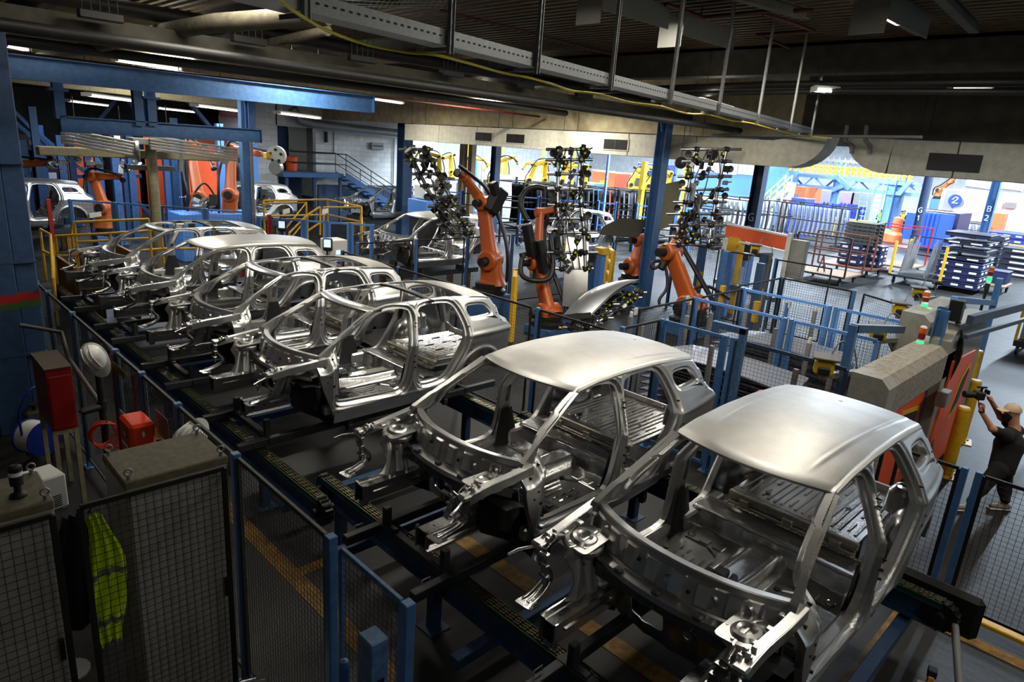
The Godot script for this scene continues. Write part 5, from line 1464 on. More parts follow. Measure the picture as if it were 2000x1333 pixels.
func hung_door(D: float) -> void:
	var t := thing("car_door", "bare grey car door hanging on the upright gripper", "car door", dep(1126, 525, D))
	var o := t.position
	var a := dep(1106, 463, D) - o; var b := dep(1150, 468, D) - o; var c := dep(1146, 605, D) - o; var d := dep(1098, 598, D) - o
	var P := []
	for j in 11:
		for i in 9:
			var u := i / 8.0; var v := j / 10.0
			P.append(a.lerp(b, u).lerp(d.lerp(c, u), v) + Vector3(-.68, 0, .67) * (.06 * sin(PI * v) + .02 * sin(PI * u)))
	var q := MB.new(); q.sheet(P, 9, false); part(t, "skin", q, M.steel)
	q = MB.new(); q.sheet(P.map(func(p): return p + Vector3(.05, 0, -.05)), 9, true); part(t, "inner_frame", q, M.steel)
	q = MB.new(); q.tube(arc3([a, dep(1110, 430, D) - o, dep(1128, 412, D) - o, dep(1148, 425, D) - o, b], 5), .035, 8); part(t, "window_frame", q, M.bright)

# ---------------------------------------------------------------- cell fences, racks, doors of the right-hand cell
func cell_fences() -> void:
	var g := "fence of the hood cell"
	fence("blue mesh panel of the hood rack bay from the hood robot corner", Vector3(4.81, 0, -.95), Vector3(4.81, 0, .05), .12, 1.98, M.blue, M.blue, .05, 3, "", .05)
	fence("blue mesh panel in front of the stacked hoods", Vector3(4.81, 0, .16), Vector3(4.81, 0, 1.66), .12, 1.98, M.dark_blue_rail, M.blue, .05, 1, "", .05)
	fence("blue mesh panel dividing the two hood racks, robot end", Vector3(6.70, 0, -1.55), Vector3(6.70, 0, .02), .12, 1.98, M.blue_light2, M.blue, .05, 3, "", .05)
	fence("blue mesh panel dividing the two hood racks, door end", Vector3(6.70, 0, .12), Vector3(6.70, 0, 1.40), .12, 1.98, M.blue_light2, M.blue, .05, 1, "", .05)
	fence("blue mesh panel behind the second hood rack, robot end", Vector3(8.42, 0, -1.55), Vector3(8.42, 0, .04), .12, 1.98, M.blue_light2, M.blue, .05, 3, "", .05)
	fence("blue mesh panel behind the second hood rack, door end", Vector3(8.42, 0, .14), Vector3(8.42, 0, 1.2), .12, 1.98, M.blue_light2, M.blue, .05, 1, "", .05)
	fence("black mesh panel along the aisle behind the brown cart", Vector3(10.5, 0, -1.75), Vector3(10.5, 0, -.28), .12, 1.98, M.black, M.blue, .05, 3)
	fence("black mesh panel along the aisle at the yellow scanner", Vector3(10.45, 0, -.12), Vector3(9.6, 0, 1.3), .12, 1.98, M.black, M.blue, .05, 0)
	fence("dark panel crossing beside the leaning orange robot", Vector3(6.7, 0, -1.55), Vector3(5.05, 0, -1.55), .12, 1.98, M.black, M.blue, .05, 0)
	fence("dark crossing panel behind the leaning orange robot", Vector3(8.42, 0, -1.55), Vector3(6.9, 0, -1.55), .12, 1.98, M.black, M.blue, .05, 0)
	fence("dark crossing panel beside the orange gate", Vector3(10.5, 0, -1.75), Vector3(8.6, 0, -1.75), .12, 1.98, M.black, M.blue, .05, 0)
	fence("black mesh panel beside the silver bonnet", Vector3(4.81, 0, -.98), Vector3(3.9, 0, -.98), .12, 1.98, M.black, M.blue, .05, 2)
	fence("black mesh panel beside the tail of the gap in the line", Vector3(3.9, 0, -2.55), Vector3(3.9, 0, -1.05), .12, 1.9, M.black, M.blue, .05, 1)
	fence("black mesh panel behind the fourth car body", Vector3(3.9, 0, -4.3), Vector3(3.9, 0, -2.65), .12, 1.9, M.black, M.blue, .05, 1)
	fence("black mesh panel behind the third car body", Vector3(3.9, 0, -6.2), Vector3(3.9, 0, -4.4), .12, 1.9, M.black, M.blue, .05, 1)
	fence("black mesh panel at the robots behind the third car body", Vector3(3.9, 0, -8.2), Vector3(3.9, 0, -6.3), .12, 1.9, M.black, M.blue, .05, 1)
	fence("low black mesh panel between the last car body and the photographer", Vector3(4.1, 0, 2.45), Vector3(4.1, 0, 3.08), .1, 1.5, M.black, M.blue, .05, 2)
	fence("low black mesh panel with yellow toe board by the photographer", Vector3(4.1, 0, 3.2), Vector3(4.1, 0, 4.6), .1, 1.5, M.black, M.blue, .05, 1)
	fence("low black mesh panel between the last body and the roll door", Vector3(4.1, 0, 1.3), Vector3(4.1, 0, 2.4), .1, 1.5, M.black, M.blue, .05, 1)
	var tb := MB.new(); tb.box(Vector3(3.98, .10, 3.9), Vector3(.10, .05, 1.4), Basis(), .01); single("toe_board", tb, M.yellow, "ribbed yellow floor guard along the foot of the low mesh panel", "guard")
	# blue goal frame with bent top standing at the hood rack
	var t := thing("blue_goal_post", "blue square tube post with bent arm in front of the stacked hoods", "post", Vector3(4.45, 0, .45))
	var q := MB.new(); q.bar(Vector3(0, 0, 0), Vector3(0, 2.25, 0), .08, .08); part(t, "upright", q, M.blue_scuffed)
	q = MB.new(); q.bar(Vector3(0, 2.22, .04), Vector3(0, 2.22, -.42), .08, .08); part(t, "arm", q, M.blue_scuffed)
	q = MB.new(); q.box(Vector3(0, .01, 0), Vector3(.2, .02, .2)); part(t, "foot", q, M.blue_scuffed)
func hood_rack(label: String, x0: float, z0: float, z1: float, n: int) -> void:
	var t := thing("hood_rack", label, "rack", Vector3(x0, 0, (z0 + z1) / 2))
	var hz := (z1 - z0) / 2
	var q: MB
	for s in [Vector2(0, -hz), Vector2(1.3, -hz), Vector2(0, hz), Vector2(1.3, hz), Vector2(0, 0)]:
		q = MB.new(); q.bar(Vector3(s.x, 0, s.y), Vector3(s.x, 1.75, s.y), .06, .06); part(t, "stanchion", q, M.grey)
	for s in [-hz, hz]:
		q = MB.new(); q.bar(Vector3(0, .3, s), Vector3(1.3, .3, s), .06, .08); part(t, "base_beam", q, M.grey)
	for x in [0.0, 1.3]:
		q = MB.new(); q.bar(Vector3(x, .22, -hz), Vector3(x, .22, hz), .08, .10); part(t, "base_rail", q, M.grey)
	# the pressed hoods lie one on another
	var P := []
	for j in 9:
		for i in 17:
			var u := i / 16.0; var v := j / 8.0
			var wid := hz * (.98 - .18 * v)
			P.append(Vector3(.12 + 1.05 * v, .07 * sin(PI * u) * (1 - .3 * v) - .02 * v * v, lerpf(-wid, wid, u)))
	q = MB.new(); q.sheet(P, 17, true); q.sheet(P.map(func(p): return p - Vector3(0, .022, 0)), 17)
	for i in 16: q.quad(P[i], P[i + 1], P[i + 1] - Vector3(0, .022, 0), P[i] - Vector3(0, .022, 0))
	var m := q.mesh()
	for k in n:
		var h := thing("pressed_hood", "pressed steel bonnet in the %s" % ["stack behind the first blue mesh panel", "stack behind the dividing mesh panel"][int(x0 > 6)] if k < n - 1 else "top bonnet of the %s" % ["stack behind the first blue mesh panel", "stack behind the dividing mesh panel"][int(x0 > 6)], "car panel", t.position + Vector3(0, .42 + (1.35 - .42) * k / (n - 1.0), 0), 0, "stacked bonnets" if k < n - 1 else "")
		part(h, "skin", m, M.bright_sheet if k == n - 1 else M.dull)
func part_racks() -> void:
	hood_rack("grey stanchion rack full of bonnets behind the first blue mesh panel", 5.05, -1.45, .95, 10)
	hood_rack("grey stanchion rack full of bonnets behind the dividing mesh panel", 6.95, -1.35, .95, 8)
	# yellow and steel posts
	var t := thing("yellow_guard_post", "yellow post with an orange cap in front of the stacked hoods", "post", Vector3(4.55, 0, .78))
	var q := MB.new(); q.box(Vector3(0, .7, 0), Vector3(.10, 1.4, .10), Basis(), .008); part(t, "shaft", q, M.yellow)
	q = MB.new(); q.box(Vector3(0, 1.45, 0), Vector3(.11, .10, .11), Basis(), .008); part(t, "cap", q, M.orange_red)
	t = thing("yellow_guard_post", "perforated yellow post beside the grey aluminium scanner stand", "post", Vector3(5.5, 0, 1.45))
	q = MB.new(); q.box(Vector3(0, .8, 0), Vector3(.09, 1.6, .09), Basis(), .006); part(t, "shaft", q, M.yellow)
	for k in 10:
		q = MB.new(); q.cyl(Vector3(0, .3 + k * .13, .046), Vector3(0, .3 + k * .13, .048), .018, .018, 8); part(t, "hole_plug", q, M.dark)
	for k in 7:
		t = thing("locating_pin", ["slim steel locating post with pale cap by the hood racks", "slim blue locating post with white tag by the hood racks"][k % 2], "post", [Vector3(5.4, 0, -1.9), Vector3(5.9, 0, -2.2), Vector3(7.2, 0, -1.9), Vector3(7.7, 0, -2.3), Vector3(6.55, 0, .5), Vector3(9.2, 0, -1.0), Vector3(9.0, 0, -.4)][k], 0, "locating posts by the hood racks" if k % 2 == 0 else "tagged posts by the hood racks")
		q = MB.new(); q.bar(Vector3.ZERO, Vector3(0, 1.75, 0), .06, .06); part(t, "shaft", q, M.blue if k % 2 else M.grey)
		q = MB.new(); q.box(Vector3(0, 1.72, .04), Vector3(.09, .12, .02)) if k % 2 else q.cyl(Vector3(0, 1.75, 0), Vector3(0, 1.83, 0), .03, .025, 10); part(t, "tag" if k % 2 else "cap", q, M.paper)
	scanner("yellow laser scanner on the grey aluminium stand beside the hood racks", Vector3(5.05, 0, 1.45), 1.95, true)
	scanner("yellow laser scanner with white cable loop behind the second hood rack", Vector3(7.6, 0, 1.25), 1.95, true)
	scanner("yellow laser scanner above the black aisle mesh panel", Vector3(9.8, 0, .9), 1.98, true)
	scanner("yellow laser scanner beyond the orange gate post", Vector3(13.0, 0, -3.4), 2.2, true)
	scanner("yellow laser scanner out in the aisle near the blue crates", Vector3(12.6, 0, .45), 1.9, true)
func scanner(label: String, p: Vector3, h: float, stand: bool) -> void:
	var t := thing("laser_scanner", label, "scanner", p)
	var q := MB.new()
	q.bar(Vector3(.25, 0, .1), Vector3(.25, h - .15, .1), .08, .08); part(t, "stand_post", q, M.alu)
	q = MB.new(); q.bar(Vector3(-.22, h - .14, -.12), Vector3(.30, h - .12, .12), .07, .07); part(t, "stand_arm", q, M.alu)
	q = MB.new(); q.prism([Vector2(0, 0), Vector2(.16, 0), Vector2(0, -.18)], Vector3(.21, h - .16, .06), Vector3(-.9, 0, -.4), Vector3.UP, Vector3(.02, 0, -.04)); part(t, "gusset", q, M.alu)
	q = MB.new(); q.box(Vector3(-.24, h, -.10), Vector3(.24, .20, .22), Basis(Vector3.UP, .4), .035); var b := part(t, "body", q, M.scan_yellow)
	q = MB.new(); q.box(Vector3(-.33, h - .03, -.06), Vector3(.10, .10, .14), Basis(Vector3.UP, .4), .02); part(b, "window", q, M.black)
	q = MB.new(); q.box(Vector3(-.22, h + .115, -.10), Vector3(.34, .03, .30), Basis(Vector3.UP, .4), .008); part(t, "hood", q, M.taupe)
	q = MB.new(); q.box(Vector3(.25, .01, .1), Vector3(.2, .02, .2)); part(t, "foot", q, M.alu)
	q = MB.new(); q.tube(arc3([Vector3(-.1, h + .05, -.1), Vector3(.0, h + .28, -.05), Vector3(.2, h + .2, .05), Vector3(.3, h - .1, .12)], 5), .010, 6); part(t, "cable", q, M.grey)

# ---------------------------------------------------------------- smooth bodies from tapered capsules (surface nets)
func blob(mb: MB, bones: Array, cell: float, k: float) -> void:    # bones: [a, b, ra, rb]
	var lo := Vector3.ONE * 1e9; var hi := -lo
	for b in bones:
		for e in 2:
			var r: float = b[2 + e] + k + cell * 2
			lo = lo.min(b[e] - Vector3.ONE * r); hi = hi.max(b[e] + Vector3.ONE * r)
	var n := Vector3i(((hi - lo) / cell).ceil()) + Vector3i.ONE
	var F := PackedFloat32Array(); F.resize(n.x * n.y * n.z); F.fill(1.0)
	for b in bones:
		var A: Vector3 = b[0]; var B: Vector3 = b[1]; var ra: float = b[2]; var rb: float = b[3]
		var rm := maxf(ra, rb) + k + cell * 2
		var l0 := Vector3i(((A.min(B) - Vector3.ONE * rm - lo) / cell).floor()).clamp(Vector3i.ZERO, n - Vector3i.ONE); var l1 := Vector3i(((A.max(B) + Vector3.ONE * rm - lo) / cell).ceil()).clamp(Vector3i.ZERO, n - Vector3i.ONE)
		var d := B - A; var dd := maxf(d.length_squared(), 1e-9)
		for z in range(l0.z, l1.z + 1):
			for y in range(l0.y, l1.y + 1):
				for x in range(l0.x, l1.x + 1):
					var p := lo + Vector3(x, y, z) * cell
					var t := clampf((p - A).dot(d) / dd, 0, 1)
					var v := p.distance_to(A + d * t) - lerpf(ra, rb, t)
					var i := (z * n.y + y) * n.x + x
					var w := F[i]
					var h := clampf(.5 + .5 * (w - v) / k, 0, 1)
					F[i] = lerpf(w, v, h) - k * h * (1 - h)
	var V := {}; var N := {}
	for z in n.z - 1:
		for y in n.y - 1:
			for x in n.x - 1:
				var i := (z * n.y + y) * n.x + x
				var s := 0
				for c in 8:
					if F[i + (c & 1) + ((c >> 1) & 1) * n.x + (c >> 2) * n.x * n.y] < 0: s += 1
				if s == 0 or s == 8: continue
				var sum := Vector3.ZERO; var cnt := 0
				for e in [[0, 1], [2, 3], [4, 5], [6, 7], [0, 2], [1, 3], [4, 6], [5, 7], [0, 4], [1, 5], [2, 6], [3, 7]]:
					var a: int = e[0]; var b: int = e[1]
					var fa := F[i + (a & 1) + ((a >> 1) & 1) * n.x + (a >> 2) * n.x * n.y]; var fb := F[i + (b & 1) + ((b >> 1) & 1) * n.x + (b >> 2) * n.x * n.y]
					if (fa < 0) != (fb < 0):
						sum += Vector3(a & 1, (a >> 1) & 1, a >> 2).lerp(Vector3(b & 1, (b >> 1) & 1, b >> 2), fa / (fa - fb)); cnt += 1
				V[i] = lo + (Vector3(x, y, z) + sum / cnt) * cell
				N[i] = Vector3(F[i + 1] - F[i], F[i + n.x] - F[i], F[i + n.x * n.y] - F[i]).normalized()
	for i in V:
		for ax in 3:
			var st: int = [1, n.x, n.x * n.y][ax]; var u: int = [n.x, n.x * n.y, 1][ax]; var w: int = [n.x * n.y, 1, n.x][ax]
			# edge along ax leaving corner i+u+w shared by cells i, i+u, i+w, i+u+w
			var e0: int = i + u + w
			if e0 + st >= F.size(): continue
			if (F[e0] < 0) != (F[e0 + st] < 0) and V.has(i + u) and V.has(i + w) and V.has(e0):
				var a := int(i); var b := int(i + u); var c := e0; var d := int(i + w)
				if F[e0] < 0: mb.quads(V[a], V[b], V[c], V[d], N[a], N[b], N[c], N[d])
				else: mb.quads(V[a], V[d], V[c], V[b], N[a], N[d], N[c], N[b])

func photographer() -> void:
	var D := depth_of(hity(1930, 1000)) + .02
	var t := thing("person", "bearded photographer in black shirt and beige cap raising a camera", "person", hity(1930, 1000))
	var o := t.position
	var J := func(px: float, py: float, off := 0.0) -> Vector3: return dep(px, py, D + off) - o
	var hip: Vector3 = J.call(1957, 915); var chest: Vector3 = J.call(1972, 868); var neck: Vector3 = J.call(1982, 838); var head: Vector3 = J.call(1977, 806)
	var hl: Vector3 = J.call(1950, 918, -.09); var hr: Vector3 = J.call(1962, 918, .09)
	var kl: Vector3 = J.call(1917, 955, -.06); var kr: Vector3 = J.call(1962, 958, .08)
	var al: Vector3 = J.call(1893, 993, -.04); var ar: Vector3 = J.call(1957, 998, .08)
	al.y = .09; ar.y = .09
	var sl: Vector3 = J.call(1962, 852, -.17); var sr: Vector3 = J.call(1985, 842, .17)
	var el: Vector3 = J.call(1938, 838, -.22); var er: Vector3 = J.call(1955, 815, .15)
	var wl: Vector3 = J.call(1917, 805, -.18); var wr: Vector3 = J.call(1937, 785, .06)
	var q := MB.new()
	blob(q, [[hip, chest, .13, .15], [chest, neck, .15, .065], [neck, head, .06, .075], [head + Vector3(0, .02, 0), head + Vector3(0, -.05, 0), .092, .07], [sl, el, .052, .042], [el, wl, .042, .030], [sr, er, .052, .042], [er, wr, .042, .030], [sl, sr, .07, .07], [hl, kl, .085, .06], [kl, al, .058, .042], [hr, kr, .085, .06], [kr, ar, .058, .042]], .016, .03)
	var fd := Vector3(-.72, 0, -.69)
	q.sphere(head + fd * .095 + Vector3(0, -.015, 0), Vector3(.018, .026, .018), 6, 8)
	# hands closed round the camera
	for h in [[wl, Vector3(.1, .9, -.1)], [wr, Vector3(-.5, .7, -.4)]]:
		var w: Vector3 = h[0]; var di: Vector3 = h[1].normalized()
		var bones := [[w, w + di * .07, .028, .034]]
		var sd := di.cross(fd).normalized()
		for f in 4:
			var r: Vector3 = w + di * .075 + sd * (.022 * (f - 1.5))
			var l: float = [.03, .036, .034, .026][f]
			bones.append([r, r + di * l + fd * .010, .0095, .009]); bones.append([r + di * l + fd * .010, r + di * (l + .012) + fd * (.010 + l * .8), .009, .008])
		bones.append([w + di * .03 + sd * .03, w + di * .06 + sd * .055 + fd * .02, .011, .010]); bones.append([w + di * .06 + sd * .055 + fd * .02, w + di * .085 + sd * .055 + fd * .035, .010, .009])
		blob(q, bones, .005, .006)
	var body := part(t, "body", q, M.skin)
	q = MB.new(); blob(q, [[hip + Vector3(0, .04, 0), chest, .155, .172], [chest, neck + Vector3(0, -.05, 0), .17, .085], [sl, sl.lerp(el, .62), .074, .066], [sr, sr.lerp(er, .62), .074, .066], [sl, sr, .088, .088]], .018, .04); part(t, "black_shirt", q, M.black_cloth)
	q = MB.new(); blob(q, [[hip, hip + Vector3(0, .02, 0), .155, .15], [hl, kl, .108, .078], [kl, al + Vector3(0, .05, 0), .076, .058], [hr, kr, .108, .078], [kr, ar + Vector3(0, .05, 0), .076, .058]], .018, .04); part(t, "black_trousers", q, M.black_cloth)
	for a in [al, ar]:
		q = MB.new(); blob(q, [[Vector3(a.x, .045, a.z) - fd * .05, Vector3(a.x, .04, a.z) + fd * .16, .045, .036], [Vector3(a.x, .045, a.z), Vector3(a.x, .09, a.z), .045, .042]], .010, .02); var s := part(t, "trainer", q, M.shoe)
		q = MB.new(); q.box(Vector3(a.x, .012, a.z) + fd * .055, Vector3(.29, .024, .09), Basis(fd, Vector3.UP, fd.cross(Vector3.UP)), .01); part(s, "sole", q, M.paper)
	q = MB.new(); blob(q, [[head + Vector3(0, -.06, 0) + fd * .04, head + Vector3(0, -.10, 0) + fd * .055, .058, .045], [head + Vector3(0, -.045, 0) + fd * .02, head + Vector3(0, .0, 0) - fd * .02, .075, .05]], .010, .02); part(t, "beard", q, M.hair)
	q = MB.new()
	var P := []
	for j in 7:
		var a := PI / 2 * j / 6
		for i in 21:
			var th := TAU * i / 20
			P.append(head + Vector3(0, .03, 0) + Vector3(cos(th) * .104 * cos(a), .10 * sin(a), -sin(th) * .104 * cos(a)))
	q.sheet(P, 21); var cap := part(t, "beige_cap", q, M.cap)
	q = MB.new(); q.prism(round_poly([Vector2(-.08, 0), Vector2(.08, 0), Vector2(.06, .10), Vector2(-.06, .10)], .04), head + Vector3(0, .03, 0) + fd * .09, fd.cross(Vector3.UP), (fd + Vector3(0, -.15, 0)).normalized(), Vector3(0, .01, 0)); part(cap, "visor", q, M.cap)
	q = MB.new(); q.cyl(wl + Vector3(.003, .0, 0), wl + Vector3(-.003, .02, -.003), .036, .036, 14); part(t, "wrist_watch", q, M.black)
	var c := thing("camera_rig", "black video camera with lens held up by the photographer", "camera", o + J.call(1912, 772, -.05))
	q = MB.new(); q.box(Vector3.ZERO, Vector3(.14, .11, .10), Basis(Vector3.UP, .77), .012); part(c, "body", q, M.black)
	q = MB.new(); q.cyl(fd * .06, fd * .20, .042, .046, 16); part(c, "lens", q, M.black)
	q = MB.new(); q.bar(Vector3(0, .055, 0) - fd * .02, Vector3(0, .11, 0) - fd * .02, .03, .02); q.bar(Vector3(0, .11, 0) - fd * .08, Vector3(0, .11, 0) + fd * .05, .025, .02); part(c, "top_handle", q, M.black)
	q = MB.new(); q.box(-fd * .10 + Vector3(0, .05, 0), Vector3(.09, .06, .015), Basis(Vector3.UP, .9), .004); part(c, "screen", q, M.dark_steel)
	q = MB.new(); q.tube(arc3([Vector3(.02, -.05, 0), Vector3(.05, -.2, .04), Vector3(.12, -.28, .1)], 4), .008, 5); part(c, "strap", q, M.black)

var worker0: Node3D
func worker(label: String, p: Vector3, turn: float, bend := 0.0) -> void:
	var t := thing("person", label, "person", p, turn, "")
	var q := MB.new()
	var up := Vector3(bend * .35, 0, 0)
	var hip := Vector3(0, .92, 0); var ch := Vector3(0, 1.28, 0) + up; var nk := Vector3(0, 1.47, 0) + up * 1.3; var hd := Vector3(.02, 1.62, 0) + up * 1.5
	blob(q, [[hip, ch, .12, .14], [ch, nk, .14, .06], [nk, hd, .06, .08], [hd, hd + Vector3(0, .06, 0), .09, .09], [ch + Vector3(0, .1, .19), ch + Vector3(.08, -.18, .25), .06, .05], [ch + Vector3(.08, -.18, .25), ch + Vector3(.28, -.25, .18), .05, .04], [ch + Vector3(0, .1, -.19), ch + Vector3(.08, -.18, -.25), .06, .05], [ch + Vector3(.08, -.18, -.25), ch + Vector3(.28, -.25, -.18), .05, .04], [hip + Vector3(0, 0, .09), Vector3(.02, .5, .11), .09, .065], [Vector3(.02, .5, .11), Vector3(0, .06, .12), .06, .05], [hip - Vector3(0, 0, .09), Vector3(.02, .5, -.11), .09, .065], [Vector3(.02, .5, -.11), Vector3(0, .06, -.12), .06, .05]], .035, .05)
	part(t, "body", q, M.skin)
	q = MB.new(); blob(q, [[hip + Vector3(0, .08, 0), ch, .155, .175], [ch, nk - Vector3(0, .04, 0), .17, .11]], .035, .05); part(t, "yellow_vest", q, M.hivis)
	q = MB.new(); blob(q, [[ch + Vector3(0, .1, .19), ch + Vector3(.08, -.18, .25), .075, .065], [ch + Vector3(0, .1, -.19), ch + Vector3(.08, -.18, -.25), .075, .065]], .035, .03); part(t, "dark_sleeves", q, M.black_cloth)
	q = MB.new(); blob(q, [[hip, hip + Vector3(0, .04, 0), .15, .15], [hip + Vector3(0, 0, .09), Vector3(.02, .5, .11), .11, .085], [Vector3(.02, .5, .11), Vector3(0, .06, .12), .08, .07], [hip - Vector3(0, 0, .09), Vector3(.02, .5, -.11), .11, .085], [Vector3(.02, .5, -.11), Vector3(0, .06, -.12), .08, .07]], .035, .05); part(t, "blue_trousers", q, M.jeans)
	q = MB.new(); q.sphere(hd + Vector3(-.02, .09, 0), Vector3(.105, .075, .10), 6, 10); part(t, "hair", q, M.hair)

func roll_door(label: String, x0: float, x1: float, z: float, h: float, orange: bool, deep := .42) -> void:
	var t := thing("roll_door", label, "door", Vector3(x0, 0, z))
	var w := x1 - x0
	var q := MB.new()
	q.prism([Vector2(0, 0), Vector2(deep, 0), Vector2(deep, h - .10), Vector2(deep - .10, h), Vector2(0, h)], Vector3(0, 0, 0), Vector3(0, 0, 1), Vector3.UP, Vector3(.30, 0, 0)); part(t, "near_column", q, M.door_grey)
	q = MB.new(); q.prism([Vector2(0, 0), Vector2(deep, 0), Vector2(deep, h - .10), Vector2(deep - .10, h), Vector2(0, h)], Vector3(w - .25, 0, 0), Vector3(0, 0, 1), Vector3.UP, Vector3(.25, 0, 0)); part(t, "far_column", q, M.door_grey)
	q = MB.new(); q.prism([Vector2(0, 0), Vector2(deep, 0), Vector2(deep, .36), Vector2(deep - .10, .46), Vector2(0, .46)], Vector3(.30, h - .46, 0), Vector3(0, 0, 1), Vector3.UP, Vector3(w - .55, 0, 0)); part(t, "housing", q, M.door_top)
	q = MB.new(); q.box(Vector3(w / 2, (h - .46) / 2, deep * .6), Vector3(w - .5, h - .46, .03)); var c := part(t, "curtain", q, M.curtain if orange else M.door_grey)
	if orange:
		q = MB.new(); q.prism(round_poly([Vector2(w * .45, .75), Vector2(w * .75, .70), Vector2(w * .78, h - .85), Vector2(w * .5, h - .75)], .05), Vector3(0, 0, deep * .6 + .016), Vector3.RIGHT, Vector3.UP, Vector3(0, 0, .006)); part(c, "window_border", q, M.yellow)
		q = MB.new(); q.prism(round_poly([Vector2(w * .47, .80), Vector2(w * .73, .76), Vector2(w * .76, h - .91), Vector2(w * .52, h - .82)], .05), Vector3(0, 0, deep * .6 + .022), Vector3.RIGHT, Vector3.UP, Vector3(0, 0, .006)); part(c, "window", q, M.black)
func stack_light(label: String, p: Vector3, base: float) -> void:
	var t := thing("stack_light", label, "signal light", p)
	var q := MB.new(); q.cyl(Vector3(0, base - p.y, 0), Vector3(0, .05, 0), .025, .025, 10); part(t, "pole", q, M.black)
	q = MB.new(); q.cyl(Vector3(0, -.10, 0), Vector3(0, .06, 0), .042, .042, 14); part(t, "socket", q, M.black)
	var y := .06
	for k in [["white_lens", M.white_lens, .05], ["green_lens", M.green_on, .07], ["clear_lens", M.white_lens, .03], ["red_lens", M.red_lens, .08], ["amber_lens", M.amber_lens, .08]]:
		q = MB.new(); q.cyl(Vector3(0, y, 0), Vector3(0, y + k[2] - .008, 0), .045, .045, 16); part(t, k[0], q, k[1]); y += k[2]
	q = MB.new(); q.cyl(Vector3(0, y, 0), Vector3(0, y + .02, 0), .045, .03, 14); part(t, "cap", q, M.paper)
	var l := OmniLight3D.new(); l.name = "green_glow"; l.light_color = Color(.1, 1, .35); l.light_energy = .02; l.position = Vector3(-.1, .14, .1); l.shadow_enabled = true; l.omni_range = 20.0; t.add_child(l)

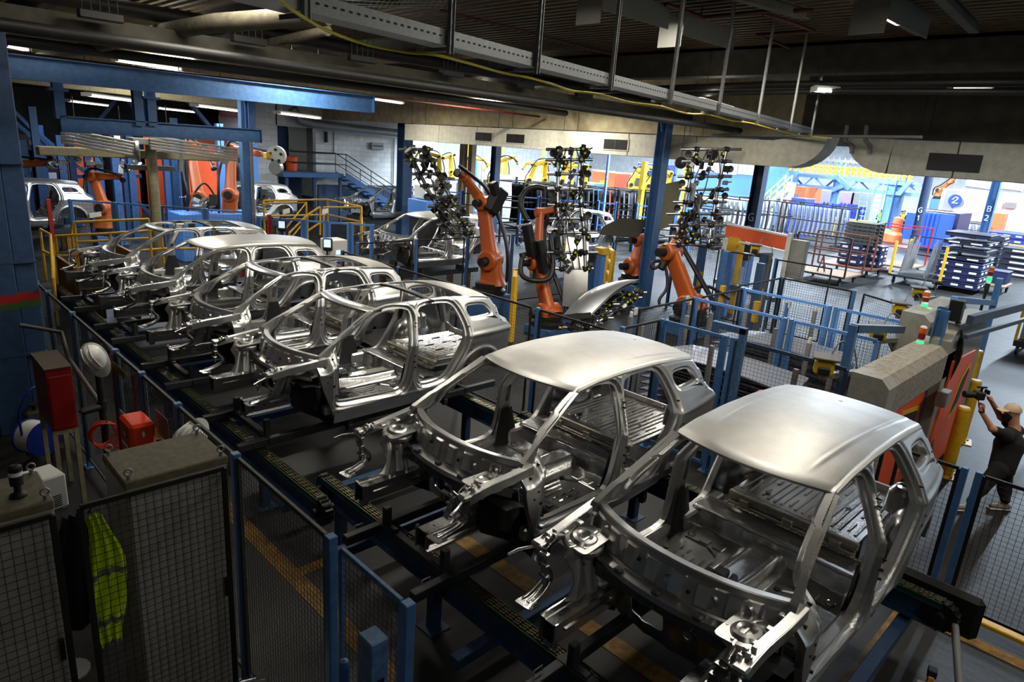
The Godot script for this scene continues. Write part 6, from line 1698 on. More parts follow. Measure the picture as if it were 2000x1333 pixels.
func right_side() -> void:
	roll_door("grey roll door unit with dusty top and orange curtain at the hood racks", 4.65, 7.6, 1.72, 2.02, true)
	roll_door("grey roll door unit behind the stack lights", 7.75, 9.9, 1.30, 2.28, false, .40)
	# the tall door with the window
	var t := thing("tall_roll_door", "tall grey door column with orange curtain and yellow-edged window by the bollards", "door", Vector3(7.1, 0, 2.18))
	var q := MB.new(); q.prism([Vector2(0, 0), Vector2(2.1, 0), Vector2(2.1, 2.05), Vector2(1.9, 2.3), Vector2(.3, 2.3), Vector2(0, 2.1)], Vector3(0, 0, -.30), Vector3.RIGHT, Vector3.UP, Vector3(0, 0, .26)); part(t, "frame", q, M.door_grey)
	q = MB.new(); q.prism(round_poly([Vector2(.10, .06), Vector2(1.62, .06), Vector2(1.72, 1.72), Vector2(.35, 1.78)], .03), Vector3(0, 0, -.04), Vector3.RIGHT, Vector3.UP, Vector3(0, 0, .03)); var c := part(t, "curtain", q, M.curtain)
	q = MB.new(); q.prism([Vector2(.85, .75), Vector2(1.25, .90), Vector2(1.52, 1.42), Vector2(1.50, 1.56), Vector2(1.12, 1.40), Vector2(.90, .98)], Vector3(0, 0, -.008), Vector3.RIGHT, Vector3.UP, Vector3(0, 0, .006)); part(c, "window_border", q, M.yellow)
	q = MB.new(); q.prism([Vector2(.91, .84), Vector2(1.21, .96), Vector2(1.46, 1.42), Vector2(1.44, 1.48), Vector2(1.16, 1.34), Vector2(.95, .98)], Vector3(0, 0, -.001), Vector3.RIGHT, Vector3.UP, Vector3(0, 0, .006)); part(c, "window", q, M.black)
	q = MB.new(); q.box(Vector3(-.12, 1.35, .05), Vector3(.22, .22, .14), Basis(), .01); part(t, "switch_box", q, M.galv)
	# blue steel gantry between the two doors
	t = thing("door_gantry", "blue slotted steel upright carrying the door gantry beams", "gantry", Vector3(7.35, 0, 1.95))
	for k in 2:
		q = MB.new(); hbeam(q, Vector3(.28 * k - .2, 0, -.06 * k), Vector3(.28 * k - .2, 2.5, -.06 * k), .12, .14, Vector3.BACK); part(t, "upright", q, M.blue)
	q = MB.new()
	for k in 14: q.box(Vector3(-.2, .2 + k * .13, .075), Vector3(.05, .05, .01), Basis(), .0)
	stuff(part(t, "slots", q, M.dark))
	q = MB.new(); q.bar(Vector3(-2.25, 2.42, -.45), Vector3(-.2, 2.12, -.45), .09, .10); part(t, "beam", q, M.blue_dark)
	q = MB.new(); q.bar(Vector3(-2.25, 0, -.45), Vector3(-2.25, 2.46, -.45), .09, .09); part(t, "leg", q, M.blue)
	q = MB.new(); q.bar(Vector3(-.1, 2.42, .3), Vector3(6.0, 2.36, .9), .08, .12); part(t, "long_beam", q, M.dark_blue_rail)
	q = MB.new(); q.bar(Vector3(-.1, 2.18, .3), Vector3(6.0, 2.10, .9), .05, .06); part(t, "long_rail", q, M.dark_blue_rail)
	for k in 3:
		q = MB.new(); q.tube(arc3([Vector3(.1 + .05 * k, 2.4, .1), Vector3(.16, 1.9, .2 + .03 * k), Vector3(.05 * k, 1.2, .16), Vector3(.1, .6, .2), Vector3(-.2, .4, .3)], 5), .02, 6); part(t, "cable", q, M.hose)
	q = MB.new(); q.box(Vector3(0, 2.5, .1), Vector3(.16, .3, .16), Basis(), .01); part(t, "motor", q, M.dark_steel)
	stack_light("stack light with glowing green segment on the first door gantry", dep(1792, 690, depth_of(Vector3(7.0, 2, 1.75))), 1.6)
	stack_light("stack light with bright green segment rising behind the second roll door", dep(1801, 615, depth_of(Vector3(8.6, 2.3, 1.4))), 1.7)
	stack_light("stack light with green segment in front of the navy crates", dep(1928, 560, depth_of(Vector3(12, 2.2, 1.7))), 1.5)
	# blue goal frame at the aisle
	t = thing("goal_barrier", "light blue tubular goal frame guarding the roll door from the aisle", "frame", Vector3.ZERO)
	q = MB.new(); q.bar(Vector3(12.65, 0, 1.66), Vector3(12.4, 2.45, 1.66), .10, .10); part(t, "upright", q, M.blue_light2)
	q = MB.new(); q.bar(Vector3(12.5, 1.95, 1.66), Vector3(9.1, 2.38, 1.66), .10, .10); part(t, "top_bar", q, M.blue_light2)
	q = MB.new(); q.bar(Vector3(9.1, 2.43, 1.66), Vector3(9.1, 0, 1.66), .10, .10); part(t, "upright", q, M.blue_light2)
	for k in [["yellow bollard standing at the foot of the tall orange curtain", Vector3(7.75, 0, 2.38)], ["yellow bollard with base plate between the photographer and the tall door", Vector3(9.5, 0, 2.17)], ["yellow bollard farthest along the tall door", Vector3(11.9, 0, 1.72)]]:
		t = thing("bollard", k[0], "bollard", k[1])
		q = MB.new(); q.lathe(Vector3.ZERO, [Vector2(.085, .01), Vector2(.085, 1.06), Vector2(.07, 1.09), Vector2(0, 1.09)], Vector3.UP, 18); part(t, "tube", q, M.yellow)
		q = MB.new(); q.box(Vector3(0, .008, 0), Vector3(.34, .016, .34), Basis(Vector3.UP, .2), .004); part(t, "base_plate", q, M.yellow)
		for s in 4:
			q = MB.new(); q.cyl(Vector3(.13 * cos(s * PI / 2 + .8), .016, .13 * sin(s * PI / 2 + .8)), Vector3(.13 * cos(s * PI / 2 + .8), .035, .13 * sin(s * PI / 2 + .8)), .014, .014, 6); part(t, "bolt", q, M.dark)
	photographer()
	# orange and white barrier gate beside column G2
	t = thing("barrier_gate", "white gate frame with a broad orange beam beside column G2", "gate", Vector3.ZERO)
	var a := Vector3(15.0, 0, -5.5); var b := Vector3(14.0, 0, -3.2)
	q = MB.new(); q.bar(a + Vector3(0, 2.32, 0), b + Vector3(0, 2.32, 0), .12, .34, Vector3.UP, .01); part(t, "orange_beam", q, M.curtain)
	for s in [0.0, 1.0]:
		var p := a.lerp(b, s); q = MB.new(); q.bar(p, p + Vector3(0, 2.6, 0), .12, .12); part(t, "upright", q, M.cab_white)
	for y in [2.52, 2.10]:
		q = MB.new(); q.bar(a + Vector3(0, y, .02), b + Vector3(0, y, .02), .16, .05); part(t, "edge_rail", q, M.cab_white)
	q = MB.new(); q.box(b + Vector3(.1, 1.95, .25), Vector3(.2, 1.0, .4), Basis(), .02); part(t, "drive_box", q, M.cab_grey)
	q = MB.new(); q.bar(a + Vector3(-.3, 0, .5), a + Vector3(-.3, 2.2, .5), .5, .06); part(t, "yellow_panel", q, M.yellow)
	q = MB.new(); q.box(a + Vector3(-.55, 1.2, .9), Vector3(.02, .5, .14)); part(t, "notice", q, M.paper)
	q = MB.new(); q.bar(a + Vector3(-.2, .85, 0), b + Vector3(-.2, .85, 0), .2, .12); part(t, "low_table", q, M.galv)
	for k in 5:
		t = thing("cell_post", "blue machine post behind the leaning orange robot", "post", [Vector3(12.3, 0, -4.0), Vector3(12.9, 0, -3.3), Vector3(13.6, 0, -5.4), Vector3(11.3, 0, -2.6), Vector3(14.6, 0, -6.0)][k], 0, "machine posts behind the leaning robot")
		q = MB.new(); q.bar(Vector3.ZERO, Vector3(0, 2.1, 0), .16, .16); part(t, "shaft", q, M.blue_dark if k % 2 else M.blue)
		q = MB.new(); q.box(Vector3(-.1, 1.0, .1), Vector3(.12, .5, .12), Basis(), .01); part(t, "yellow_box", q, M.yellow)
	goods()

# ---------------------------------------------------------------- pallets, carts and crates in the aisle
func crate(label: String, p: Vector3, s: Vector3, turn: float, m: Material, group: String, tags := 3) -> void:
	var key := "crate%s%d" % [s, tags]
	if not car_cache.has(key):
		var q := MB.new(); q.box(Vector3(0, s.y / 2, 0), Vector3(s.x, s.y - .02, s.z), Basis(), .015); q.box(Vector3(0, s.y - .02, 0), Vector3(s.x + .03, .03, s.z + .03), Basis(), .008)
		for k in 5: q.box(Vector3(-s.x / 2 + (k + .5) * s.x / 5, s.y / 2, 0), Vector3(.03, s.y - .03, s.z + .02), Basis(), .005)
		var g := MB.new()
		for k in tags: g.box(Vector3(-s.x / 2 - .012, s.y * .55, -s.z / 2 + (k + .5) * s.z / tags), Vector3(.004, s.y * .32, s.z / tags * .5))
		for k in tags: g.box(Vector3(-s.x / 2 + (k + .5) * s.x / tags, s.y * .55, s.z / 2 + .012), Vector3(s.x / tags * .5, s.y * .32, .004))
		car_cache[key] = [q.mesh(), g.mesh()]
	var t := thing("plastic_crate", label, "crate", p, turn, group)
	part(t, "bin", car_cache[key][0], m)
	if tags: stuff(part(t, "paper_tags", car_cache[key][1], M.paper))
func pallet(label: String, p: Vector3, m: Material, group: String) -> void:
	if not car_cache.has("pallet"):
		var b := MB.new(); b.box(Vector3(0, .05, 0), Vector3(.1, .10, 1.2), Basis(), .004)
		var d := MB.new(); d.box(Vector3(0, .135, 0), Vector3(1.2, .022, .16), Basis(), .004)
		car_cache["pallet"] = [b.mesh(), d.mesh()]
	var t := thing("pallet", label, "pallet", p, 0, group)
	for x in [-.55, 0.0, .55]: part(t, "bearer", car_cache["pallet"][0], m).position.x = x
	for k in 6: part(t, "deck_board", car_cache["pallet"][1], m).position.z = -.5 + k * .2
func trolley(label: String, p: Vector3, sx: float, sz: float, m: Material, deck: Material, ends: Array, h := 1.5) -> Node3D:
	var t := thing("trolley", label, "trolley", p)
	var q := MB.new(); q.box(Vector3(0, .34, 0), Vector3(sx, .08, sz), Basis(), .01); part(t, "deck", q, deck)
	for s in [Vector2(-1, -1), Vector2(1, -1), Vector2(-1, 1), Vector2(1, 1)]:
		q = MB.new(); q.cyl(Vector3(s.x * sx * .4, .13, s.y * sz * .4 - .03), Vector3(s.x * sx * .4, .13, s.y * sz * .4 + .03), .13, .13, 14); q.bar(Vector3(s.x * sx * .4, .13, s.y * sz * .4), Vector3(s.x * sx * .4, .32, s.y * sz * .4), .08, .05); part(t, "wheel", q, M.dark)
	for e in ends:     # e: [x or z side] -> frame on that edge
		q = MB.new()
		var a := Vector3(e[0] * sx / 2 if e[0] else -sx / 2, .34, e[1] * sz / 2 if e[1] else -sz / 2); var b := Vector3(e[0] * sx / 2 if e[0] else sx / 2, .34, e[1] * sz / 2 if e[1] else sz / 2)
		var u := Vector3(0, h, 0)
		q.bar(a, a + u, .06, .06); q.bar(b, b + u, .06, .06); q.bar(a + u, b + u, .05, .05); q.bar(a + u * .5, b + u * .5, .05, .05)
		part(t, "end_frame", q, m)
	return t
func goods() -> void:
	var p := hity(1612, 548)
	var t := trolley("brown platform trolley with tubular end frames in the aisle", p, 1.9, 2.0, M.rust, M.plywood, [[-1, 0], [1, 0]])
	var q := MB.new(); q.bar(Vector3(-.5, .38, -.2), Vector3(-.42, 1.0, -.1), .05, .05); q.bar(Vector3(-.3, .38, .0), Vector3(-.42, 1.0, -.1), .05, .05); part(t, "tow_hitch", q, M.rust)
	p = hity(1672, 536)
	trolley("dark trolley carrying the pallet stack beside the brown trolley", p + Vector3(.2, 0, -.3), 2.0, 2.2, M.rust, M.rust, [[-1, 0]], 1.4)
	for k in 3: for j in 2: crate("navy crate under the stack of dark pallets" , p + Vector3(.55 * j + .0, .40 + .30 * k, -.1 + .6 * (j % 2) - .2), Vector3(.9, .29, .9), 0, M.navy, "crates under the dark pallets", 2)
	for k in 6: pallet("dark grey pallet stacked on the navy crates" if k < 5 else "top pallet of the dark stack on the navy crates", p + Vector3(.2, 1.31 + .15 * k, -.1), M.pallet_dark, "stacked dark pallets" if k < 5 else "")
	p = hity(1742, 530)
	trolley("red tubular trolley with wooden deck beside the steel frame trolley", p, 2.0, 2.0, M.red_frame, M.plywood, [[-1, 0], [1, 0], [0, -1]], 1.7)
	p = hity(1795, 556)
	t = trolley("black trolley with upright steel tubes and yellow corner posts", p, 2.0, 1.9, M.dark, M.dark, [[1, 0]], 1.5)
	for k in 14:
		q = MB.new(); q.bar(Vector3(-.8 + (k % 7) * .25, .38, -.6 + (k / 7) * .9), Vector3(-.75 + (k % 7) * .25, 1.6 + .15 * (k % 3), -.5 + (k / 7) * .9), .05, .05); part(t, "upright_tube", q, M.galv)
	for k in 4:
		q = MB.new(); q.bar(Vector3([-.98, -.98, .98, .98][k], .4, [-.9, .9, -.9, .9][k]), Vector3([-.98, -.98, .98, .98][k], 1.7, [-.9, .9, -.9, .9][k]), .09, .09); part(t, "corner_post", q, M.yellow)
	for k in 8:
		q = MB.new(); q.bar(Vector3(-.9 + .2 * k, .45, -.8), Vector3(-.6 + .2 * k, .6, .8), .04, .04); part(t, "slanted_bar", q, M.galv)
	# navy crate stacks
	p = hity(1872, 566)
	for k in 4: crate("navy crate with white tags low in the tall stack behind the green stack light", p + Vector3(0, .16 + .26 * k, 0), Vector3(1.9, .25, 1.5), 0, M.navy, "tagged navy crates of the tall stack", 3)
	for k in 4: crate("navy pallet box high in the tall stack", p + Vector3(.05, 1.22 + .30 * k, 0), Vector3(1.8, .16, 1.5), 0, M.navy2, "pallet boxes of the tall stack", 2 if k % 2 == 0 else 0)
	pallet("pallet under the tall navy stack", p, M.pallet_dark, "")
	p = hity(1915, 520)
	for k in 6: crate("dark crate of the second stack behind the tall navy stack", p + Vector3(0, .28 * k, 0), Vector3(1.8, .26, 1.6), 0, M.navy2, "dark crates of the second stack", 1)
	p = hity(1962, 503)
	for k in 5: crate("blue crate with white tags beside the yellow barrier", p + Vector3(0, .30 * k, 0), Vector3(2.6, .28, 1.8), 0, M.blue_crate, "tagged blue crates by the barrier", 3)
	p = hity(1990, 540)
	for k in 5: crate("black crate at the aisle edge below the blue crates", p + Vector3(0, .27 * k, 0), Vector3(1.6, .25, 1.6), 0, M.navy2, "black crates at the aisle edge", 1)
	p = hity(1930, 570)
	var lt := trolley("low cart with loose boards beside the navy crates", p, 1.6, 1.2, M.dark, M.plywood, [], 1)
	crate("dark blue tub on the low cart", p + Vector3(.3, .38, .1), Vector3(.9, .5, .8), 0, M.navy, "", 0)
	# part rack at the frame edge
	p = hity(1992, 690)
	t = thing("panel_rack", "dark rack full of upright pressed panels with yellow post at the aisle edge", "rack", p + Vector3(.3, 0, .35))
	q = MB.new(); q.box(Vector3(0, .30, 0), Vector3(1.4, .15, 1.0), Basis(), .01); part(t, "base", q, M.dark)
	for s in [Vector2(-1, -1), Vector2(1, -1), Vector2(-1, 1), Vector2(1, 1)]:
		q = MB.new(); q.cyl(Vector3(s.x * .55, .12, s.y * .4 - .03), Vector3(s.x * .55, .12, s.y * .4 + .03), .12, .12, 14); part(t, "castor", q, M.dark)
		q = MB.new(); q.bar(Vector3(s.x * .66, .3, s.y * .48), Vector3(s.x * .66, 1.6, s.y * .48), .06, .06); part(t, "corner_post", q, M.yellow if s.x < 0 else M.dark)
	for k in 12:
		q = MB.new(); q.box(Vector3(-.55 + k * .1, .95, 0), Vector3(.025, 1.1, .85), Basis(Vector3.BACK, .06), .01); part(t, "pressed_panel", q, M.galv)

# ---------------------------------------------------------------- the bright assembly hall
func facade(called: String, label: String, category: String, l: float, t: float, r: float, b: float, X: float, thick: float, m: Material, group := "", to_floor := false) -> Node3D:
	var a := hitx(l, t, X); var c := hitx(r, b, X)
	var lo := Vector3(X, minf(a.y, c.y), minf(a.z, c.z)); var hi := Vector3(X + thick, maxf(a.y, c.y), maxf(a.z, c.z))
	if to_floor: lo.y = 0.0
	lo.y = maxf(lo.y, 0.0)
	var o := Vector3(X, 0.0, (lo.z + hi.z) / 2)
	var th := thing(called, label, category, o, 0, group)
	if lo.y < .1: take(o + Vector3(thick / 2, 0, 0), maxf(thick, hi.z - lo.z) * .6)
	var q := MB.new(); q.box((lo + hi) / 2 - o, hi - lo, Basis(), .02); part(th, "body", q, m)
	return th
func face(th: Node3D, called: String, l: float, t: float, r: float, b: float, m: Material, proud := .04, parent: Node = null) -> MeshInstance3D:
	var X := th.position.x - proud
	var a := hitx(l, t, X) - th.position; var c := hitx(r, b, X) - th.position
	var q := MB.new(); q.box((a + c) / 2 + Vector3(proud / 2, 0, 0), Vector3(proud + .01, absf(a.y - c.y), absf(a.z - c.z))); return part(parent if parent else th, called, q, m)
func window(th: Node3D, l: float, t: float, r: float, b: float) -> void:
	var f := face(th, "window_frame", l, t, r, b, M.cab_white, .08)
	face(th, "pane", l + 2, t + 2, (l + r) / 2 - 1, b - 2, M.glass, .10, f); face(th, "pane", (l + r) / 2 + 1, t + 2, r - 2, b - 2, M.glass, .10, f)
func rack_of_panels(label: String, p: Vector3, sx: float, sz: float, h: float, n: int, m: Material) -> void:
	var t := thing("parts_rack", label, "rack", p)
	take(p, maxf(sx, sz) * .6)
	var q: MB
	for s in [Vector2(-1, -1), Vector2(1, -1), Vector2(-1, 1), Vector2(1, 1)]:
		q = MB.new(); q.bar(Vector3(s.x * sx / 2, .1, s.y * sz / 2), Vector3(s.x * sx / 2, h, s.y * sz / 2), .08, .08); part(t, "post", q, M.black)
	for y in [.35, h * .62, h - .04]:
		for e in 4:
			var c := [Vector3(-sx / 2, y, -sz / 2), Vector3(sx / 2, y, -sz / 2), Vector3(sx / 2, y, sz / 2), Vector3(-sx / 2, y, sz / 2)]
			q = MB.new(); q.bar(c[e], c[(e + 1) % 4], .06, .06); part(t, "rail", q, M.black)
	var P := []
	for j in 7:
		for i in 5:
			var u := i / 4.0; var v := j / 6.0
			P.append(Vector3(-sx * .4 + sx * .8 * u, .45 + (h - .6) * v, .10 * sin(PI * u) + .06 * sin(PI * v)))
	q = MB.new(); q.sheet(P, 5); q.sheet(P.map(func(a): return a + Vector3(0, 0, .03)), 5, true)
	var mesh := q.mesh()
	for k in n:
		var o := part(t, "pressed_panel", mesh, m)
		o.position.z = -sz * .45 + sz * .9 * k / maxf(1, n - 1); o.rotation.y = .5; o.scale.x = .42
	for s in [-1.0, 1.0]:
		q = MB.new(); q.cyl(Vector3(-sx * .4, .1, s * sz * .4), Vector3(sx * .4, .1, s * sz * .4), .1, .1, 10); part(t, "castor_pair", q, M.black)
func far_hall() -> void:
	var t: Node3D; var q: MB
	# white machine room
	t = facade("machine_room", "large white machine housing with a round blue sign at the hall end", "machine", 1842, 368, 2020, 455, 52, 6, M.white_panel, "", true)
	face(t, "panel_door", 1885, 390, 1948, 440, M.white_panel, .06)
	face(t, "joint_strip", 1848, 372, 1850, 450, M.cab_grey, .05)
	face(t, "control_box", 1856, 388, 1876, 400, M.cab_white, .3)
	face(t, "control_box", 1963, 395, 1982, 408, M.cab_grey, .3)
	var sg := thing("round_sign", "round blue sign with white curved arrow on the white machine housing", "sign", hitx(1865.5, 392, 51.7))
	q = MB.new(); q.cyl(Vector3.ZERO, Vector3(-.03, 0, 0), .42, .42, 24); part(sg, "disc", q, M.sign_blue)
	q = MB.new(); q.tube(arc3([Vector3(-.05, .05, -.16), Vector3(-.05, .22, .0), Vector3(-.05, .16, .16), Vector3(-.05, .0, .04), Vector3(-.05, -.16, -.14)], 4), .04, 6); q.tube([Vector3(-.05, -.18, -.14), Vector3(-.05, -.16, .2)], .04, 6); part(sg, "white_arrow", q, M.cab_white)
	facade("orange_cabinet", "small orange cabinet in front of the white machine housing", "cabinet", 1929, 415, 1957, 441, 50, 1.2, M.orange_lit, "", true)
	for k in 2:
		q = MB.new(); q.tube([hitx(1888 + 55 * k, 358 + 3 * k, 50), hitx(1938 + 60 * k, 365 + 3 * k, 50)], .25, 12); single("roof_pipe", q, M.white_panel, ["white pipe run on top of the white machine housing", "white pipe run at the far end of the machine housing"][k], "pipe")
	for k in 5:
		var z0 := hitx(1958 + 11 * k, 452, 42); 
		t = thing("barrier_segment", "yellow crash barrier segment beside the blue crates", "barrier", Vector3(z0.x, 0, z0.z), 0, "yellow crash barrier")
		q = MB.new(); q.box(Vector3(0, .55, 0), Vector3(.12, 1.0, .34), Basis(), .02); part(t, "panel", q, M.yellow)
		q = MB.new(); q.box(Vector3(-.07, .55, 0), Vector3(.02, .35, .16)); part(t, "slot", q, M.yellow_worn)
	# blue container with the open door
	t = facade("blue_container", "big blue steel container with one door swung open", "container", 1797, 410, 1862, 470, 43, 3.0, M.navy, "", true)
	q = MB.new()
	var dz := hitx(1828, 450, 42) - t.position
	q.box(Vector3(dz.x, 1.25, dz.z), Vector3(.08, 2.1, 1.7), Basis(Vector3.UP, -.25), .02); var dr := part(t, "open_door", q, M.door_blue)
	for k in 7:
		q = MB.new(); q.box(Vector3(dz.x - .06, 1.25, dz.z - .75 + .25 * k), Vector3(.05, 2.0, .08), Basis(Vector3.UP, -.25), .01); part(dr, "rib", q, M.door_blue)
	face(t, "inner_wall", 1805, 418, 1822, 455, M.blue_pale, .05)
	face(t, "rusty_rim", 1797, 408, 1864, 413, M.rust, .12)
	face(t, "side_door", 1772, 415, 1792, 470, M.door_blue, .2)
	# office cabin
	t = facade("office_cabin", "blue two-storey office cabin with white windows", "cabin", 1350, 298, 1494, 392, 44, 5, M.cabin_blue, "", true)
	for w in [[1350, 313, 1372, 338], [1376, 313, 1404, 338], [1413, 314, 1438, 342], [1444, 315, 1475, 343]]: window(t, w[0], w[1], w[2], w[3])
	face(t, "white_band", 1352, 388, 1494, 393, M.cab_white, .2)
	face(t, "dado", 1352, 372, 1494, 388, M.blue_light, .06)
	t = facade("white_frame_booth", "white steel frame booth below the blue office cabin", "booth", 1404, 384, 1482, 430, 40, 2, M.white_panel, "", true)
	face(t, "opening", 1412, 392, 1440, 420, M.grey, .05); face(t, "opening", 1452, 392, 1474, 420, M.blue_light, .05)
	q = MB.new(); q.bar(hitx(1412, 392, 39.8) - t.position, hitx(1440, 418, 39.8) - t.position, .15, .15); part(t, "brace", q, M.cab_white)
	# orange cabins and blue bins
	t = facade("orange_cabin", "orange machine cabin behind the yellow stairs", "cabin", 1520, 361, 1570, 395, 47, 3, M.orange_lit, "", true)
	face(t, "door_window", 1550, 378, 1559, 390, M.grey, .06); face(t, "white_pillar", 1536, 355, 1548, 392, M.cab_white, .1)
	t = facade("orange_cabin", "orange machine cabin beyond the black part racks", "cabin", 1157, 334, 1198, 374, 34, 3, M.orange_lit, "", true)
	face(t, "window_frame", 1172, 352, 1180, 362, M.yellow, .06); face(t, "roof_edge", 1155, 331, 1200, 336, M.cab_white, .15)
	t = facade("blue_bin", "tall dark blue bin below the orange machine cabin", "bin", 1546, 386, 1570, 410, 40, 1.5, M.navy_bright, "", true)
	# yellow stairs
	t = thing("yellow_stairs", "white stairs with yellow handrails beside column G2", "stairs", hity(1510, 425))
	var a := hitx(1488, 410, 38) - t.position; var b := hitx(1530, 372, 38) - t.position
	for s in [0.0, .9]:
		q = MB.new(); q.bar(a + Vector3(s, 0, 0), b + Vector3(s, 0, 0), .06, .22); part(t, "stringer", q, M.cab_white)
		q = MB.new(); q.bar(a + Vector3(s, .9, 0), b + Vector3(s, .9, 0), .06, .06); q.bar(a + Vector3(s, .5, 0), b + Vector3(s, .5, 0), .05, .05)
		for k in 4: q.bar(a.lerp(b, k / 3.0) + Vector3(s, 0, 0), a.lerp(b, k / 3.0) + Vector3(s, .92, 0), .05, .05)
		part(t, "handrail", q, M.yellow_pale)
	for k in 9:
		q = MB.new(); q.box(a.lerp(b, (k + .5) / 9.0) + Vector3(.45, .03, 0), Vector3(.9, .04, .22)); part(t, "tread", q, M.cab_white)
	for k in 2:
		q = MB.new(); q.bar(Vector3(b.x + .9 * k, 0 - .0, b.z), Vector3(b.x + .9 * k, b.y, b.z), .10, .10); q.bar(Vector3(a.x + .9 * k, 0, a.z), Vector3(a.x + .9 * k, maxf(a.y, .05), a.z), .10, .10); part(t, "leg", q, M.cab_white)
	# blue gantry
	t = thing("steel_gantry", "long light blue lattice gantry crossing the assembly hall", "gantry", Vector3(49, 0, -15))
	var top0 := hitx(1490, 336, 49) - t.position; var top1 := hitx(1800, 362, 49) - t.position; var bot0 := hitx(1490, 357, 49) - t.position; var bot1 := hitx(1800, 382, 49) - t.position
	for e in [[top0, top1], [bot0, bot1]]:
		q = MB.new(); q.bar(e[0], e[1], .25, .25); part(t, "chord", q, M.blue_light)
	for k in 14:
		q = MB.new(); q.bar((top0 if k % 2 else bot0).lerp(top1 if k % 2 else bot1, k / 14.0), (bot0 if k % 2 else top0).lerp(bot1 if k % 2 else top1, (k + 1) / 14.0), .12, .12); part(t, "diagonal", q, M.blue_light if k % 3 else M.blue_dark)
	for px in [1497, 1521, 1632, 1740, 1757]:
		var p := hitx(px, 380, 49) - t.position
		q = MB.new(); hbeam(q, Vector3(p.x, 0, p.z), Vector3(p.x, 5.0, p.z), .5 if px != 1632 else .35, .5, Vector3.BACK); part(t, "column", q, M.blue_light if px != 1757 else M.blue)
	for px in [1690, 1716]:
		q = MB.new()
		var p := hitx(px, 380, 48.4) - t.position
		for s in [-.28, .28]: q.bar(Vector3(p.x, 0, p.z + s), Vector3(p.x, 3.2, p.z + s), .06, .06)
		for k in 9: q.bar(Vector3(p.x, .3 + .33 * k, p.z - .28), Vector3(p.x, .3 + .33 * k, p.z + .28), .05, .05)
		part(t, "ladder", q, M.blue_light)
	for e in [[1635, 345, 1660, 370], [1780, 352, 1755, 380], [1650, 362, 1625, 372]]:
		q = MB.new(); q.bar(hitx(e[0], e[1], 48.5) - t.position, hitx(e[2], e[3], 48.5) - t.position, .3, .3); part(t, "knee_brace", q, M.blue_light)
	for k in 25:
		var p := hitx(1512 + 11.2 * k, 323 + .95 * k, 47)
		var y := thing("carrier_hook", "yellow carrier hook hanging in a row along the conveyor above the gantry", "hook", p, 0, "yellow carrier hooks")
		q = MB.new(); q.bar(Vector3(0, .25, -.12), Vector3(0, .25, .12), .26, .10); q.bar(Vector3(0, .25, -.10), Vector3(0, -.28, -.10), .22, .07); q.bar(Vector3(0, -.02, -.10), Vector3(0, -.02, .08), .22, .07); part(y, "hook", q, M.robot_yellow)
		q = MB.new(); q.bar(Vector3(0, .25, 0), Vector3(0, .9, 0), .06, .06); part(y, "hanger", q, M.grey)
	q = MB.new(); q.bar(hitx(1498, 314, 47) + Vector3(0, .4, 0), hitx(1800, 340, 47) + Vector3(0, .4, 0), .3, .2); single("carrier_rail", q, M.grey, "grey overhead rail carrying the yellow hooks", "rail")
	# racks of pressed panels
	rack_of_panels("black rack of upright silver panels in front of the blue dunnage", hity(1588, 478), 2.6, 3.4, 2.3, 13, M.galv_bright)
	rack_of_panels("black rack of silver panels beside column G2", hity(1495, 462), 2.4, 3.0, 2.3, 10, M.galv_bright)
	rack_of_panels("black rack of silver panels behind the side panel gripper", hity(1425, 462), 2.6, 3.0, 2.3, 10, M.galv_bright)
	rack_of_panels("black rack of grey parts beside the half hidden robot", hity(1372, 480), 2.0, 2.4, 2.0, 8, M.grey)
	for k in 5: rack_of_panels(["first", "second", "third", "fourth", "fifth"][k] + " black rack of dark parts in the row behind the door robots", hity(1020 + 58 * k, 452 + 5 * k), 2.2, 2.0, 2.6, 7, M.dull if k % 2 else M.black)
	for k in 6:
		t = thing("dunnage_frame", "bright blue plastic dunnage frame behind the silver panel rack", "dunnage", hity(1580 + 17 * (k % 6), 446 + 5 * (k % 2)), 1.0, "blue dunnage frames")
		for y in 4:
			q = MB.new(); q.bar(Vector3(-.9, .4 + .45 * y, 0), Vector3(.9, .4 + .45 * y, 0), .12, .09); part(t, "rail", q, M.dunnage)
		for x in 5:
			q = MB.new(); q.bar(Vector3(-.85 + .42 * x, 0, 0), Vector3(-.85 + .42 * x, 1.9, 0), .12, .08); part(t, "upright", q, M.dunnage)
	facade("grey_machine", "long grey machine body behind the gantry column", "machine", 1583, 369, 1665, 400, 54, 3, M.galv_bright, "", true)
	facade("grey_machine", "pale cabinet between the two ladders", "machine", 1665, 375, 1700, 420, 54, 2, M.cab_grey, "", true)
	# workers and their bench
	var wl := ["worker in yellow vest at the edge of the group, dark haired", "worker in yellow vest turned away inside the group", "worker in yellow vest leaning over the bench in the group", "worker in yellow vest beside the blue container"]
	for k in 4: worker(wl[k], hity([1713, 1728, 1740, 1760][k], 458), [.4, 2.0, -1.0, 2.6][k], [.0, .2, .8, .3][k])
	worker("worker in yellow vest bending beside the white machine housing", hity(1890, 452), 2.2, 1.0)
	t = thing("work_bench", "yellow work bench in front of the group of workers", "bench", hity(1690, 462))
	q = MB.new(); q.box(Vector3(0, .9, 0), Vector3(1.8, .08, 1.0)); part(t, "top", q, M.yellow_pale)
	for s in [Vector2(-1, -1), Vector2(1, -1), Vector2(-1, 1), Vector2(1, 1)]:
		q = MB.new(); q.bar(Vector3(s.x * .85, 0, s.y * .45), Vector3(s.x * .85, .9, s.y * .45), .1, .1); part(t, "leg", q, M.yellow)
	t = thing("yellow_trestle", "yellow trestle frame behind the dark pallet stack", "trestle", hity(1655, 465))
	for s in [-1.0, 1.0]:
		q = MB.new(); q.bar(Vector3(0, 0, s), Vector3(0, 1.2, s), .1, .1); part(t, "leg", q, M.yellow)
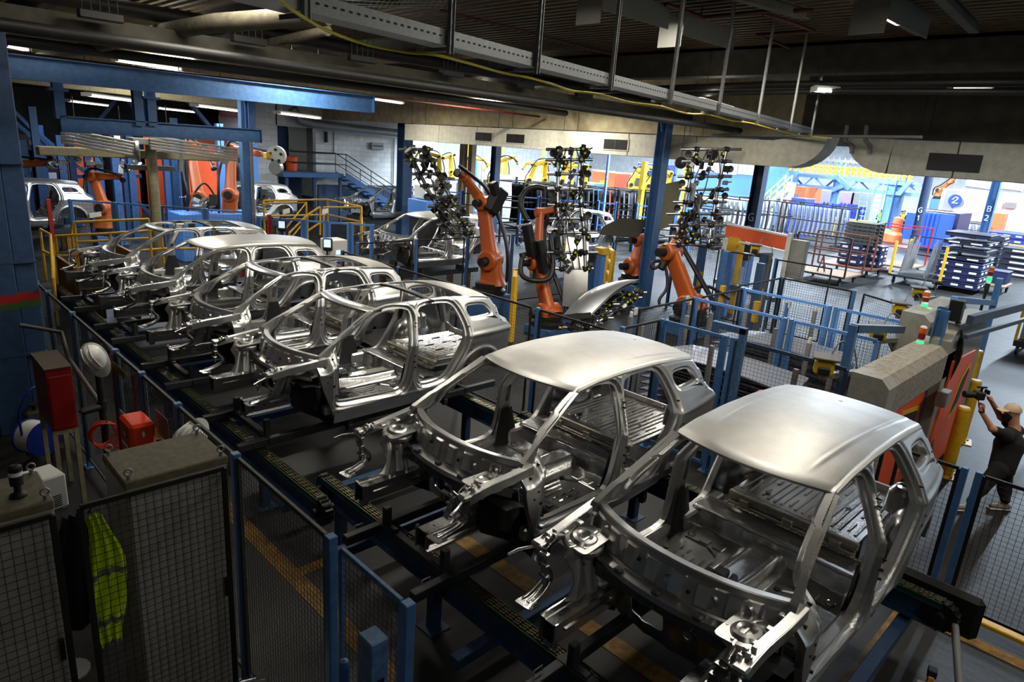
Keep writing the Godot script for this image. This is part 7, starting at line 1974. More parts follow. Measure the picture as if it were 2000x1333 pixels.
	q = MB.new(); q.bar(Vector3(0, 1.2, -1.1), Vector3(0, 1.2, 1.1), .12, .12); part(t, "beam", q, M.yellow)
	for k in 2:
		t = thing("orange_pedestal", ["orange robot pedestal beside the workers", "orange robot pedestal in front of the yellow bench"][k], "pedestal", hity(1745 - 18 * k, 474 - 4 * k))
		q = MB.new(); q.lathe(Vector3.ZERO, [Vector2(.5, 0), Vector2(.45, .5), Vector2(.3, .7), Vector2(.28, 1.6 - .9 * k), Vector2(0, 1.7 - .9 * k)], Vector3.UP, 16); part(t, "body", q, M.orange_lit)
	t = thing("yellow_stand", "yellow stand with orange tubs beside column B2", "stand", hity(1925, 478))
	q = MB.new(); q.box(Vector3(0, .8, 0), Vector3(1.2, .1, 2.0)); part(t, "top", q, M.yellow)
	for s in [-.9, .9]:
		q = MB.new(); q.bar(Vector3(0, 0, s), Vector3(0, .8, s), .15, .15); part(t, "leg", q, M.yellow)
	for s in 3:
		q = MB.new(); q.cyl(Vector3(0, .85, -.6 + .6 * s), Vector3(0, 1.25, -.6 + .6 * s), .2, .24, 12); part(t, "tub", q, M.orange_lit)
	rack_of_panels("dark rack of bright formed parts beside the bending worker", hity(1870, 478), 2.4, 3.0, 1.6, 8, M.galv_bright)
	robot("orange robot with a black head behind the blue container", hity(1818, 440), hity(1818, 440) + Vector3(0, 3.2, 0), hity(1818, 440) + Vector3(-.3, 4.0, .8), hity(1818, 440) + Vector3(-.5, 4.5, 1.2), hity(1818, 440) + Vector3(-.5, 4.8, 1.6), M.robot, 2.4)
	# yellow welding robots and their cell
	var ys := [[858, 372, 300], [905, 366, 292], [985, 374, 305], [1032, 372, 298], [1062, 376, 305], [1228, 392, 318], [1300, 398, 318], [1095, 380, 308], [880, 370, 300], [960, 372, 300], [1140, 380, 310], [1262, 392, 316]]
	var yl := ["yellow welding robot beside the brown twin posts", "yellow welding robot reaching up under the duct vents", "yellow welding robot low beside the dark aisle column", "yellow welding robot behind the white cabinets", "yellow welding robot next to the door gripper", "yellow welding robot beside the orange machine cabin", "yellow welding robot seen past the blue column", "yellow welding robot behind the door gripper head", "yellow welding robot between the brown posts and the dark column", "yellow welding robot beside the white cabinet", "yellow welding robot above the black racks", "yellow welding robot beside the blue machine tower"]
	for k in ys.size():
		var f := dep(ys[k][0], ys[k][1], 36.0 + 2.0 * (k % 3)); f.y = 0
		var s := 1.0 if k % 2 else -1.0
		robot(yl[k], f, f + Vector3(0, 2.6, 0), f + Vector3(.25 * s, 3.5, .2), f + Vector3(.85 * s, 3.75 - .3 * (k % 3), .7 * s), f + Vector3(1.0 * s, 3.4 - .3 * (k % 3), .85 * s), M.robot_yellow, 2.1, .72, M.cab_grey)
	for k in 2:
		q = MB.new(); var f := dep(904 + 17 * k, 330, 31.0); q.bar(Vector3(f.x, 0, f.z), Vector3(f.x, 6.1, f.z), .26, .26); single("brown_post", q, M.post_brown, ["brown square post of the twin pair under the duct", "second brown square post of the twin pair under the duct"][k], "post")
	t = thing("work_desk", "blue work desk with white monitor case beside the brick wall column", "desk", Vector3.ZERO)
	t.position = Vector3(dep(838, 400, 24).x, 0, dep(838, 400, 24).z)
	q = MB.new(); q.box(Vector3(0, 1.9, 0), Vector3(1.1, .65, 1.1), Basis(), .02); part(t, "blue_case", q, M.cabin_blue)
	q = MB.new(); q.box(Vector3(0, .8, 0), Vector3(1.0, 1.6, 1.0), Basis(), .02); part(t, "cabinet", q, M.dark)
	q = MB.new(); q.box(Vector3(0, 2.5, 0), Vector3(.8, .5, .8), Basis(), .03); part(t, "monitor_case", q, M.cab_white)
	q = MB.new(); q.box(Vector3(-.35, 2.5, .42), Vector3(.3, .25, .02)); part(t, "screen", q, M.screen)
	t = facade("roller_shutter", "grey ribbed roller shutter box below the long gripper", "shutter", 816, 384, 872, 440, 11.8, .3, M.grey, "", true)
	for k in 8: face(t, "rib", 817, 387 + 4 * k, 871, 388.5 + 4 * k, M.dark_steel, .03)
	var cl := ["white control cabinet behind the tall robot's elbow", "white control cabinet with dark windows left of the door robot", "tall white control cabinet behind the hose arch"]
	for k in 3:
		t = facade("white_cabinet", cl[k], "cabinet", [960, 1002, 1020][k], [340, 348, 338][k], [982, 1018, 1045][k], [378, 380, 385][k], 24 + k, 1.2, M.white_panel, "", true)
		if k < 2: face(t, "window", [966, 1005][k], 345, [970, 1010][k], 358, M.black, .04)
	t = facade("blue_machine", "blue machine tower with cabling seen past the blue column", "machine", 1246, 318, 1278, 390, 33, 2, M.navy_bright, "", true)
	for k in 6: face(t, "cable_loop", 1248, 322 + 9 * k, 1276, 326 + 9 * k, M.blue_light, .12)
	facade("light_box", "pale blue machine panel at the hall wall", "machine", 1130, 355, 1160, 366, 30, 1, M.blue_light, "", true)
	t = thing("yellow_case", "yellow square machine case on the black racks", "machine", hity(1240, 440) + Vector3(0, 2.7, 0))
	q = MB.new(); q.box(Vector3.ZERO, Vector3(.9, .9, .9), Basis(), .04); part(t, "case", q, M.robot_yellow)
	q = MB.new(); q.box(Vector3(-.46, 0, 0), Vector3(.02, .5, .5)); part(t, "window", q, M.taupe)
	t = thing("wall_clock", "round black clock hanging below the duct", "clock", dep(1329, 318, 17.2))
	q = MB.new(); q.cyl(Vector3.ZERO, Vector3(-.06, 0, .06), .15, .15, 24); part(t, "case", q, M.black)
	q = MB.new(); q.bar(Vector3(-.065, 0, .065), Vector3(-.065, .07, .065) + Vector3(.03, 0, .03), .01, .012); q.bar(Vector3(-.065, 0, .065), Vector3(-.065, -.04, .065) + Vector3(.05, 0, .05), .01, .012); part(t, "hands", q, M.grey)
	q = MB.new(); q.cyl(Vector3.ZERO, Vector3(0, 1.3, 0), .01, .01, 5); part(t, "hanger", q, M.dark)
	# clutter of thin uprights, pipes and light strips of the welding shop
	var rg := RandomNumberGenerator.new(); rg.seed = 77
	for k in 60:
		var px := rg.randf_range(828, 1345)
		var f := dep(px, 340, rg.randf_range(30, 50)); f.y = 0
		var h := rg.randf_range(3.0, 5.9); var w := rg.randf_range(.05, .22); var arm := rg.randf_range(-.5, .5)
		if f.x < 21 or taken(f, .6): continue
		take(f, .6)
		q = MB.new(); q.bar(f, f + Vector3(0, h, 0), w, w); q.bar(f + Vector3(0, h * .7, 0), f + Vector3(arm, h * .7, -arm), w * .6, w * .6)
		single("cell_upright", q, [M.blue_light, M.cab_white, M.galv_bright, M.cabin_blue, M.blue_light, M.robot_yellow][k % 6], ["light blue", "white", "bright steel", "strong blue", "slim pale blue", "yellow"][k % 6] + " cell upright with side arm in the welding shop", "post", "%s uprights of the welding shop" % ["light blue", "white", "bright steel", "strong blue", "slim pale blue", "yellow"][k % 6])
	for k in 14:
		var f := dep(830 + 38 * k, 352 + 2.2 * k, 30.0); f.y = 0
		if taken(f + Vector3(.27, 0, .27), .4): continue
		q = MB.new(); var d := Vector3(.7, 0, .7)
		for s in [0.0, 1.0]: q.bar(f + d * s * .8, f + d * s * .8 + Vector3(0, 2.2, 0), .08, .08)
		for y in 4: q.bar(f + Vector3(0, .6 + .5 * y, 0), f + d * .8 + Vector3(0, .6 + .5 * y, 0), .05, .05)
		single("cell_guard", q, M.cabin_blue if k % 2 else M.black, ["black", "blue"][k % 2] + " rail guard along the welding shop", "guard", ["black", "blue"][k % 2] + " guards of the welding shop")

# ---------------------------------------------------------------- welding cell and crane behind the line, brick wall
func between(a: Vector3, b: Vector3, w: float, h: float, m: Material, label: String, called := "steel_beam", cat := "beam") -> void:
	var t := thing(called, label, cat, (a + b) / 2)
	var q := MB.new(); hbeam(q, a - t.position, b - t.position, w, h); part(t, "section", q, m)
	for e in [a, b]:
		q = MB.new(); q.box(e - t.position, Vector3(.02, h, w), Basis()); part(t, "end_plate", q, m)
func railing(label: String, pts: Array, h: float, posts := true) -> void:
	var t := thing("guard_railing", label, "railing", Vector3(pts[0].x, 0, pts[0].z))
	var o := t.position
	for k in 2:
		var q := MB.new(); q.tube(pts.map(func(p): return p - o - Vector3(0, .45 * k, 0)), .028, 8); part(t, "rail", q, M.yellow)
	for p in pts:
		var q := MB.new(); q.cyl(Vector3(p.x, maxf(0.0, p.y - h), p.z) - o, p - o, .028, .028, 8); part(t, "post", q, M.yellow)
func left_back() -> void:
	var q: MB; var t: Node3D
	# crane beams: long upper beam, hung lower beam, hangers, post
	var a := hitz(12, 128, -10.0); var b := hitz(727, 203, -10.0)
	between(a, Vector3(b.x, a.y * .35 + b.y * .65, b.z), .20, .38, M.crane_blue, "long blue crane beam high over the far car bodies", "crane_beam")
	a = hitz(118, 242, -12.6); b = hitz(508, 266, -12.6)
	between(a, b, .2, .32, M.crane_blue, "shorter blue crane beam hung below the long one", "crane_beam")
	for k in [[118, 176, 118, 232], [272, 166, 272, 246], [297, 192, 297, 246], [490, 196, 490, 252]]:
		var p := hitz(k[0], k[1], -12.6); var e := hitz(k[2], k[3], -12.6)
		t = thing("crane_hanger", "blue hanger column between the crane beams", "hanger", e, 0, "crane hangers")
		q = MB.new(); hbeam(q, Vector3.ZERO, Vector3(0, p.y - e.y + .25, 0), .18, .2, Vector3.BACK); part(t, "shaft", q, M.blue)
		q = MB.new(); q.box(Vector3(0, p.y - e.y, 0), Vector3(.34, .05, .3)); part(t, "head_plate", q, M.blue)
	a = hitz(10, 149, -14.2); b = hitz(470, 203, -14.2)
	t = thing("cream_beam", "long cream box beam just under the blue crane beam", "beam", (a + b) / 2)
	q = MB.new(); q.bar(a - t.position, b - t.position, .25, .22, Vector3.UP, .01); part(t, "section", q, M.cream_paint)
	for k in 5:
		q = MB.new(); q.cyl(a.lerp(b, .1 + .2 * k) - t.position, a.lerp(b, .1 + .2 * k) + Vector3(0, 1.0, 0) - t.position, .012, .012, 6); part(t, "hanger_rod", q, M.dark)
	var cp := hitz(480, 350, -13.3)
	t = thing("crane_post", "slim blue crane post with a grey cable duct beside the yellow railing", "post", Vector3(cp.x, 0, -13.3))
	q = MB.new(); q.box(Vector3(0, 2.6, 0), Vector3(.2, 5.2, .2), Basis(), .012); part(t, "shaft", q, M.blue)
	q = MB.new(); q.bar(Vector3(.14, .4, .1), Vector3(.14, 4.8, .1), .05, .05); part(t, "cable_duct", q, M.grey)
	q = MB.new(); q.box(Vector3(0, .01, 0), Vector3(.4, .02, .4)); part(t, "foot", q, M.blue)
	# grey lifting rails
	for k in [[118, 265, 266, 292, .16, "ribbed aluminium lifting beam below the crane, short one"], [292, 278, 464, 303, .16, "ribbed aluminium lifting beam below the crane, beside the post"]]:
		var p := hitz(k[0], k[1], -13.9); var e := hitz(k[2], k[3], -13.6)
		t = thing("lifting_beam", k[5], "beam", (p + e) / 2)
		for r in 5:
			q = MB.new(); var off := Vector3(0, -.14 + .07 * r, 0); q.bar(p + off - t.position, e + off - t.position, .22, .055, Vector3.UP, .008); part(t, "rib", q, M.alu)
		q = MB.new(); q.cyl(e - t.position, e + Vector3(.06, 0, .02) - t.position, .2, .2, 18); part(t, "end_cap", q, M.galv)
		for s in [.2, .8]:
			q = MB.new(); q.cyl(p.lerp(e, s) - t.position, p.lerp(e, s) + Vector3(0, .9, 0) - t.position, .012, .012, 6); part(t, "hanger_rod", q, M.dark)
	t = thing("lifting_beam", "long cream box beam of the lifting gear with a small lamp", "beam", hitz(250, 300, -14.6))
	q = MB.new(); q.bar(hitz(72, 294, -14.6) - t.position, hitz(440, 308, -14.6) - t.position, .3, .2, Vector3.UP, .02); part(t, "box_section", q, M.cream_paint)
	q = MB.new(); q.bar(hitz(352, 300, -14.5) - t.position, hitz(352, 335, -14.5) - t.position, .1, .08); part(t, "drop_arm", q, M.galv)
	q = MB.new(); q.bar(hitz(245, 326, -14.5) - t.position, hitz(340, 330, -14.5) - t.position, .2, .12); part(t, "cross_bar", q, M.grey)
	q = MB.new(); q.cyl(hitz(438, 312, -14.4) - t.position, hitz(438, 312, -14.3) - t.position, .1, .12, 14); part(t, "work_lamp", q, M.galv)
	t = thing("lift_post", "pale grey lift post standing behind the open-roofed car", "post", hitz(303, 400, -14.2) * Vector3(1, 0, 1))
	q = MB.new(); q.cyl(Vector3.ZERO, Vector3(0, 3.75, 0), .12, .12, 16); part(t, "tube", q, M.cream_paint)
	q = MB.new(); q.box(Vector3(0, 3.75, 0), Vector3(.9, .15, .5), Basis(), .01); part(t, "head", q, M.grey)
	# cell robots
	var D := 22.0
	var spec := [["orange spot welding robot bending over the white car", [205, 418], [203, 405], [182, 345], [232, 345], [240, 352], 0.5], ["orange robot reaching in with a gun behind the massive blue column", [15, 420], [15, 400], [25, 322], [95, 318], [108, 322], 0.5], ["orange robot on the blue plinth below the lifting beams", [390, 412], [388, 385], [370, 285], [405, 300], [418, 330], 1.2], ["orange robot carrying the round white drum past the crane post", [455, 415], [450, 380], [452, 292], [505, 300], [522, 304], 0.9]]
	for s in spec:
		var f := dep(s[1][0], s[1][1], D); f.y = 0
		robot(s[0], f, dep(s[2][0], s[2][1], D), dep(s[3][0], s[3][1], D), dep(s[4][0], s[4][1], D - .3), dep(s[5][0], s[5][1], D - .4), M.robot, s[6], .9)
	for k in [[250, 322, "silver spot welding gun on the bent robot above the white car", .5], [112, 325, "silver spot welding gun behind the blue column", .45], [175, 320, "open steel transformer head over the white car", .5], [400, 395, "bright pressed bracket held in front of the blue plinth", .6]]:
		t = thing("welding_gun", k[2], "welding gun", dep(k[0], k[1], D - .6))
		var rg := RandomNumberGenerator.new(); rg.seed = int(k[0])
		for i in 9:
			q = MB.new(); q.box(Vector3(rg.randf_range(-1, 1), rg.randf_range(-.6, .6), rg.randf_range(-1, 1)) * k[3] * .6, Vector3(rg.randf_range(.08, .4), rg.randf_range(.06, .2), rg.randf_range(.08, .3)) * k[3] * 1.6, Basis(Vector3(rg.randf(), rg.randf(), rg.randf()).normalized(), rg.randf() * 2), .01); part(t, "bracket", q, [M.bright, M.dark, M.galv][i % 3])
		q = MB.new(); q.tube(arc3([Vector3(-.3, .3, 0), Vector3(0, .6, .1), Vector3(.35, .1, .1)], 5), .03, 6); part(t, "cable", q, M.hose)
	t = thing("white_drum", "round white drum tool with a yellow block held by the robot at the brick wall", "tool", dep(542, 304, D - .6))
	q = MB.new(); q.cyl(Vector3(0, 0, 0), Vector3(-.12, 0, .12), .30, .30, 24); var dm := part(t, "disc", q, M.cab_white)
	for i in 5:
		q = MB.new(); q.cyl(Vector3(-.12, .18 * cos(i * 1.256), .12) + Vector3(.7, 0, .7) * .18 * sin(i * 1.256), Vector3(-.14, .18 * cos(i * 1.256), .14) + Vector3(.7, 0, .7) * .18 * sin(i * 1.256), .045, .045, 10); part(dm, "hole_cover", q, M.dark)
	q = MB.new(); q.box(Vector3(-.25, -.02, -.1), Vector3(.25, .2, .25), Basis(), .02); part(t, "yellow_block", q, M.yellow)
	q = MB.new(); q.cyl(Vector3(-.1, -.38, .1), Vector3(-.2, -.38, .2), .24, .2, 18); part(t, "lower_drum", q, M.galv)
	t = thing("robot_plinth", "long blue machine plinth with square openings under the cell robots", "plinth", dep(415, 412, D) * Vector3(1, 0, 1))
	q = MB.new(); q.box(Vector3(0, .75, 0), Vector3(2.4, 1.5, 1.2), Basis(), .02); part(t, "body", q, M.cabin_blue)
	for k in 4:
		q = MB.new(); q.box(Vector3(-.9 + .55 * (k % 2), .5 + .6 * (k / 2), .605), Vector3(.2, .22, .01)); part(t, "opening", q, M.black)
	t = thing("red_screen", "orange-red welding screen behind the cell robots", "screen", dep(405, 345, D + 2) * Vector3(1, 0, 1))
	q = MB.new(); q.box(Vector3(0, 2.2, 0), Vector3(1.3, 2.6, .06)); part(t, "curtain", q, M.curtain)
	for s in [-.7, .7]:
		q = MB.new(); q.bar(Vector3(s, 0, 0), Vector3(s, 3.6, 0), .08, .08); part(t, "post", q, M.dark)
	# blue steelwork of the cell
	var rg := RandomNumberGenerator.new(); rg.seed = 12
	for k in 16:
		var f := dep([95, 130, 150, 200, 232, 262, 330, 345, 425, 435, 60, 85, 180, 250, 350, 500][k], 400, D + rg.randf_range(1.0, 6.0)); f.y = 0
		t = thing("cell_column", "blue box column of the welding cell steelwork", "column", f, 0, "welding cell columns")
		take(f, .3)
		q = MB.new(); q.bar(Vector3.ZERO, Vector3(0, rg.randf_range(3.2, 4.6), 0), .22, .22); part(t, "shaft", q, M.blue if k % 3 else M.blue_light2)
		q = MB.new(); q.box(Vector3(0, .02, 0), Vector3(.4, .04, .4)); part(t, "foot", q, M.blue)
	for k in 9:
		var f := dep([70, 110, 190, 240, 300, 360, 140, 420, 30][k], [255, 300, 240, 370, 255, 345, 345, 260, 240][k], D + 5.0)
		q = MB.new(); q.bar(f, f + Vector3([1.8, -1.6, 1.2, 1.4, -1.2, 1.5, 2.5, -1.4, 1.5][k], [-1.9, 1.9, 1.6, -1.5, 1.4, -1.3, .1, 1.5, -1.6][k], .3), .14, .14); single("cell_brace", q, M.blue, "slanting blue brace in the welding cell steelwork", "brace", "welding cell braces")
	for k in 70:
		var f := dep(rg.randf_range(50, 480), rg.randf_range(235, 330), D + rg.randf_range(6, 22))
		if taken(f, .9) or (f.x > 11.0 and f.z < -25): continue
		take(f, .9)
		t = thing("distant_machine", ["dark machine block deep in the welding hall", "blue machine block deep in the welding hall", "white machine block deep in the welding hall", "red machine block deep in the welding hall"][k % 4], "machine", Vector3(f.x, 0, f.z), 0, ["dark", "blue", "white", "red"][k % 4] + " machines deep in the hall")
		q = MB.new(); q.box(Vector3(0, f.y / 2, 0), Vector3(rg.randf_range(.5, 1.6), f.y, rg.randf_range(.5, 1.4)), Basis(), .03); part(t, "housing", q, [M.dark, M.blue_dark, M.cab_grey, M.curtain][k % 4])
		q = MB.new(); q.box(Vector3(-.1, f.y * .85, .72), Vector3(.3, .25, .05)); part(t, "panel", q, M.white_lens)
	# fences and yellow railings between line and cell
	for k in 4:
		var f := dep(140 + 88 * k, 430, 17.6); var g := dep(140 + 88 * (k + 1) - 3, 430, 17.6)
		fence(["blue mesh panel in front of the white car with a small sign", "blue mesh panel behind the farthest open-roofed car", "blue mesh panel in front of the blue plinth", "blue mesh panel at the crane post"][k], Vector3(f.x, 0, f.z), Vector3(g.x, 0, g.z), .5, 2.1, M.blue_light2, M.blue, .09, 3, "", .05)
	for k in 5:
		var f := dep(505 + 45 * k, 455, 17.6); var g := dep(505 + 45 * (k + 1) - 2, 455, 17.6)
		fence(["blue mesh gate with red post beside the crane post", "blue mesh panel in front of the yellow steps", "blue mesh panel at the yellow steps' far side", "blue mesh panel in front of the grey open car", "blue mesh panel beside the bright roofed car"][k], Vector3(f.x, 0, f.z), Vector3(g.x, 0, g.z), .2, 2.0, M.blue_light2, M.blue, .09, 3, "", .05)
	for px in [100, 480, 526]:
		var f := dep(px, 440, 17.5); f.y = 0
		q = MB.new(); q.bar(f, f + Vector3(0, 2.1, 0), .09, .09); single("red_post", q, M.red_frame, {100: "red gate post beside the massive blue column", 480: "red gate post at the foot of the crane post", 526: "red gate post between the blue mesh gates"}[px], "post")
	for k in 3:
		q = MB.new(); var f := dep([186, 559, 635][k], [420, 413, 413][k], 17.4); q.box(f, Vector3(.5, .12, .02), Basis(Vector3.UP, .78)); single("station_plate", q, M.paper, ["small white station plate on the blue mesh panel by the white car", "small white station plate above the yellow steps", "small white station plate on the mesh by the grey open car"][k], "sign")
	railing("yellow railing along the far car bodies, upper run", [dep(140, 452, 15.0), dep(145, 434, 15.0), dep(290, 428, 15.5)], 1.1)
	railing("yellow railing bending round the farthest car body", [dep(104, 476, 14.9), dep(108, 461, 14.9), dep(215, 456, 15.2), dep(315, 449, 15.7), dep(420, 449, 16.2)], 1.1)
	railing("yellow railing corner beside the massive blue column", [dep(78, 448, 14.0), dep(98, 458, 14.0), dep(103, 545, 13.6)], 1.1)
	railing("yellow stair railing on the platform before the grey open car", [dep(515, 392, 19.5), dep(640, 390, 20.0), dep(705, 404, 20.0)], 1.0)
	railing("yellow handrails down the steps in front of the grey open car", [dep(515, 398, 19.0), dep(598, 396, 19.0), dep(555, 450, 18.6)], .9)
	railing("second yellow handrail of the platform steps", [dep(625, 404, 19.0), dep(600, 420, 18.8), dep(565, 455, 18.4)], .8)
	railing("yellow railing of the short platform by the mesh gate", [dep(632, 405, 18.8), dep(706, 405, 18.8), dep(707, 440, 18.6)], .9)
	t = thing("yellow_platform", "low yellow work platform before the grey open car", "platform", dep(610, 462, 18.8) * Vector3(1, 0, 1), -.78)
	q = MB.new(); q.box(Vector3(0, .35, 0), Vector3(3.2, .7, .9), Basis(), .02); part(t, "deck", q, M.yellow)
	for k in 3:
		q = MB.new(); q.box(Vector3(-.9, .1 + .18 * k, .9 - .25 * k), Vector3(.9, .06, .26)); part(t, "step", q, M.yellow)
	for k in 3:
		var f := dep([130, 175, 240][k], [520, 505, 492][k], 14.5)
		q = MB.new(); q.box(Vector3(f.x, f.y / 2 + .1, f.z), Vector3(.06, f.y, 1.6)); single("yellow_kick_plate", q, M.yellow_worn, ["yellow kick panel below the railing at the blue column", "yellow kick panel behind the farthest car front", "yellow kick panel beside the farthest car body"][k], "panel")
	# cabinets by the fence
	t = thing("white_cabinet", "white switch cabinet with display in front of the yellow platform", "cabinet", dep(652, 500, 15.6) * Vector3(1, 0, 1))
	q = MB.new(); q.box(Vector3(0, .95, 0), Vector3(.45, 1.9, .45), Basis(), .015); part(t, "body", q, M.cab_white)
	q = MB.new(); q.box(Vector3(0, 1.62, .23), Vector3(.14, .1, .01)); part(t, "display", q, M.screen)
	q = MB.new(); q.cyl(Vector3(0, 1.4, .228), Vector3(0, 1.4, .236), .06, .06, 14); part(t, "blue_badge", q, M.sign_blue)
	t = thing("orange_cabinet", "low orange-red cabinet beside the white switch cabinet", "cabinet", dep(690, 505, 14.9) * Vector3(1, 0, 1))
	q = MB.new(); q.box(Vector3(0, .7, 0), Vector3(.6, 1.4, .5), Basis(), .015); part(t, "body", q, M.orange_red)
	q = MB.new(); q.box(Vector3(0, 1.41, 0), Vector3(.62, .03, .52)); part(t, "top", q, M.rust)
	for k in 2:
		t = thing("handheld_panel", ["grey teach panel hanging on the mesh before the yellow steps", "grey teach panel hanging beside the white switch cabinet"][k], "control panel", dep([551, 640][k], [441, 478][k], [17.3, 15.2][k]))
		q = MB.new(); q.box(Vector3.ZERO, Vector3(.22, .30, .06), Basis(Vector3.UP, -.7), .03); part(t, "case", q, M.dark)
		q = MB.new(); q.box(Vector3(-.03, .03, .035), Vector3(.15, .17, .02), Basis(Vector3.UP, -.7)); part(t, "screen", q, M.screen)
		q = MB.new(); q.bar(Vector3(0, .1, -.03), Vector3(.02, -1.2, -.06), .03, .03); part(t, "bracket", q, M.dark)
	# carriers under the rear cars
	for k in [[6.78, -10.9, "dark carrier table under the bright roofed car"], [13.36, -11.43, "dark carrier table under the half hidden roofed car"], [-1.04, -21.24, "dark carrier table under the white car at the blue column"], [5.97, -21.4, "dark carrier table under the white car at the crane post"], [12.9, -22.4, "dark carrier table under the grey open car"]]:
		t = thing("carrier_table", k[2], "table", Vector3(k[0], 0, k[1]))
		q = MB.new(); q.box(Vector3(1.4, .72, 0), Vector3(3.0, .14, 1.1), Basis(), .01); part(t, "top", q, M.skid)
		for s in [Vector2(.2, -.4), Vector2(2.6, -.4), Vector2(.2, .4), Vector2(2.6, .4)]:
			q = MB.new(); q.bar(Vector3(s.x, 0, s.y), Vector3(s.x, .66, s.y), .14, .14); part(t, "leg", q, M.yellow_worn)
		for s in [Vector2(.7, -.7), Vector2(2.1, -.7), Vector2(.7, .7), Vector2(2.1, .7)]:
			q = MB.new(); q.box(Vector3(s.x, .84, s.y * .9), Vector3(.08, .18, .3), Basis(), .008); part(t, "support_peg", q, M.skid)
	# brick wall block with doorway, landing, stairs
	var zw := -27.0
	var wl := hitz(545, 380, zw).x; var wr := hitz(803, 380, zw).x
	var dl := hitz(545, 300, zw).x; var d1 := hitz(617, 300, zw).x
	slab("wall_brick", Vector3(d1, 0, zw - .3), Vector3(wr + 1.5, 6.15, zw), M.brick, "white painted brick wall with dust marks")
	slab("wall_brick_return", Vector3(wl - .3, 0, zw - 6), Vector3(wl, 6.15, zw), M.brick)
	slab("wall_brick_head", Vector3(wl - .3, 4.45, zw - .3), Vector3(d1, 6.15, zw), M.brick)
	slab("wall_brick_pier", hitz(497, 300, zw + .5) * Vector3(1, 0, 0) + Vector3(0, 0, zw + .2), Vector3(wl - .3, 6.15, zw + .5), M.brick)
	slab("wall_niche", Vector3(wl, 0, zw - 1.6), Vector3(d1, 4.45, zw - 1.5), M.blue_dark)
	q = MB.new(); q.box(Vector3((hitz(592, 300, zw).x + d1) / 2, 3.42, zw - 1.2), Vector3(.95, 2.05, .06), Basis(), .006); var door := structure("door_1", q, M.cab_grey, "pale grey steel door at the top of the stairs")
	q = MB.new(); q.box(Vector3((hitz(592, 300, zw).x + d1) / 2 - .35, 3.4, zw - 1.15), Vector3(.12, .03, .05)); part(door, "door_handle", q, M.dark)
	t = thing("stair_landing", "blue steel landing with stairs and dark handrails at the brick wall", "stairs", Vector3(d1, 0, zw + .8))
	q = MB.new(); q.box(Vector3((wl - d1) / 2 + .3, 2.30, -.6), Vector3(d1 - wl + 1.2, .22, 1.8), Basis(), .01); part(t, "deck", q, M.blue)
	var s0 := Vector3(.9, 2.35, 0); var s1 := Vector3(5.2, .1, 0)
	for k in [-.5, .5]:
		q = MB.new(); q.bar(s0 + Vector3(0, 0, k), s1 + Vector3(0, 0, k), .06, .26); part(t, "stringer", q, M.blue)
		q = MB.new(); q.tube([Vector3(wl - d1, 3.35, k), s0 + Vector3(0, 1.0, k), s1 + Vector3(0, 1.0, k)], .025, 6); q.tube([Vector3(wl - d1, 2.85, k), s0 + Vector3(0, .5, k), s1 + Vector3(0, .5, k)], .02, 6)
		for m in 4: q.cyl(s0.lerp(s1, m / 3.0) + Vector3(0, 0, k), s0.lerp(s1, m / 3.0) + Vector3(0, 1.0, k), .02, .02, 6)
		part(t, "handrail", q, M.dark)
	for k in 12:
		q = MB.new(); q.box(s0.lerp(s1, (k + .5) / 12.0), Vector3(.28, .04, .95)); part(t, "tread", q, M.blue_dark)
	for k in 3:
		q = MB.new(); q.bar(Vector3(-2.0 + 1.4 * k, 0, .1), Vector3(-2.0 + 1.4 * k, 2.2, .1), .12, .12); part(t, "leg", q, M.blue_dark)
	q = MB.new(); q.lathe(Vector3(hitz(577, 320, zw + .2).x, 2.42, zw - .2), [Vector2(0, 0), Vector2(.25, 0), Vector2(.30, .62), Vector2(.31, .66), Vector2(.26, .66), Vector2(.24, .1)], Vector3.UP, 18); single("orange_bin", q, M.orange, "orange waste bin on the blue stair landing", "bin")
	t = thing("fire_extinguisher_bracket", "black extinguisher holder on the brick wall beside the door", "holder", hitz(637, 268, zw + .08))
	q = MB.new(); q.cyl(Vector3(0, -.25, 0), Vector3(0, .25, 0), .09, .09, 12); part(t, "bottle", q, M.dark)
	t = thing("wall_lamp", "grey square lamp box on the brick wall above the grey open car", "lamp", hitz(736, 286, zw + .1))
	q = MB.new(); q.box(Vector3.ZERO, Vector3(.75, .35, .2), Basis(), .02); part(t, "box", q, M.cab_grey)
	q = MB.new(); q.box(Vector3(0, .02, .1), Vector3(.6, .06, .02)); part(t, "slot", q, M.dark)
	for k in 2:
		q = MB.new(); q.cyl(hitz([652, 770][k], [255, 270][k], zw + .05), hitz([652, 768][k], [300, 360][k], zw + .05), .03, .03, 6); single("wall_conduit", q, M.grey, ["thin conduit running down the brick wall beside the extinguisher", "stained conduit running down the brick wall above the car"][k], "conduit")
	q = MB.new(); q.box(Vector3((d1 + wr) / 2, .9, zw + .15), Vector3(wr - d1, 1.8, .1)); single("wall_skirting", q, M.blue_dark, "dark blue lower cladding of the brick wall", "cladding")

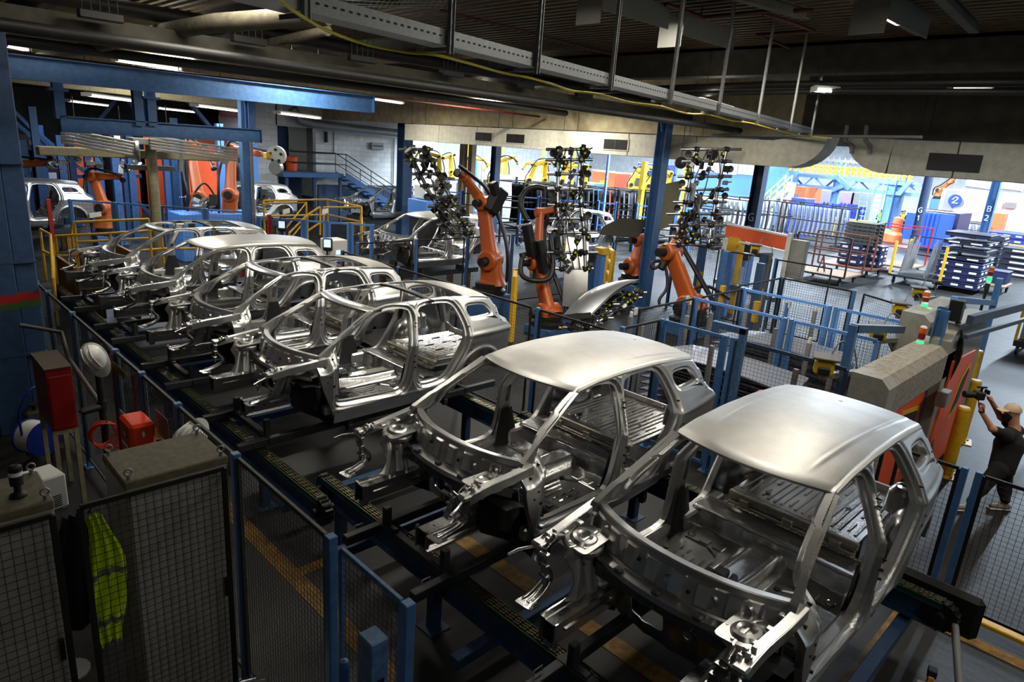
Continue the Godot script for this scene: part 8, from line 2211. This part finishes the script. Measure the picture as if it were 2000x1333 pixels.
var M := {}
func materials() -> void:
	M.steel = mat(Color(.77, .77, .765), .30, .88, .10, 1.2)
	M.bright = mat(Color(.76, .76, .76), .21, .97, .14, 1.5, .10)
	M.roof = mat(Color(.73, .725, .71), .41, .93, .07, .7)
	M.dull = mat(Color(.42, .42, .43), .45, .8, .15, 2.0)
	M.gold = mat(Color(.72, .70, .65), .36, .88, .15, 2.0)
	M.black = mat(Color(.035, .035, .037), .6)
	M.dark = mat(Color(.06, .06, .065), .6)
	M.grey = mat(Color(.45, .45, .45), .6)
	M.galv = mat(Color(.62, .63, .63), .45, .7, .15, 3.0)
	M.floor = mat(Color(.155, .153, .15), .58, 0.0, .45, .25, .06)
	M.floor.metallic_specular = .3
	M.wall = mat(Color(.72, .72, .70), .8, 0, .2, .3)
	M.wall_pale = mat(Color(.80, .81, .82), .8, 0, .15, .2)
	M.brick = brick_mat()
	M.deck = mat(Color(.42, .34, .20), .6, .3, .5, .4)
	M.cream = mat(Color(.74, .69, .56), .8, 0, .22, .3)
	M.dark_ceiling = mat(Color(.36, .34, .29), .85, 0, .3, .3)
	M.girder = mat(Color(.36, .345, .30), .75, 0, .3, .4)
	M.duct = mat(Color(.74, .73, .67), .5, .1, .15, .6)
	M.blue = mat(Color(.26, .43, .64), .45, 0, .18, 1.0)
	M.blue_dark = mat(Color(.18, .29, .44), .5, 0, .25, 1.0)
	M.blue_light = mat(Color(.46, .64, .86), .5, 0, .12, 1.0)
	M.lamp_white = mat(Color(.8, .8, .78), .5)
	M.tube = glow(Color(1.0, .98, .94), 5.0)
	M.stripe_red = mat(Color(.55, .04, .05), .6)
	M.stripe_green = mat(Color(.16, .30, .10), .6)
	M.white_paint = mat(Color(.8, .82, .85), .6)
	M.cable_yellow = mat(Color(.90, .83, .15), .5)
	M.pipe_dark = mat(Color(.16, .16, .155), .55, .2, .25, 1.0)
	M.pipe_red = mat(Color(.36, .10, .06), .6, 0, .3, 1.0)
	M.lagging = mat(Color(.47, .44, .37), .85, 0, .35, 1.0)
	M.wire = mat(Color(.03, .03, .032), .55)
	M.blue_scuffed = mat(Color(.31, .47, .66), .5, 0, .35, 2.0)
	M.rail_grime = mat(Color(.30, .30, .27), .6, .1, .35, 2.0)
	M.green_strip = mat(Color(.06, .22, .08), .5)
	M.chain = mat(Color(.50, .46, .36), .35, .85)
	M.dark_steel = mat(Color(.14, .14, .14), .45, .5)
	M.skid = mat(Color(.22, .23, .25), .5, .3, .25, 1.5)
	M.yellow = mat(Color(.86, .68, .12), .5, 0, .15, 2.0)
	M.yellow_worn = mat(Color(.60, .43, .06), .65, 0, .45, 1.2)
	M.cab_grey = mat(Color(.58, .58, .56), .5, 0, .08, 1.0)
	M.cab_top = mat(Color(.42, .39, .31), .75, 0, .25, 2.0)
	M.cab_white = mat(Color(.80, .80, .78), .5)
	M.helmet = mat(Color(.84, .84, .82), .3)
	M.white_lens = mat(Color(.85, .85, .9), .3)
	M.red_dark = mat(Color(.50, .06, .05), .42)
	M.dust = mat(Color(.30, .25, .20), .9, 0, .3, 3.0)
	M.cream_paint = mat(Color(.62, .59, .47), .6, 0, .25, 2.0)
	M.cable_orange = mat(Color(.85, .16, .03), .5)
	M.orange = mat(Color(.85, .30, .04), .5)
	M.orange_red = mat(Color(.88, .26, .10), .3)
	M.paper = mat(Color(.75, .74, .70), .8)
	M.paper_red = mat(Color(.62, .42, .38), .8, 0, .3, 14.0)
	M.blue_reel = mat(Color(.04, .13, .48), .4)
	M.hivis = mat(Color(.72, .85, .02), .8)
	M.silver_band = mat(Color(.5, .5, .5), .4, .3)
	M.black_cloth = mat(Color(.018, .018, .02), .9)
	M.white_car = mat(Color(.78, .79, .79), .3)
	M.robot = mat(Color(.75, .365, .15), .38, 0, .15, 2.0)
	M.robot_yellow = mat(Color(.93, .74, .16), .4)
	M.hose = mat(Color(.05, .05, .053), .5)
	M.hose_purple = mat(Color(.12, .035, .06), .45)
	M.chrome = mat(Color(.62, .62, .63), .28, .9)
	M.lime = mat(Color(.62, .68, .05), .5)
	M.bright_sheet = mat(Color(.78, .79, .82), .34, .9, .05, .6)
	M.olive = mat(Color(.16, .15, .10), .5, .2, .2, 2.0)
	M.dark_blue_rail = mat(Color(.18, .24, .34), .5, 0, .2, 2.0)
	M.blue_light2 = mat(Color(.32, .51, .78), .45, 0, .12, 2.0)
	M.alu = mat(Color(.60, .59, .56), .5, .5, .15, 2.0)
	M.scan_yellow = mat(Color(.75, .60, .03), .4)
	M.taupe = mat(Color(.30, .28, .24), .6)
	M.skin = mat(Color(.72, .52, .42), .55)
	M.shoe = mat(Color(.62, .56, .54), .6, 0, .5, 12.0)
	M.hair = mat(Color(.05, .04, .035), .8)
	M.cap = mat(Color(.72, .63, .52), .8)
	M.jeans = mat(Color(.14, .20, .34), .8)
	M.door_grey = mat(Color(.56, .55, .52), .6, 0, .15, 1.0)
	M.door_top = mat(Color(.60, .57, .52), .75, 0, .35, 1.6)
	M.curtain = mat(Color(.88, .34, .15), .5, 0, .10, 1.0)
	M.green_on = glow(Color(.1, .95, .4), 3.0)
	M.red_lens = mat(Color(.45, .08, .04), .3)
	M.amber_lens = mat(Color(.80, .32, .06), .3)
	M.rust = mat(Color(.42, .22, .13), .7, .1, .35, 1.5)
	M.plywood = mat(Color(.50, .40, .30), .8, 0, .3, 1.5)
	M.navy = mat(Color(.10, .12, .26), .5)
	M.navy2 = mat(Color(.08, .09, .16), .5)
	M.blue_crate = mat(Color(.13, .20, .52), .5)
	M.pallet_dark = mat(Color(.20, .19, .16), .8, 0, .3, 2.0)
	M.red_frame = mat(Color(.58, .10, .09), .55)
	M.white_panel = mat(Color(.88, .88, .87), .6, 0, .06, .5)
	M.sign_blue = mat(Color(.08, .25, .68), .5)
	M.orange_lit = mat(Color(.93, .40, .20), .55)
	M.door_blue = mat(Color(.13, .30, .78), .5)
	M.blue_pale = mat(Color(.35, .62, .82), .6, 0, .3, 1.0)
	M.cabin_blue = mat(Color(.30, .50, .78), .55)
	M.navy_bright = mat(Color(.12, .22, .60), .5)
	M.yellow_pale = mat(Color(.88, .84, .40), .55)
	M.galv_bright = mat(Color(.72, .74, .76), .4, .5, .1, 2.0)
	M.dunnage = mat(Color(.10, .22, .68), .5)
	M.post_brown = mat(Color(.50, .42, .30), .6)
	M.screen = glow(Color(.75, .85, .95), 1.0)
	M.crane_blue = mat(Color(.30, .48, .70), .5, 0, .2, 1.0)
	M.glass = glass_mat()
	M.lamp_box = mat(Color(.42, .42, .40), .5, .2)
	M.floor_shade_black = mat(Color(.055, .053, .05), .55, 0.0, .5, .5, .08)  # floor colour with the shade of the car line put in
	M.green = mat(Color(.10, .22, .06), .7)
func glass_mat() -> StandardMaterial3D:
	var m := mat(Color(.70, .78, .85, .35), .08)
	m.transparency = BaseMaterial3D.TRANSPARENCY_ALPHA
	return m
func brick_mat() -> StandardMaterial3D:
	var im := Image.create(512, 512, false, Image.FORMAT_RGB8)
	im.fill(Color(.66, .67, .66))
	var rg := RandomNumberGenerator.new(); rg.seed = 3
	for r in 8:
		for k in 5:
			var x := k * 128 - (64 if r % 2 else 0)
			var v := rg.randf_range(.78, .86)
			im.fill_rect(Rect2i(x + 2, r * 64 + 2, 124, 60), Color(v, v, v * .99))
	var m := StandardMaterial3D.new()
	m.albedo_texture = ImageTexture.create_from_image(im); m.uv1_triplanar = true; m.uv1_world_triplanar = true; m.uv1_scale = Vector3.ONE * .5; m.roughness = .8
	return m

func _ready() -> void:
	materials()
	camera_and_light()
	hall()
	line()
	back_cars()
	mid()
	right_side()
	far_hall()
	left_back()
func back_cars() -> void:
	car_body("bright roofed car body beside the arm of the tall orange door robot", Vector3(6.78, .79, -10.9), true)
	car_body("roofed car body half hidden behind the hanging door gripper", Vector3(13.36, .75, -11.43), true)
	car_body("white car body behind the massive blue column in the welding cell", Vector3(-1.04, .75, -21.24), true)
	car_body("white car body behind the blue crane post and yellow railing", Vector3(5.97, .75, -21.4), true)
	car_body("grey open-roofed car body in front of the stairs at the brick wall", Vector3(12.9, .6, -22.4), false)
